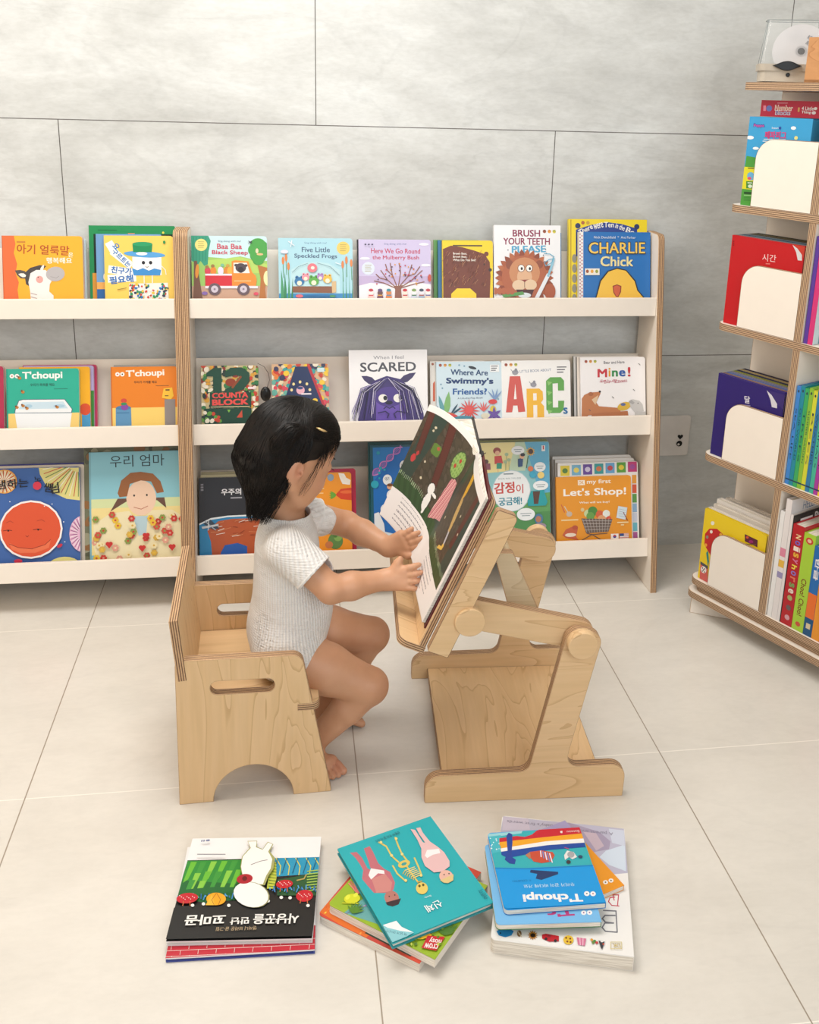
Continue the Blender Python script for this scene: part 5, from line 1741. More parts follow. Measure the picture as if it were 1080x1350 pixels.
def a_bearhunt(s):     # crop (200,1080) x4.32, seen upside down
    s.P([(185, 225), (940, 205), (930, 420), (900, 680), (60, 700), (130, 430)], '1F1F1F')
    s.P([(185, 228), (500, 222), (495, 430), (130, 440)], '2E8F3A')
    s.P([(660, 212), (945, 206), (930, 300), (660, 320)], '2A9AC0')
    s.P([(130, 440), (160, 340), (480, 360), (480, 450), (300, 470)], '1E6A34')
    for i, (x, y) in enumerate(((205, 235), (260, 235), (320, 232), (380, 230), (440, 228), (230, 300), (290, 290), (350, 290), (410, 285), (465, 280), (200, 340), (260, 345))):
        s.P([(x, y), (x+34, y), (x-14, y+100), (x-44, y+120)], ['6CBE3A', '3E9A3E', '8ACB4A'][i % 3])
    s.P([(170, 395), (330, 380), (480, 380), (490, 410), (300, 425), (150, 440)], '1E6A34')
    for x in (690, 740, 800, 860, 910):
        s.l([(x, 215), (x+26, 260), (x+20, 310)], 5, 'E8D84A'); s.l([(x+10, 214), (x-16, 300)], 4, '1A5A7A')
    s.P([(660, 230), (690, 240), (694, 330), (680, 390), (640, 390)], 'C8D04A')
    for k in range(9):
        s.l([(650, 240+17*k), (692, 246+17*k)], 3, '3A6A2A')
    s.P([(700, 340), (930, 300), (925, 430), (700, 430)], '2A5A34')
    for k in range(8):
        s.l([(868, 292+16*k), (934, 284+16*k)], 6, 'A8C85A')
    s.l([(810, 345), (850, 335), (862, 312)], 7, 'B8A05A')
    for k in range(60):
        x = 120+k*13.5
        if 455 < x < 650:
            continue
        yb = 455 if x < 470 else 410
        s.l([(x, yb+((k*37) % 30)-20), (x+((k*53) % 22)-11, yb-34+((k*31) % 24))], 6, ['3E8FD0', '5AAAE0', '2A6AB0'][k % 3])
    s.P([(60, 560), (130, 500), (300, 500), (470, 470), (660, 450), (930, 440), (900, 680), (60, 700)], '1F1F1F')
    for x, y, rx, ry in ((190, 455, 62, 30), (740, 374, 48, 24), (855, 442, 48, 34)):
        s.e(x, y, rx, ry, 'C8202E', -6)
        for k in range(9):
            s.e(x-rx*.7+rx*.17*k, y-6+((k*29) % 22)-8, 3, 3, 'F0D0D0', 0, 8)
        s.l([(x-20, y+20), (x-24, y+44)], 5, 'C86A3A'); s.l([(x+16, y+20), (x+18, y+44)], 5, 'C86A3A')
    for x, y in ((222, 500), (284, 492), (428, 500), (650, 474), (724, 454), (774, 456), (876, 500)):
        s.e(x, y, 10, 9, 'F0F0EC')
    s.e(355, 464, 56, 36, 'F0A81E'); s.P([(296, 500), (330, 440), (350, 500)], 'F4BA3A'); s.l([(355, 432), (330, 470), (345, 500)], 3, 'A85A1A'); s.l([(358, 432), (380, 468), (368, 500)], 3, 'A85A1A')
    # plain white rounded figure, upside down
    s.P([(525, 132), (580, 130), (578, 165), (612, 178), (640, 136), (672, 150), (652, 190), (684, 230), (676, 290), (650, 330), (630, 385), (510, 380), (500, 330), (488, 280), (496, 220), (540, 170)], 'A8A86A')
    s.P([(528, 135), (577, 133), (574, 168), (612, 182), (642, 140), (667, 151), (644, 192), (668, 236), (660, 290), (636, 330), (618, 380), (512, 376), (503, 330), (492, 280), (500, 222), (544, 172)], 'F7F6F2')
    s.l([(548, 268), (600, 248), (640, 240)], 3, '6A5A5A')
    s.e(556, 440, 104, 72, '9A9A6A', 15); s.e(552, 440, 101, 70, 'F7F6F2', 15)
    s.e(514, 350, 46, 28, 'B02030', -8); s.e(514, 348, 14, 14, '6A101A')
    s.t('사냥꾼을', 826, 548, 575, 552, 'F4F2EC', 0.05, 56)
    s.t('만난', 546, 570, 442, 574, 'F4F2EC', 0.05, 38)
    s.t('꼬마곰', 412, 552, 188, 562, 'F4F2EC', 0.06, 56)
    s.t('앤서니 브라운 글·그림', 590, 620, 362, 628, 'C8B08A', 0.01, 22)
    s.t('웅진', 312, 124, 262, 128, '2A4A8A', 0.05, 10)
    s.r(240, 208, 402, 213, '8A8A8E')


def a_brick(s):
    s.P([(0, 600), (1000, 600), (1000, 860), (0, 860)], 'C8303E')
    for k in range(4):
        y = 706+36*k
        s.l([(70, y+8), (930, y-28)], 3, 'F0D8D0')
    for j in range(5):
        for k in range(9):
            x = 60+104*k+(52 if j % 2 else 0)
            y = 680+36*j-(x-70)*.04
            s.l([(x, y), (x-4, y+28)], 3, 'F0D8D0')


def a_body(s):     # crop (410,1060) x4.32
    def fig(pts, c):
        s.P(pts, c)
    # left child
    s.P([(232, 272), (270, 268), (300, 300), (330, 360), (352, 372), (330, 300), (312, 248), (345, 234), (362, 262), (392, 330), (425, 362), (460, 380), (486, 440), (478, 480), (455, 500), (365, 500), (330, 460), (298, 420), (306, 372), (290, 340), (262, 300)], 'C4707A')
    s.P([(335, 400), (350, 360), (425, 372), (428, 392), (390, 388), (350, 424)], 'F4F0F0')
    s.P([(352, 420), (430, 390), (470, 440), (460, 492), (378, 500)], 'D08A84')
    s.e(466, 528, 42, 40, 'B87A70', 25); s.P([(430, 555), (520, 530), (505, 565), (470, 578), (440, 570)], '3A2A30'); s.e(452, 520, 4, 4, '4A2A2A'); s.e(484, 512, 4, 4, '4A2A2A')
    # skeleton
    bc = 'E0C868'
    for pts in (((398, 212), (440, 235), (470, 290), (510, 325)), ((492, 185), (508, 230), (530, 280), (560, 318)), ((600, 300), (622, 350), (640, 400)), ((475, 345), (500, 390), (550, 435)), ((545, 330), (575, 380), (620, 440))):
        s.l(list(pts), 9, bc)
    s.e(540, 335, 36, 20, bc, -20); s.e(540, 335, 16, 8, '3FA0A0', -20)
    for k in range(6):
        s.l([(545+9*k, 372+9*k), (600+7*k, 352+9*k)], 5, 'F0DC8A'); s.l([(545+9*k, 372+9*k), (532+12*k, 392+7*k)], 5, 'D8B85A')
    s.e(640, 475, 34, 34, 'E8CC6A'); s.e(626, 462, 7, 8, '6A5A2A'); s.e(648, 456, 7, 8, '6A5A2A'); s.l([(618, 440), (640, 434)], 6, 'C8A84A')
    for x, y in ((470, 290), (530, 282), (410, 216), (497, 195), (636, 402), (548, 432)):
        s.e(x, y, 8, 8, 'F0DC8A')
    # right child
    s.P([(580, 140), (606, 144), (628, 180), (650, 215), (662, 216), (630, 170), (612, 134), (636, 130), (650, 160), (690, 210), (735, 240), (770, 270), (800, 320), (800, 350), (760, 380), (710, 385), (660, 350), (640, 300), (640, 250), (618, 200)], 'E8C0C0')
    s.P([(660, 290), (672, 258), (740, 250), (748, 275), (705, 285), (672, 304)], 'F6F3F3')
    s.e(780, 408, 40, 36, 'E8B8A8', 15); s.P([(745, 430), (822, 395), (820, 430), (790, 446), (765, 444)], 'E0C88A'); s.e(768, 398, 4, 4, '4A3A3A'); s.e(796, 392, 4, 4, '4A3A3A')
    s.t('신체', 738, 540, 650, 578, 'F0F8F8', 0.03, 44)
    s.t('Body', 688, 512, 650, 526, 'E0F0F0', 0.0, 12)
    s.t('보통의 우리 몸 이야기', 512, 152, 376, 204, '1F4A5A', 0.0, 16)
    s.t('어린이', 1022, 528, 986, 480, '1A5A6A', 0.0, 26)
    s.P([(412, 690), (490, 665), (520, 700), (590, 732), (520, 724), (440, 706)], 'F2F4F4')
    s.P([(412, 690), (440, 706), (520, 724), (590, 732), (470, 800), (450, 790)], '8CCCD4')
    s.t('책 넘겨 만나기', 552, 736, 436, 716, '2A6A7A', 0.0, 16)


def a_pond(s):     # crop (410,1060)
    s.P([(100, 580), (200, 390), (320, 380), (420, 720), (880, 660), (700, 900), (640, 880)], '9AB82E')
    s.P([(215, 440), (300, 380), (420, 500), (700, 700), (560, 780), (330, 660), (240, 640)], '7A9A3A')
    s.P([(200, 640), (300, 560), (430, 640), (600, 740), (560, 780), (360, 700)], '6AAAA8')
    for k in range(14):
        s.l([(215+10*k, 645-4*k), (250+10*k, 625-2*k)], 7, ['8A7AA8', '5A8A8A', 'A8A8C0'][k % 3])
    for k in range(16):
        a_ = R(200+k*12)
        s.l([(250, 545), (250+70*math.cos(a_), 500+60*math.sin(a_))], 6, ['E88A7A', 'D06A6A'][k % 2])
    s.e(225, 570, 44, 26, 'D8DC2A', 10); s.e(200, 560, 12, 14, 'E8EC4A'); s.e(240, 552, 12, 12, 'E8EC4A'); s.l([(180, 590), (270, 600)], 6, 'C8CC2A')
    for a_ in range(-80, 60, 20):
        s.tear(250, 650, 12, 60, a_+40, '5A8A2A'); s.tear(720, 790, 14, 70, a_+30, '4E7A2E')
    s.e(612, 785, 36, 20, 'F0C02A'); s.e(590, 778, 14, 12, 'F0C02A'); s.e(645, 790, 14, 10, 'E8A81E')
    s.P([(640, 790), (720, 800), (690, 862), (622, 845)], 'C8242E')
    s.t('nosy', 706, 806, 652, 796, 'F6F0EC', 0.03, 22); s.t('crow', 694, 832, 634, 822, 'F6F0EC', 0.03, 22)
    s.dots(560, 740, 760, 840, 24, 6, ['7A9A2E', 'C8D05A', '5A7A2A'], 3)


def a_pond2(s):
    s.P([(30, 650), (210, 380), (300, 380), (420, 830), (500, 900)], 'C8483E')
    s.P([(150, 500), (240, 380), (330, 420), (240, 600)], '5A8A3E')
    s.P([(30, 640), (70, 590), (330, 760), (300, 780)], 'E0702A')
    s.P([(290, 760), (340, 740), (560, 860), (540, 880)], '3A4A3A')
    s.dots(60, 610, 320, 760, 40, 4, ['F0D84A', 'F0A04A', 'D85A2A'], 7)
    s.e(90, 590, 24, 40, 'D85A50', 30); s.e(100, 610, 14, 10, '8A2A2A')


def a_boat(s):     # crop (630,1060) x4.7, seen upside down
    s.P([(60, 180), (680, 140), (720, 380), (110, 410)], '35B0B8')
    s.P([(60, 180), (290, 160), (280, 182), (150, 200), (130, 220), (60, 200)], '9AD4DC')
    s.P([(75, 205), (150, 195), (140, 300), (95, 310)], '4AB8C4')
    s.dots(80, 215, 140, 290, 14, 4, ['D8F0F4'], 3)
    s.P([(140, 215), (250, 200), (300, 205), (345, 190), (375, 165), (420, 150), (640, 142), (655, 185), (430, 210), (240, 245), (140, 260)], 'C82436')
    s.P([(140, 240), (430, 205), (655, 180), (662, 215), (430, 232), (150, 282)], 'F0A82A')
    s.P([(145, 280), (430, 232), (664, 212), (668, 240), (440, 258), (150, 306)], 'F2F0EC')
    s.P([(150, 300), (440, 256), (668, 238), (674, 266), (450, 286), (190, 340), (150, 320)], '1F4AA0')
    s.P([(185, 200), (200, 180), (222, 190), (222, 240), (212, 330), (240, 350), (232, 378), (200, 374), (170, 350), (190, 300)], '27459A')
    s.P([(520, 168), (534, 166), (534, 180), (522, 180)], 'F0E8E0'); s.t('Bateau', 636, 160, 560, 166, 'F0D0D0', 0.0, 14)
    s.P([(300, 320), (330, 300), (345, 330), (325, 345)], 'B87A5A')
    s.P([(330, 300), (400, 290), (470, 300), (482, 320), (460, 360), (400, 370), (350, 360), (335, 340)], 'C8503A')
    for k in range(5):
        s.l([(395+14*k, 294+4*k), (398+17*k, 330+9*k)], 7, ['E8E4F0', '6A8AC8'][k % 2])
    s.P([(540, 320), (560, 290), (600, 300), (620, 330), (590, 345), (570, 330), (545, 350)], 'E8E6E4'); s.e(582, 315, 22, 20, 'A8A8AC'); s.e(640, 328, 14, 10, '2A4A6A'); s.e(566, 362, 14, 12, '3A3A42'); s.l([(545, 272), (570, 280)], 4, 'C84A7A')
    s.P([(60, 402), (300, 404), (720, 378), (790, 615), (165, 665)], '169AE2')
    s.P([(330, 415), (500, 425), (500, 440), (395, 478), (360, 470), (370, 440), (325, 432)], '1F3A6A')
    s.P([(108, 404), (300, 406), (720, 380), (722, 386), (300, 412), (108, 410)], '127FC0')
    s.t("T'choupi", 634, 548, 276, 558, 'F4F2F2', 0.06, 62)
    for k in (0, 1):
        s.e(711-38*k, 560, 17, 15, 'F4F2F2'); s.e(711-38*k, 560, 5, 4, 'B0405A' if k == 0 else '5A5A6A')
    s.t('우리가 같이 바다에 가요', 596, 492, 282, 510, 'BFE4F8', 0.02, 22)
    s.t('T. COURTIN', 330, 476, 214, 484, '0F6AA8', 0.0, 10)


def a_second(s):
    s.P([(110, 600), (800, 560), (800, 780), (120, 780)], '7ABCEB')
    s.t("T'c", 582, 655, 425, 662, 'B83A7A', 0.06, 40)
    for k in (0, 1):
        s.e(692-38*k, 682, 17, 14, 'F4F2F2'); s.e(692-38*k, 682, 5, 4, '8A3A8A')


def a_orange(s):
    for k in (0, 1):
        s.e(820-36*k, 490+12*k, 16, 14, 'F4EEE6'); s.e(820-36*k, 490+12*k, 5, 5, '6A4A2A')
    s.P([(400, 60), (560, 60), (600, 150), (500, 330), (60, 330)], 'A8A0C8')


def a_abword(s):    # crop (630,1060)
    s.P([(150, 70), (915, 150), (930, 330), (940, 470), (600, 600), (150, 400)], 'BFBCD0')
    s.P([(160, 75), (320, 90), (330, 160), (160, 165)], 'CDC4D4')
    s.P([(560, 110), (760, 170), (830, 230), (820, 280), (720, 300), (600, 250)], 'A89CB4')
    s.P([(660, 170), (740, 180), (790, 260), (740, 290)], 'C8B4C0')
    s.P([(800, 290), (920, 250), (925, 420), (820, 380), (760, 330)], 'D4E0EE')
    s.P([(820, 150), (915, 160), (920, 260), (840, 240)], 'D0D6E6')
    s.P([(840, 440), (940, 430), (975, 970), (80, 850), (110, 560)], 'F2F0EC')
    s.t('A parent and', 846, 168, 640, 150, '8A8698', 0.0, 26); s.t("baby's first words", 470, 122, 190, 96, '8A8698', 0.0, 24)
    s.l([(878, 640), (832, 636), (812, 612), (822, 588), (852, 584)], 6, 'C83A52'); s.l([(868, 638), (876, 570), (840, 570), (848, 604)], 6, 'C83A52')
    s.l([(864, 806), (858, 672), (780, 668)], 8, '7A7A82'); s.l([(862, 806), (790, 800), (770, 776), (788, 748), (842, 748)], 8, '7A7A82'); s.l([(840, 748), (790, 742), (772, 720), (790, 700), (852, 700)], 8, '7A7A82')
    s.P([(116, 800), (140, 784), (200, 786), (222, 800), (208, 826), (170, 838), (130, 826)], '2E8FD0'); s.e(140, 812, 5, 5, '1A2A4A')
    s.e(256, 815, 14, 20, '8A6A4A'); s.l([(246, 800), (270, 836)], 5, 'E0D0B0')
    for a_ in range(0, 360, 30):
        s.tear(339, 826, 11, 32, a_, 'B87A2A')
    s.e(339, 828, 15, 13, '2A1E1A')
    s.P([(396, 824), (420, 818), (500, 832), (500, 866), (440, 868), (396, 848)], 'C02430'); s.e(420, 850, 9, 9, '2A2A2E'); s.e(478, 862, 9, 9, '2A2A2E'); s.r(430, 826, 450, 840, '8A2A3A')
    s.e(559, 858, 32, 29, 'E8C03A')
    for x, y in ((545, 845), (570, 850), (552, 868), (572, 872)):
        s.e(x, y, 6, 6, '7A3A1E')
    s.P([(610, 842), (670, 850), (660, 896), (618, 888)], 'D87A9A'); s.l([(630, 846), (632, 890)], 5, 'F0C8D8'); s.l([(650, 848), (648, 892)], 5, 'F0C8D8')
    for x, y, c in ((704, 858, 'E0A03A'), (722, 866, '4A8A3A'), (735, 876, 'C83A3A'), (712, 876, '6A8A3A')):
        s.e(x, y, 9, 8, c)
    s.P([(746, 864), (784, 870), (770, 915), (762, 915)], '3A3A42'); s.e(768, 868, 10, 7, 'E8E6E4'); s.e(776, 886, 6, 6, 'C8503A')
    s.r(820, 872, 892, 876, 'D8C88A'); s.r(820, 914, 892, 918, 'D8C88A'); s.r(820, 872, 824, 918, 'D8C88A'); s.r(888, 872, 892, 918, 'D8C88A')
    s.t('DK', 880, 884, 832, 882, 'D0BC7A', 0.02, 24)


L5 = [(905, 668), (75, 690), (210, 100), (942, 88)]
bk = lying(.217, .212, .0085, (.753, -1.295), 174.6, .0084, 'F4F4F4', 'book with a white figure upside down in a garden, topmost of the left floor stack', a_bearhunt, L5, spine='E8E8E8')
lying(.218, .224, .008, (.756, -1.307), 177.2, .0002, 'F2F0F0', 'book with a red brick wall border, under the white figure book', a_brick, [(920, 745), (75, 795), (210, 100), (942, 88)], spine='3A4A9A')
lying(.181, .205, .0155, (.907, -1.358), 143.1, .0002, 'D8503A', 'chunky board book with a red and orange cover, lowest of the middle floor stack', a_pond2, [(590, 910), (35, 650), (200, 400), (760, 660)], board=True, spine='E9DFD2')
lying(.193, .165, .015, (.928, -1.368), 141.2, .0160, 'A8BC3A', 'green pond board book with a red label, under the turquoise book', a_pond, [(690, 895), (100, 585), (330, 235), (880, 560)], board=True, spine='EDE4D8')
lying(.173, .211, .011, (1.031, -1.286), -160.4, .0320, '2AB0B8', 'turquoise book with two children and a skeleton upside down, topmost of the middle floor stack', a_body, [(1050, 548), (465, 790), (160, 250), (695, 62)], spine='2A9AA4')
lying(.212, .268, .026, (1.221, -1.395), 164.4, .0002, 'F4F2EE', 'thick white word book with small pictures, lowest of the right floor stack', a_abword, [(968, 962), (80, 848), (160, 72), (918, 150)], board=True, spine='EFE8DE')
lying(.158, .163, .010, (1.247, -1.270), -160.2, .0264, 'EE9A22', 'orange picture book turned askew, second from the bottom in the right floor stack', a_orange, [(905, 520), (375, 760), (80, 310), (545, 105)], board=True)
lying(.160, .165, .010, (1.185, -1.346), 175.2, .0366, '7ABCEB', 'light blue book with a green back, directly under the striped boat book', a_second, [(765, 740), (120, 735), (70, 260), (660, 240)], spine='2A7A3A', board=True)
lying(.158, .163, .010, (1.199, -1.322), 178.2, .0468, '169AE2', 'bright blue book with a striped boat upside down, topmost of the right floor stack', a_boat, [(790, 612), (160, 668), (65, 182), (640, 142)], spine='1A7AC0', board=True)

# ------------------------------------------------------------------ open picture book held on the stand
def desk(p):
    return DM @ Vector(p)


def bez(p, t):
    a = [Vector(q) for q in p]
    while len(a) > 1:
        a = [a[i].lerp(a[i+1], t) for i in range(len(a)-1)]
    return a[0]


NPT = TO + E3*.0120 + E1*.020                                  # tray front surface
def base_pt(v, s_, h):
    return Vector((NPT.x, 0, NPT.z)) + E1*(s_+.12*(v-.012)) + E3*h + Vector((0, v, 0))


BH = .256
# cross sections of the spread (from the near fore edge to the far fore edge), bottom and top
sec_b = [base_pt(.012, .012, .0090), base_pt(.06, .012, .014), base_pt(.110, .014, .026), base_pt(.155, .024, .030)]
sec_b2 = [base_pt(.155, .024, .030), base_pt(.195, .030, .034), Vector((-.050, .265, .428)), Vector((-.077, .320, .429))]
sec_t = [base_pt(.001, .012+BH, .0090), base_pt(.06, .012+BH, .016), base_pt(.110, .014+BH, .018), base_pt(.166, .014+BH, .008)]
sec_t2 = [base_pt(.166, .014+BH, .008), base_pt(.215, .014+BH, -.004), Vector((.062, .300, .655)), Vector((.022, .362, .646))]


def spread(u, t):
    """u: 0 = far outer edge ... 1 = gutter ... 2 = near outer edge;  t: 0 = bottom, 1 = top"""
    if u <= 1:
        return bez(sec_b2, 1-u).lerp(bez(sec_t2, 1-u), t)
    return bez(sec_b, 2-u).lerp(bez(sec_t, 2-u), t)


def inpoly(x, y, P):
    c = False
    for i in range(len(P)):
        (x1, y1), (x2, y2) = P[i-1], P[i]
        if (y1 > y) != (y2 > y) and x < (x2-x1)*(y-y1)/(y2-y1)+x1:
            c = not c
    return c


rnb = random.Random(17)


def el(u, t, x, y, rx, ry):
    return ((u-x)/rx)**2+((t-y)/ry)**2 < 1


def pic_colour(u, t):
    """flat illustration; u = 0..2 across the spread, t = 0 bottom .. 1 top"""
    wob = .005*math.sin(u*37)+.003*math.sin(u*91)
    if t > (.945 if u < 1 else .935) or t < .262-.012*u or u > 1.94:
        c = 'F2EBE6'
        if t < .235 and (.22 < u < .72 or 1.22 < u < 1.68):
            row = (t-.05)/.036
            if 0 < row < 5.2 and (row % 1) < .30 and math.sin(u*300+int(row)*3.1)+math.sin(u*731+row*40) > -.2 and not (int(row) == 0 and u % 1 > .5):
                c = '8A8488'
        return c
    gt = .385-.05*min(u, 1.2)+wob
    if t < gt:
        c = '33502A' if math.sin(u*60+t*40) > 0 else '2C4724'
    else:
        n = math.sin(u*47+t*31)+math.sin(u*19-t*53)+math.sin(u*83+t*97)*.6
        c = '4A4030' if n > .2 else ('40382A' if n > -1 else '54483A')
        if math.sin(u*7.3+1.4-t*1.4) > .72:
            c = '2F4036'
    if gt-.004 < t < gt+.028 and math.sin(u*230) > .55 and (u < .5 or u > 1.1):
        c = '9DB58A'
    for x0, x1, w_ in ((.15, .09, .045), (.53, .40, .055), (1.74, 1.82, .05)):
        xc = x0+(x1-x0)*(t-.5)/.4
        if abs(u-xc) < w_ and t > (.60 if x0 < .2 else .50):
            c = '5A2A20' if abs(u-xc) < w_*.8 else '47221A'
    if el(u, t, .11, .55, .035, .034) or el(u, t, .14, .60, .018, .018):
        c = 'C23A3A'
    if abs((u-.34)/.062)**4+abs((t-.71)/.045)**4 < 1:
        c = '5F7F32'
        if el(u, t, .36, .73, .022, .014):
            c = 'B0503A'
    for x, y in ((.33, .46), (.28, .58), (.20, .82), (.21, .85), (1.78, .62), (1.62, .70), (1.9, .97), (1.15, .50)):
        if el(u, t, x, y, .014, .010):
            c = 'D8C8A8'
    # tall pink striped robe under a leafy green bush shape
    if inpoly(u, t, [(.72, .68), (.86, .68), (1.03, .41), (.86, .365), (.70, .30), (.69, .34)]):
        c = ('D89A9A', 'B0485A', 'E8C0B4', 'C87A80')[int((u*1.0-.26*(t-.5))*75) % 4]
    if el(u, t, .70, .765, .105, .098):
        c = '8FAE5E' if math.sin(u*160)+math.sin(t*190) > -.6 else '6E9244'
        for x, y in ((.70, .80), (.66, .74)):
            if el(u, t, x, y, .020, .015):
                c = 'B03A2A'
    elif el(u, t, .70, .765, .118, .110):
        c = '3A4A2A'
    # tall thin figure with golden hair
    if inpoly(u, t, [(1.36, .78), (1.46, .76), (1.52, .62), (1.53, .53), (1.47, .52), (1.40, .64)]):
        c = ('D8B878', 'C89A3A', 'A88A5A')[int(u*150+t*60) % 3]
    if inpoly(u, t, [(1.48, .53), (1.53, .53), (1.56, .44), (1.52, .43)]):
        c = 'BCB8BC'
    if inpoly(u, t, [(1.52, .44), (1.57, .44), (1.56, .40), (1.40, .35), (1.42, .385), (1.50, .405)]):
        c = 'E3B850'
    if el(u, t, 1.40, .86, .055, .10) or el(u, t, 1.36, .93, .035, .05):
        c = 'E3B02E' if math.sin(u*120+t*60) > -.5 else 'C89020'
    # plain white rounded figure
    if el(u, t, .553, .365, .050, .070) or el(u, t, .530, .462, .050, .044) or el(u, t, .615, .447, .045, .014) or el(u, t, .575, .30, .02, .03):
        c = 'EFEBE4'
    elif el(u, t, .553, .365, .058, .078) or el(u, t, .530, .462, .057, .050):
        c = '2A2A22'
    return c


def grid_mesh(name, fn, nu, nv, u0, u1, colour=None, parent=None, mats=None, flip=False, smooth=True):
    V = []
    C = []
    for j in range(nv+1):
        for i in range(nu+1):
            V.append(tuple(fn(u0+(u1-u0)*i/nu, j/nv)))
    F = []
    for j in range(nv):
        for i in range(nu):
            a = j*(nu+1)+i
            q = (a, a+1, a+nu+2, a+nu+1)
            F.append(q if flip else q[::-1])
            if colour:
                C.append(lin(colour(u0+(u1-u0)*(i+.5)/nu, (j+.5)/nv)))
    me = bpy.data.meshes.new(name)
    me.from_pydata(V, [], F)
    if colour:
        ca = me.attributes.new('ink', 'FLOAT_COLOR', 'CORNER')
        ca.data.foreach_set('color', [x for c in C for _ in range(4) for x in (*c, 1.0)])
    return link(name, me, parent, mats or [M['ink']], smooth)


ob = thing('open_picture_book', 'large open picture book with a dark forest spread, tilted on the stand', 'book', DM)
sp = grid_mesh('open_spread', spread, 300, 200, 0.0, 2.0, pic_colour, ob)
sd = sp.modifiers.new('leaf', 'SOLIDIFY')
sd.thickness = .0006
sd.offset = -1
# near page block and cover lying on the tray
def block(u, t, lift):
    p = spread(u, t)
    # height above the tray along E3
    h = (p-Vector((NPT.x, p.y, NPT.z))).dot(E3)
    return p - E3*(h*lift)


def solid_between(name, fa, fb, nu, nv, u0, u1, parent, mats):
    V, F = [], []
    for fn in (fa, fb):
        for j in range(nv+1):
            for i in range(nu+1):
                V.append(tuple(fn(u0+(u1-u0)*i/nu, j/nv)))
    k = (nu+1)*(nv+1)
    for j in range(nv):
        for i in range(nu):
            a = j*(nu+1)+i
            F += [(a, a+nu+1, a+nu+2, a+1), (k+a, k+a+1, k+a+nu+2, k+a+nu+1)]
    for j in range(nv):
        for a in (j*(nu+1), j*(nu+1)+nu):
            F.append((a, a+nu+1, a+nu+1+k, a+k))
    for i in range(nu):
        for a in (i, nv*(nu+1)+i):
            F.append((a, a+1, a+1+k, a+k))
    me = bpy.data.meshes.new(name)
    me.from_pydata(V, [], F)
    bm = bmesh.new(); bm.from_mesh(me); bmesh.ops.recalc_face_normals(bm, faces=bm.faces); bm.to_mesh(me); bm.free()
    return link(name, me, parent, mats)


M['book_cover'] = plain('maroon_book_cover', '5A1A1E', 0.4)
M['book_dark'] = plain('dark_book_cover', '2E2C2C', 0.4)
solid_between('page_block', lambda u, t: block(u, t, .05), lambda u, t: block(u, t, .60), 20, 4, 1.02, 1.985, ob, [M['pages']])
cv_b = lambda h: (lambda u, t: base_pt(.008-.010*t*(u-1)+.150*(2-u), .006+(BH+.012)*t, h))
solid_between('near_cover', cv_b(.0004), cv_b(.0030), 4, 4, 1.0, 2.0, ob, [M['book_cover']])
# far block of pages and far cover, folded up towards the wall side
Cb, Ct = base_pt(.165, .008, .003), base_pt(.168, .012+BH+.004, .002)
fdir = E1*.016 + Vector((0, .155, 0)) + E3*.004


def far_pt(u, t, off):
    return (Cb+fdir*u).lerp(Ct+fdir*u, t) + E3*off


solid_between('far_cover', lambda u, t: far_pt(u, t, 0), lambda u, t: far_pt(u, t, .003), 6, 4, 0.0, 1.02, ob, [M['book_dark']])
solid_between('far_page_block', lambda u, t: far_pt(u, t*.975+.008, .0032), lambda u, t: far_pt(u, t*.975+.008-.05*u*t, .0035+.026*u-.006*u*u), 8, 4, 0.0, .98, ob, [M['pages']])
solid_between('spine_strip', lambda u, t: base_pt(.152+.02*u, .008+(BH+.01)*t, .0005), lambda u, t: base_pt(.152+.02*u, .008+(BH+.01)*t, .005), 2, 3, 0.0, 1.0, ob, [M['book_dark']])

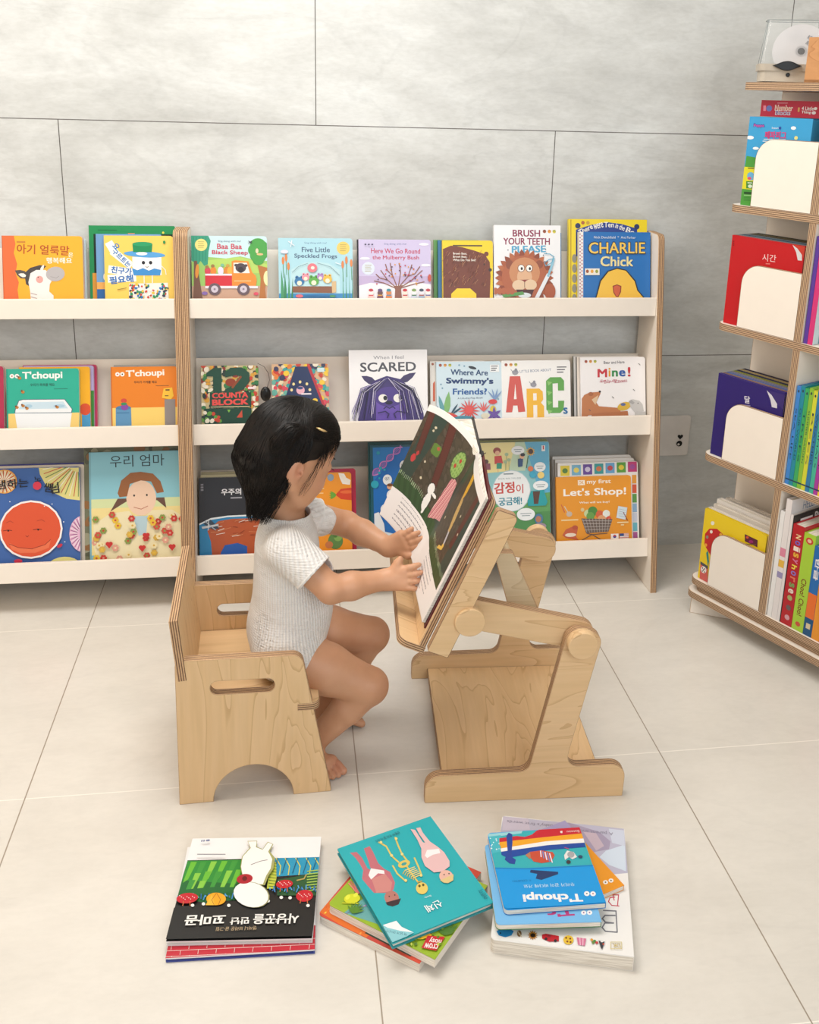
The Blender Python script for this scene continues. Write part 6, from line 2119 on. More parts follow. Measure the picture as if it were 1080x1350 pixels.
# ------------------------------------------------------------------ the child (one continuous body surface from blended volumes)
class Field:
    def __init__(s, lo, hi, h):
        s.lo = np.array(lo, float)
        s.h = h
        s.n = (np.ceil((np.array(hi)-s.lo)/h)).astype(int)+1
        s.d = np.full(tuple(s.n), 1.0, np.float32)

    def _box(s, lo, hi):
        a = np.maximum(0, np.floor((lo-s.lo)/s.h).astype(int))
        b_ = np.minimum(s.n, np.ceil((hi-s.lo)/s.h).astype(int)+1)
        sl = tuple(slice(int(i), int(j)) for i, j in zip(a, b_))
        g = [s.lo[i]+s.h*np.arange(int(a[i]), int(b_[i])) for i in range(3)]
        X, Y, Z = np.meshgrid(*g, indexing='ij')
        return sl, X, Y, Z

    def _put(s, sl, dn, k, mode):
        d0 = s.d[sl]
        if mode == 'add':
            if k > 0:
                hh = np.clip(.5+.5*(d0-dn)/k, 0, 1)
                s.d[sl] = d0+(dn-d0)*hh - k*hh*(1-hh)
            else:
                s.d[sl] = np.minimum(d0, dn)
        else:      # cut
            dn = -dn
            hh = np.clip(.5-.5*(d0-dn)/k, 0, 1) if k > 0 else (dn > d0)*1.0
            s.d[sl] = d0+(dn-d0)*hh + k*hh*(1-hh)

    def cone(s, a, b_, r1, r2, k=.01, mode='add', m=.02):
        a, b_ = np.array(a, float), np.array(b_, float)
        r = max(r1, r2)+m+k
        sl, X, Y, Z = s._box(np.minimum(a, b_)-r, np.maximum(a, b_)+r)
        ab = b_-a
        L2 = max(1e-12, ab@ab)
        t = np.clip(((X-a[0])*ab[0]+(Y-a[1])*ab[1]+(Z-a[2])*ab[2])/L2, 0, 1)
        dn = np.sqrt((X-a[0]-t*ab[0])**2+(Y-a[1]-t*ab[1])**2+(Z-a[2]-t*ab[2])**2)-(r1+(r2-r1)*t)
        s._put(sl, dn.astype(np.float32), k, mode)

    def chain(s, pts, rads, k=.01, mode='add'):
        for i in range(len(pts)-1):
            s.cone(pts[i], pts[i+1], rads[i], rads[i+1], k, mode)

    def ell(s, c, r, k=.01, mode='add', rot=None, m=.02):
        c, r = np.array(c, float), np.array(r, float)
        q = max(r)+m+k
        sl, X, Y, Z = s._box(c-q, c+q)
        P = np.stack([X-c[0], Y-c[1], Z-c[2]], -1)
        if rot is not None:
            P = P @ rot          # columns of rot = local axes
        k0 = np.sqrt(((P/r)**2).sum(-1))
        k1 = np.sqrt(((P/(r*r))**2).sum(-1))+1e-9
        s._put(sl, (k0*(k0-1)/k1).astype(np.float32), k, mode)

    def half(s, p, n, k=0.0):
        """keep the side where (x-p).n < 0"""
        n = np.array(n, float)
        n /= np.linalg.norm(n)
        sl, X, Y, Z = s._box(s.lo, s.lo+s.h*(s.n))
        dn = ((X-p[0])*n[0]+(Y-p[1])*n[1]+(Z-p[2])*n[2]).astype(np.float32)
        s.d = np.maximum(s.d, dn) if k == 0 else (lambda hh: s.d+(dn-s.d)*hh+k*hh*(1-hh))(np.clip(.5-.5*(s.d-dn)/k, 0, 1))

    def mesh(s, name):
        d = s.d
        n = s.n
        ins = d < 0
        c = ins[:-1, :-1, :-1]*1
        tot = np.zeros(tuple(n-1), int)
        for i in (0, 1):
            for j in (0, 1):
                for k in (0, 1):
                    tot += ins[i:n[0]-1+i, j:n[1]-1+j, k:n[2]-1+k]
        act = (tot > 0) & (tot < 8)
        idx = -np.ones(act.shape, int)
        I = np.argwhere(act)
        idx[act] = np.arange(len(I))
        P = np.zeros((len(I), 3))
        cnt = np.zeros(len(I))
        corners = [(i, j, k) for i in (0, 1) for j in (0, 1) for k in (0, 1)]
        for a in range(8):
            for b_ in range(a+1, 8):
                ca, cb = corners[a], corners[b_]
                if sum(abs(ca[q]-cb[q]) for q in range(3)) != 1:
                    continue
                da = d[I[:, 0]+ca[0], I[:, 1]+ca[1], I[:, 2]+ca[2]]
                db = d[I[:, 0]+cb[0], I[:, 1]+cb[1], I[:, 2]+cb[2]]
                cr = (da < 0) != (db < 0)
                t = np.where(cr, da/np.where(cr, da-db, 1), 0)
                for q in range(3):
                    P[:, q] += np.where(cr, ca[q]+(cb[q]-ca[q])*t, 0)
                cnt += cr
        P = (P/cnt[:, None]+I)*s.h+s.lo
        F = []
        for ax in range(3):
            o1, o2 = [(1, 2), (2, 0), (0, 1)][ax]
            sl0 = [slice(1, -1)]*3
            sl0[ax] = slice(0, -1)
            sl1 = [slice(1, -1)]*3
            sl1[ax] = slice(1, None)
            A, B = ins[tuple(sl0)], ins[tuple(sl1)]
            E = np.argwhere(A != B)
            inside0 = A[tuple(E.T)]
            base = E.copy()
            for q in range(3):
                if q != ax:
                    base[:, q] += 1
            def cell(da, db):
                w_ = base.copy()
                w_[:, o1] -= da
                w_[:, o2] -= db
                return idx[tuple(w_.T)]
            q4 = np.stack([cell(1, 1), cell(0, 1), cell(0, 0), cell(1, 0)], 1)
            q4[~inside0] = q4[~inside0][:, ::-1]
            F.append(q4)
        F = np.concatenate(F)
        F = F[(F >= 0).all(1)]
        me = bpy.data.meshes.new(name)
        me.from_pydata([tuple(p) for p in P], [], [tuple(int(i) for i in f) for f in F])
        return me, P


HCn = np.array([.727, -.806, .613])
hy, hp = R(24), R(-20)           # head turned away from the camera and bent down
hf = np.array([math.cos(hy)*math.cos(hp), math.sin(hy)*math.cos(hp), math.sin(hp)])
hs = np.array([math.sin(hy), -math.cos(hy), 0.0])      # the child's right, towards the camera
hu = np.cross(hs, hf)
HR = np.stack([hf, hs, hu], 1)


def hd(f_, s_, u_):
    return HCn+hf*f_+hs*s_+hu*u_


mt, nt, b = new_mat('skin')
n1 = noise(nt, coords(nt), 14, 4)
c1 = ramp(nt, n1, [(0.3, (0.53, 0.262, 0.142)), (0.7, (0.63, 0.335, 0.195))])
at = nt.nodes.new('ShaderNodeAttribute')
at.attribute_name = 'tint'
nt.links.new(mix(nt, at.outputs['Fac'], c1, (0.62, 0.25, 0.18)), b.inputs['Base Color'])
b.inputs['Roughness'].default_value = 0.48
b.inputs['Subsurface Weight'].default_value = 0.12
b.inputs['Subsurface Radius'].default_value = (0.6, 0.25, 0.12)
b.inputs['Subsurface Scale'].default_value = 0.006
bump(nt, b, noise(nt, coords(nt), 380, 3), 0.06, 0.0006)
M['skin'] = mt

root = thing('person', 'small child in a white ribbed shirt, sitting on the cube chair and turning a page', 'person', Matrix.Translation((.72, -.81, .19)))
RI = Matrix.Translation((-.72, .81, -.19))

# --- key joints
PEL = (.716, -.81, .252)
CH = (.722, -.81, .415)
shN, elN, wrN = (.722, -.884, .460), (.797, -.920, .396), (.894, -.892, .396)
shF, elF, wrF = (.745, -.742, .465), (.836, -.716, .428), (.914, -.785, .408)
hipN, knN, anN = (.712, -.858, .241), (.868, -.876, .168), (.768, -.868, .050)
hipF, knF, anF = (.716, -.765, .242), (.882, -.748, .200), (.800, -.752, .058)


def finger(Fd, pts, r, k=.0022):
    Fd.chain(pts, r, k)


def build_body():
    Fd = Field((.615, -1.0, -.004), (1.03, -.66, .73), .0019)
    # torso
    Fd.ell((.718, -.81, .262), (.066, .080, .068), .0)
    Fd.cone((.720, -.825, .27), (.722, -.828, .43), .058, .050, .03)
    Fd.cone((.720, -.795, .27), (.722, -.792, .43), .058, .050, .03)
    Fd.ell((.745, -.81, .318), (.052, .060, .060), .03)
    Fd.cone((.722, -.862, .452), (.722, -.758, .452), .030, .030, .03)
    # neck
    Fd.cone((.716, -.808, .46), (.722, -.806, .548), .035, .036, .018)
    # head
    Fd.ell(hd(-.004, 0, .022), (.079, .069, .072), .016, rot=HR)
    Fd.ell(hd(.026, 0, -.026), (.052, .054, .060), .026, rot=HR)
    for q in (-1, 1):
        Fd.ell(hd(.042, .026*q, -.040), (.028, .027, .028), .014, rot=HR)
        Fd.cone(hd(-.004, .056*q, -.044), hd(.030, .036*q, -.068), .014, .018, .022)
    Fd.ell(hd(.052, 0, -.074), (.018, .022, .014), .014, rot=HR)
    Fd.ell(hd(.052, 0, .028), (.026, .045, .032), .02, rot=HR)
    Fd.cone(hd(.074, 0, -.012), hd(.084, 0, -.028), .0055, .0085, .008)
    for q in (-1, 1):
        Fd.ell(hd(.078, .0075*q, -.031), (.006, .006, .005), .004, rot=HR)
        Fd.ell(hd(.078, .029*q, -.006), (.016, .014, .008), .010, mode='cut', rot=HR)
        Fd.ell(hd(.062, .029*q, -.006), (.0145, .014, .0115), .004, rot=HR)
    Fd.ell(hd(.077, 0, -.046), (.010, .013, .0045), .004, rot=HR)
    Fd.ell(hd(.075, 0, -.055), (.010, .011, .0045), .004, rot=HR)
    Fd.ell(hd(.086, 0, -.0505), (.008, .014, .0011), .002, mode='cut', rot=HR)
    # ears
    for q in (-1, 1):
        Fd.ell(hd(-.014, .067*q, -.014), (.0165, .008, .023), .005, rot=HR)
        Fd.ell(hd(-.010, .062*q, -.034), (.009, .009, .010), .005, rot=HR)
        Fd.ell(hd(-.008, .0765*q, -.012), (.0092, .0062, .0150), .002, mode='cut', rot=HR)
        Fd.ell(hd(-.003, .0715*q, -.016), (.0035, .005, .006), .002, rot=HR)
        Fd.ell(hd(-.006, .073*q, -.018), (.003, .006, .003), .002, mode='cut', rot=HR)
    # arms
    for sh, el, wr in ((shN, elN, wrN), (shF, elF, wrF)):
        Fd.chain([sh, el], [.031, .0245], .012)
        d = np.array(wr)-np.array(el)
        mid = np.array(el)+d*.38
        Fd.chain([el, mid, wr], [.0235, .0245, .0175], .010)
    # legs
    for hip, kn, an in ((hipN, knN, anN), (hipF, knF, anF)):
        hip, kn, an = map(np.array, (hip, kn, an))
        Fd.chain([hip, hip+(kn-hip)*.5, kn], [.050, .046, .036], .014)
        c = kn+(an-kn)*.38
        Fd.chain([kn+(0, 0, -.004), c, an], [.032, .031, .021], .007)
        Fd.ell(kn+(.008, 0, .002), (.028, .028, .030), .012)
    # feet
    for an, dx, dy in ((anN, .026, -.036), (anF, .046, .004)):
        an = np.array(an)
        heel = np.array((an[0]-.010, an[1], .022))
        ball = np.array((an[0]+dx*.72, an[1]+dy*.72, .016))
        Fd.cone(an, heel, .020, .021, .010)
        Fd.cone(heel, ball, .021, .0155, .012)
        u_ = np.array((dx, dy, 0))
        u_ /= np.linalg.norm(u_)
        w_ = np.array((-u_[1], u_[0], 0))
        sg = 1 if dy < 0 else -1     # big toe towards the other foot
        Fd.cone(ball+w_*.014, ball-w_*.016, .0125, .0105, .008)
        for i, (o_, ln, r_) in enumerate(((.0190, .030, .0078), (.0068, .031, .0058), (-.0040, .028, .0055), (-.0140, .024, .0052), (-.0228, .019, .0048))):
            a = ball+w_*o_*sg
            e_ = a+u_*ln
            e_[2] = r_+.001
            Fd.chain([a, (a+e_)/2+(0, 0, .003), e_], [r_*.9, r_*.85, r_], .0010)
    # near hand: palm seen from the back, fingers pressed on the page
    def hand(wr, fw_, sd_, nm, fingers, thumb, pl_=.036):
        """fw_ finger direction, sd_ towards the little finger, nm out of the back of the hand"""
        fw_, sd_, nm = [np.array(v, float)/np.linalg.norm(v) for v in (fw_, sd_, nm)]
        sd_ = sd_-fw_*(sd_@fw_)
        sd_ /= np.linalg.norm(sd_)
        n2_ = np.cross(fw_, sd_)
        nm = n2_ if n2_@nm > 0 else -n2_
        wr = np.array(wr, float)
        Fd.cone(wr-fw_*.004, wr+fw_*.012, .0170, .0155, .008)
        for o_ in (-.013, -.004, .005, .0135):
            Fd.cone(wr+fw_*.006+sd_*o_*.6, wr+fw_*pl_+sd_*o_*1.05, .0115, .0098, .007)
        for o_, ln, r_, cv in fingers:
            a = wr+fw_*(pl_-.002)+sd_*o_
            p1 = a+fw_*ln*.42+nm*.002+sd_*o_*.16
            p2 = p1+fw_*ln*.33-nm*cv*.5+sd_*o_*.14
            p3 = p2+fw_*ln*.25-nm*cv+sd_*o_*.10
            finger(Fd, [a, p1, p2, p3], [r_*1.10, r_, r_*.92, r_*.80])
            Fd.ell(p1, (r_*1.06,)*3, .002)
        finger(Fd, thumb, [.0100, .0086, .0072, .0062], .005)
    hand(wrN, (.070, -.013, .010), (.10, -.30, -.95), (-.2, -.93, .3),
         ((-.0150, .031, .0062, .003), (-.0048, .033, .0062, .004), (.0055, .030, .0060, .005), (.0150, .022, .0055, .003)),
         [np.array(wrN)+(.012, .000, .008), np.array(wrN)+(.020, .002, .020), np.array(wrN)+(.024, .004, .029), np.array(wrN)+(.029, .006, .036)])
    hand(wrF, (.068, -.040, .046), (-.40, .25, .86), (-.40, -.88, .10),
         ((-.0130, .034, .0060, .002), (-.0045, .040, .0060, .002), (.0045, .038, .0058, .002), (.0125, .028, .0054, .003)),
         [np.array(wrF)+(.014, -.006, .002), np.array(wrF)+(.024, -.016, -.004), np.array(wrF)+(.032, -.026, -.006), np.array(wrF)+(.041, -.032, -.004)])
    return Fd


body_F = build_body()
me, P = body_F.mesh('body')
bo = link('body', me, root, [M['skin']], True)
bo.matrix_local = RI
tint = np.zeros(len(P), np.float32)


def blush(c, r, a):
    global tint
    d = np.sqrt(((P-np.array(c))**2).sum(1))
    tint = np.maximum(tint, a*np.clip(1-d/r, 0, 1))


blush(hd(.07, 0, -.05), .018, .9)
blush(hd(.05, .040, -.035), .030, .35)
blush(hd(.05, -.040, -.035), .030, .35)
blush(hd(-.012, .07, -.014), .030, .45)
blush(np.array(knN)+(.02, 0, 0), .035, .35)
blush(np.array(knF)+(.02, 0, 0), .035, .35)
blush(np.array(anN)+(.045, -.03, -.04), .035, .6)
blush(np.array(wrN)+(.07, 0, 0), .03, .4)
ta = me.attributes.new('tint', 'FLOAT', 'POINT')
ta.data.foreach_set('value', tint)
cs = bo.modifiers.new('relax', 'SMOOTH')
cs.factor = 0.5
cs.iterations = 2

# --- ribbed shirt (shell cut open at neck, sleeves and hem)
def build_shirt(off):
    Fd = Field((.60, -.97, .17), (.86, -.65, .53), .0019)
    Fd.ell((.719, -.81, .262), (.070+off, .083+off, .070+off), .0)
    Fd.cone((.720, -.827, .27), (.7215, -.830, .43), .0605+off, .0535+off, .03)
    Fd.cone((.720, -.793, .27), (.7215, -.790, .43), .0605+off, .0535+off, .03)
    Fd.ell((.747, -.81, .318), (.056+off, .062+off, .062+off), .03)
    Fd.cone((.722, -.864, .455), (.722, -.756, .455), .034+off, .034+off, .03)
    Fd.cone((.719, -.81, .455), (.721, -.81, .499), .0455+off, .0445+off, .014)
    for hip in (hipN, hipF):
        Fd.cone((hip[0]+.002, hip[1], hip[2]), (hip[0]+.016, hip[1], hip[2]-.006), .0565+off, .0555+off, .016)
    d = np.array(elN)-np.array(shN)
    Fd.cone(shN, np.array(shN)+d*.72+(0, 0, .003), .0365+off, .0375+off, .016)
    d = np.array(elF)-np.array(shF)
    Fd.cone(shF, np.array(shF)+d*.42, .0365+off, .0340+off, .016)
    return Fd


So, Si = build_shirt(.0015), build_shirt(-.0012)
sh_d = np.maximum(So.d, -Si.d)
So.d = sh_d
dN = np.array(elN)-np.array(shN)
dF = np.array(elF)-np.array(shF)


def open_end(p, n, rr, ytest, yl):
    """open the sleeve: remove shell beyond the plane, close to the arm axis"""
    sl, X, Y, Z = So._box(So.lo, So.lo+So.h*So.n)
    n = np.array(n)/np.linalg.norm(n)
    dx, dy, dz = X-p[0], Y-p[1], Z-p[2]
    a = dx*n[0]+dy*n[1]+dz*n[2]
    r_ = np.sqrt(np.maximum(0, dx*dx+dy*dy+dz*dz-a*a))-rr
    keep = np.maximum(np.maximum(-a, r_), np.maximum(a-.045, (Y-yl)*ytest))
    So.d = np.maximum(So.d, -keep).astype(np.float32)


open_end(np.array(shN)+dN*.62, dN, .050, 1, -.8835)
open_end(np.array(shF)+dF*.38, dF, .050, -1, -.742)
# round neck opening
sl, X, Y, Z = So._box(So.lo, So.lo+So.h*So.n)
tilt = .5025-.06*(X-.72)
col_ = np.maximum((np.sqrt(((X-.7215)/.0405)**2+((Y+.809)/.0405)**2)-1)*.0405, .462-Z)
So.d = np.maximum(So.d, -col_).astype(np.float32)
So.d = np.maximum(So.d, (Z-tilt).astype(np.float32))
# hem: lower at the back
So.d = np.maximum(So.d, ((.203+.16*(X-.72)+.0015*np.sin(X*90+Y*60))-Z).astype(np.float32))
me, P2 = So.mesh('shirt')
mt, nt, b = new_mat('white_ribbed_cotton')
tc = nt.nodes.new('ShaderNodeTexCoord')
sx = nt.nodes.new('ShaderNodeSeparateXYZ')
nt.links.new(tc.outputs['Object'], sx.inputs[0])
ang = math_n(nt, 'ARCTAN2', math_n(nt, 'ADD', sx.outputs[1], .81), math_n(nt, 'SUBTRACT', sx.outputs[0], .72))
wv = math_n(nt, 'SINE', math_n(nt, 'MULTIPLY', ang, 92.0))
wv2 = math_n(nt, 'SINE', math_n(nt, 'MULTIPLY', sx.outputs[2], 1500.0))
rib = math_n(nt, 'ADD', math_n(nt, 'MULTIPLY', wv, 0.8), math_n(nt, 'MULTIPLY', wv2, 0.25))
c1 = ramp(nt, math_n(nt, 'MULTIPLY_ADD', wv, .5, .5), [(0.0, (0.73, 0.69, 0.65)), (0.5, (0.82, 0.79, 0.76))])
nt.links.new(c1, b.inputs['Base Color'])
b.inputs['Roughness'].default_value = 0.85
b.inputs['Sheen Weight'].default_value = 0.2
bump(nt, b, math_n(nt, 'ADD', rib, math_n(nt, 'MULTIPLY', noise(nt, coords(nt, scale=(1, 1, 1.8)), 20, 4, .55, .6), 7.0)), 0.6, 0.0016)
M['shirt'] = mt
so = link('shirt', me, root, [M['shirt']], True)
so.matrix_local = RI
cs = so.modifiers.new('relax', 'SMOOTH')
cs.iterations = 2
# rolled hems at the sleeves and the neck
M['hem'] = plain('white_cotton_binding', (0.90, 0.885, 0.87), 0.85)


def ring_on_shirt(p, n, r_, sq=1.0, tr=.0017):
    n = Vector(n).normalized()
    a = n.orthogonal().normalized()
    b2 = n.cross(a)
    return [Vector(p)+a*math.cos(t)*r_+b2*math.sin(t)*r_*sq for t in [2*math.pi*k/48 for k in range(49)]]


MB().add(tube_data(ring_on_shirt(np.array(shN)+dN*.592+np.array((0, 0, .002)), dN, .0378), .0017, 8)).build('sleeve_hem', root, [M['hem']], smooth=True, mat=RI)
MB().add(tube_data(ring_on_shirt(np.array(shF)+dF*.35, dF, .0352), .0017, 8)).build('sleeve_hem', root, [M['hem']], smooth=True, mat=RI)
# small cream shorts under the hem
Sh = Field((.63, -.91, .18), (.80, -.71, .30), .002)
Sh.ell((.716, -.81, .245), (.067, .081, .054), 0)
for hip, kn in ((hipN, knN), (hipF, knF)):
    d = np.array(kn)-np.array(hip)
    Sh.cone(hip, np.array(hip)+d*.05, .0535, .0515, .01)
Sh.half((0, 0, .1912), (0, 0, -1))
me, _ = Sh.mesh('shorts')
o = link('shorts', me, root, [M['hem']], True)
o.matrix_local = RI

# --- hair: a dark cap fitted to the head, overlaid with thousands of fine locks that follow its surface
mt, nt, b = new_mat('black_hair')
st_ = noise(nt, coords(nt), 90, 4)
nt.links.new(ramp(nt, st_, [(0.35, (0.004, 0.0033, 0.003)), (0.7, (0.012, 0.0075, 0.0055))]), b.inputs['Base Color'])
b.inputs['Roughness'].default_value = 0.42
b.inputs['Specular IOR Level'].default_value = 0.26
M['hair'] = mt
Hf = Field((.60, -.93, .475), (.86, -.69, .735), .002)
Hf.ell(hd(-.004, 0, .025), (.083, .0735, .0765), 0, rot=HR)
Hf.ell(hd(.028, 0, .036), (.054, .057, .057), .02, rot=HR)
Hf.ell(hd(-.045, .0, -.015), (.040, .062, .062), .02, rot=HR)
Hf.cone(hd(-.056, .020, -.022), (.668, -.836, .520), .036, .014, .02)
Hf.cone(hd(-.054, -.020, -.022), (.670, -.790, .520), .036, .014, .02)
Hf.cone(hd(-.040, .044, -.012), (.682, -.860, .540), .022, .008, .02)
# gathered tail looping at the near back side
kn_ = hd(-.030, .060, .050)
Hf.chain([kn_+(.004, .006, .004), kn_+(-.012, -.010, .006), kn_+(-.028, -.013, -.010), kn_+(-.035, -.008, -.036), kn_+(-.030, .0, -.062)], [.010, .0135, .015, .013, .006], .005)
full_hair = Hf.d.copy()


def sample(P_):
    q = (np.asarray(P_)-Hf.lo)/Hf.h
    q = np.clip(q, 0, np.array(Hf.n)-1.001)
    i = q.astype(int)
    f = q-i
    i = np.minimum(i, np.array(Hf.n)-2)
    v = 0
    for a in (0, 1):
        for b2 in (0, 1):
            for c in (0, 1):
                w_ = (f[..., 0] if a else 1-f[..., 0])*(f[..., 1] if b2 else 1-f[..., 1])*(f[..., 2] if c else 1-f[..., 2])
                v = v+w_*full_hair[i[..., 0]+a, i[..., 1]+b2, i[..., 2]+c]
    return v


def snap(P_, off, mask=None):
    P_ = np.array(P_, float)
    for _ in range(4):
        d = sample(P_)-off
        g = np.stack([(sample(P_+e)-sample(P_-e))/.004 for e in np.eye(3)*.002], -1)
        g /= np.linalg.norm(g, axis=-1, keepdims=True)+1e-9
        st = g*np.clip(d, -.02, .02)[..., None]
        P_ = P_-(st if mask is None else st*mask[:, None])
    return P_


# open the face below the hairline and in front of the ears
sl, X, Y, Z = Hf._box(Hf.lo, Hf.lo+Hf.h*Hf.n)
rel = np.stack([X-HCn[0], Y-HCn[1], Z-HCn[2]], -1) @ HR
f_, s_, u_ = rel[..., 0], rel[..., 1], rel[..., 2]
wav = .0035*np.sin(s_*160)+.002*np.sin(f_*260)
face = np.minimum(f_+.028, (.006+.60*np.clip(f_, 0, 1)+wav)-u_)
Hf.d = np.maximum(Hf.d, face.astype(np.float32))
me, PH = Hf.mesh('hair')
rn = random.Random(4)
mbh = MB()
mbh.v = [tuple(v.co) for v in me.vertices]
mbh.f = [tuple(p.vertices) for p in me.polygons]


def lock(ctrl, off, w, steps=11, hang=None, sides=3):
    P_ = np.array([bez(ctrl, k/(steps-1)) for k in range(steps)])
    mask = None
    if hang is not None:
        mask = np.array([1.0 if k/(steps-1) < hang else 0.0 for k in range(steps)])
    P_ = snap(P_, off, mask)
    mbh.add(tube_data(P_, [w*(.35+.65*math.sin(math.pi*min(1, .12+k/(steps-1)*.88))) for k in range(steps)], sides, cap=False))


SH = np.array([.083, .0735, .0765])


def sph(theta, phi):
    """point on the head shell: theta 0 = top, phi 0 = front, 90 = the near side"""
    return hd(*(np.array([math.sin(theta)*math.cos(phi), math.sin(theta)*math.sin(phi), math.cos(theta)])*SH+np.array([-.004, 0, .025])))


# 1) locks combed from the fringe and the crown into the gathered tail on the near side
for i in range(1500):
    ph0 = rn.uniform(-.25, 1.25)
    th0 = rn.uniform(.0, 1.15)
    if rn.random() < .45:
        th0 = rn.uniform(.75, 1.32); ph0 = rn.uniform(.05, 1.35)
    a = sph(th0, ph0)
    e_ = kn_+np.array([rn.uniform(-.010, .008), rn.uniform(-.004, .004), rn.uniform(-.010, .010)])
    mid = (a+e_)/2+(a+e_-2*HCn)*.10+np.array([0, 0, rn.uniform(-.010, .012)])
    off = rn.uniform(-.0004, .0016)
    lock([a, mid, e_], off, .00075)
# 2) far half and top, combed to the far side
for i in range(800):
    ph0 = rn.uniform(-1.6, .4)
    a = sph(rn.uniform(.0, .5), ph0)
    e_ = sph(rn.uniform(1.1, 1.75), rn.uniform(-2.8, -.5))
    lock([a, (a+e_)/2+(a+e_-2*HCn)*.3, e_], rn.uniform(-.0004, .0014), .00075)
# 3) back of the head, falling to the nape
for i in range(2600):
    ph0 = rn.uniform(math.pi*.50, math.pi*1.62)
    a = sph(rn.uniform(.05, 1.5), ph0)
    p1 = ph0+rn.uniform(-.10, .10)
    e1 = sph(1.75, p1)
    ca = math.cos(p1)
    sa = math.sin(p1)
    yy = -.808-.062*sa+rn.uniform(-.006, .006)+hf[1]*(-.03)
    ez = rn.uniform(.494, .535)+.014*abs(sa)
    ex = .655+.030*(1+ca)+rn.uniform(-.006, .010)
    end = np.array([ex, yy, ez])
    lock([a, sph(1.25, p1)*1.0+(sph(1.25, p1)-HCn)*.15, e1+(e1-HCn)*.10, end], rn.uniform(-.0006, .0022), .00085, 13, hang=rn.uniform(.72, .95))
# 4) the looped tail itself
tail = [kn_+np.array(q) for q in ((.008, .004, .004), (-.012, -.012, .010), (-.032, -.018, -.004), (-.044, -.010, -.036), (-.034, .002, -.074))]
for i in range(420):
    o_ = np.array([rn.uniform(-.013, .013), rn.uniform(-.012, .012), rn.uniform(-.013, .013)])
    k0 = .25
    lock([tail[0]+o_*.4, tail[1]+o_, tail[2]+o_, tail[3]+o_*.9, tail[4]+o_*.7+(0, 0, rn.uniform(-.016, .01))], rn.uniform(-.0004, .0022), .0008, 14, hang=.86)
# 5) wisps over the temple, the ear and the forehead
for i in range(260):
    phi = rn.uniform(-.9, 1.25)
    a = sph(1.15, phi)
    b_ = hd(*(np.array([.083*math.cos(phi), .0735*math.sin(phi), .018+.030*math.cos(phi)+rn.uniform(-.004, .006)])*np.array([1.0, 1.0, 1])))
    L = rn.uniform(.006, .024)*(1.5 if phi > .9 else 1)
    c_ = b_-hu*L+hf*rn.uniform(-.004, .003)
    lock([a, a*.3+b_*.7+(b_-HCn)*.06, c_], .0008, .00042, 9, hang=.5)
for i in range(14):
    A0 = hd(.022+rn.uniform(-.006, .010), .071, .026)
    B0 = hd(.020+rn.uniform(-.012, .016), .074, -.022)
    C0 = hd(.010+rn.uniform(-.004, .010), .066, -.040-rn.random()*.022)
    mbh.add(tube_data([bez([A0, B0, C0], k/9) for k in range(10)], [.00040*(1-.7*k/9) for k in range(10)], 3, cap=False))
ho = mbh.build('hair', root, [M['hair']], smooth=True, mat=RI)
M['gold'] = plain('pale_gold_metal', (0.85, 0.72, 0.5), 0.3, Metallic=0.7)
cp = hd(.012, .066, .066)
MB().add(tube_data([cp+np.array((-.010, 0, .004)), cp+np.array((-.004, -.004, .003)), cp+np.array((.004, -.004, -.001)), cp+np.array((.009, 0, -.004))], [.0012, .0022, .0022, .001], 10)).build('hair_clip', root, [M['gold']], smooth=True, mat=RI)
MB().add(tube_data([kn_+np.array((.012*math.cos(t)*.2-.006, .012*math.cos(t), .012*math.sin(t))) for t in [2*math.pi*k/20 for k in range(21)]], .0022, 8)).build('hair_tie', root, [M['blackp']], smooth=True, mat=RI)
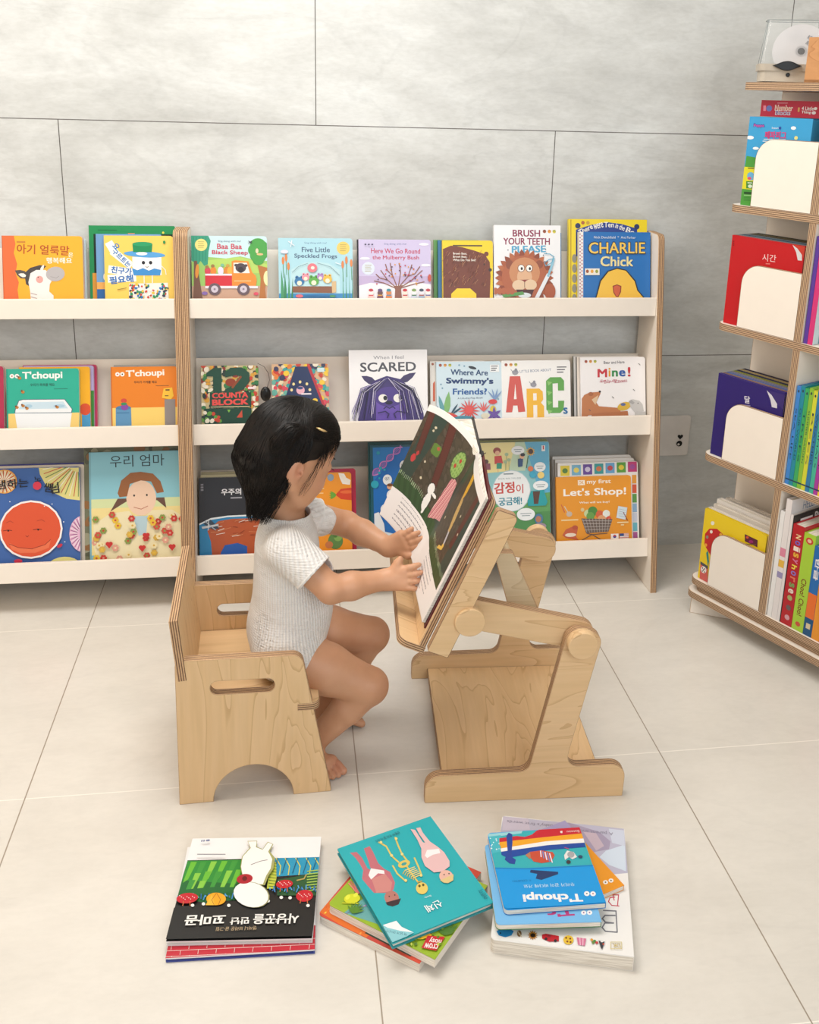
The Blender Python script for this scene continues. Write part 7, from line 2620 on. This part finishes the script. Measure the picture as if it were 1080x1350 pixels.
# eyes, lashes, eyebrows
M['eye'] = plain('eye_white', (0.92, 0.90, 0.88), 0.1)
M['iris'] = plain('dark_iris', (0.09, 0.05, 0.03), 0.1)
for q in (-1, 1):
    v, f = [], []
    for i in range(9):
        th = math.pi*i/8
        for k in range(16):
            ph_ = 2*math.pi*k/16
            v.append(hd(.0650+.0118*math.sin(th)*math.cos(ph_), .029*q+.0105*math.sin(th)*math.sin(ph_), -.0085+.0055*math.cos(th)))
    for i in range(8):
        for k in range(16):
            f.append((i*16+k, (i+1)*16+k, (i+1)*16+(k+1) % 16, i*16+(k+1) % 16))
    e_ = MB().add((v, f)).build('eye', root, [M['iris']], smooth=True, mat=RI)
    ls = MB()
    for k in range(9):
        o_ = (k-4)*.0026
        a = hd(.0765-abs(k-4)*.0007, .029*q+o_, -.0065)
        ls.add(tube_data([a, a+hf*.004-hu*.002, a+hf*.007-hu*.0015], [.0004, .0003, .0001], 4))
    ls.build('eyelashes', root, [M['hair']], mat=RI)
    br = MB()
    for k in range(14):
        o_ = (k-6.5)*.0017
        a = hd(.0745-abs(k-6.5)*.0005, .029*q+o_, .0125)
        br.add(tube_data([a, a+hf*.0012+hs*q*.003+hu*.0006], [.0005, .0002], 4))
    br.build('eyebrow', root, [M['hair']], mat=RI)
# thin necklace visible at the back of the neck
M['chain'] = plain('necklace_metal', (0.75, 0.6, 0.42), 0.3, Metallic=0.6)
nk = [(.719+.0405*math.cos(t), -.81+.0405*math.sin(t), .4985-.010*math.cos(t)) for t in [2*math.pi*k/40 for k in range(41)]]
MB().add(tube_data(nk, .0008, 6)).build('necklace', root, [M['chain']], smooth=True, mat=RI)


# ------------------------------------------------------------------ small pieces belong to the part they sit on
def onto(child, part):
    b_ = part.matrix_basis.inverted() @ child.matrix_basis
    child.parent = part
    child.matrix_basis = b_


base = lambda o: o.name.split('.')[0]
for top in [o for o in SC.objects if o.parent is None and o.type == 'EMPTY']:
    kids = list(top.children)
    for piece, home in (('hair_clip', 'hair'), ('hair_tie', 'hair'), ('sleeve_hem', 'shirt'), ('lid_rim_highlight', 'clear_lid'), ('lid_corner_highlight', 'clear_lid'),
                        ('dial_glint', 'dark_dial'), ('heart_mark', 'plate'), ('disc_print', 'disc'), ('printed_side', 'cover'), ('knob', 'player_base')):
        hm = [k for k in kids if base(k) == home]
        if hm:
            for k in kids:
                if base(k) == piece:
                    onto(k, hm[0])
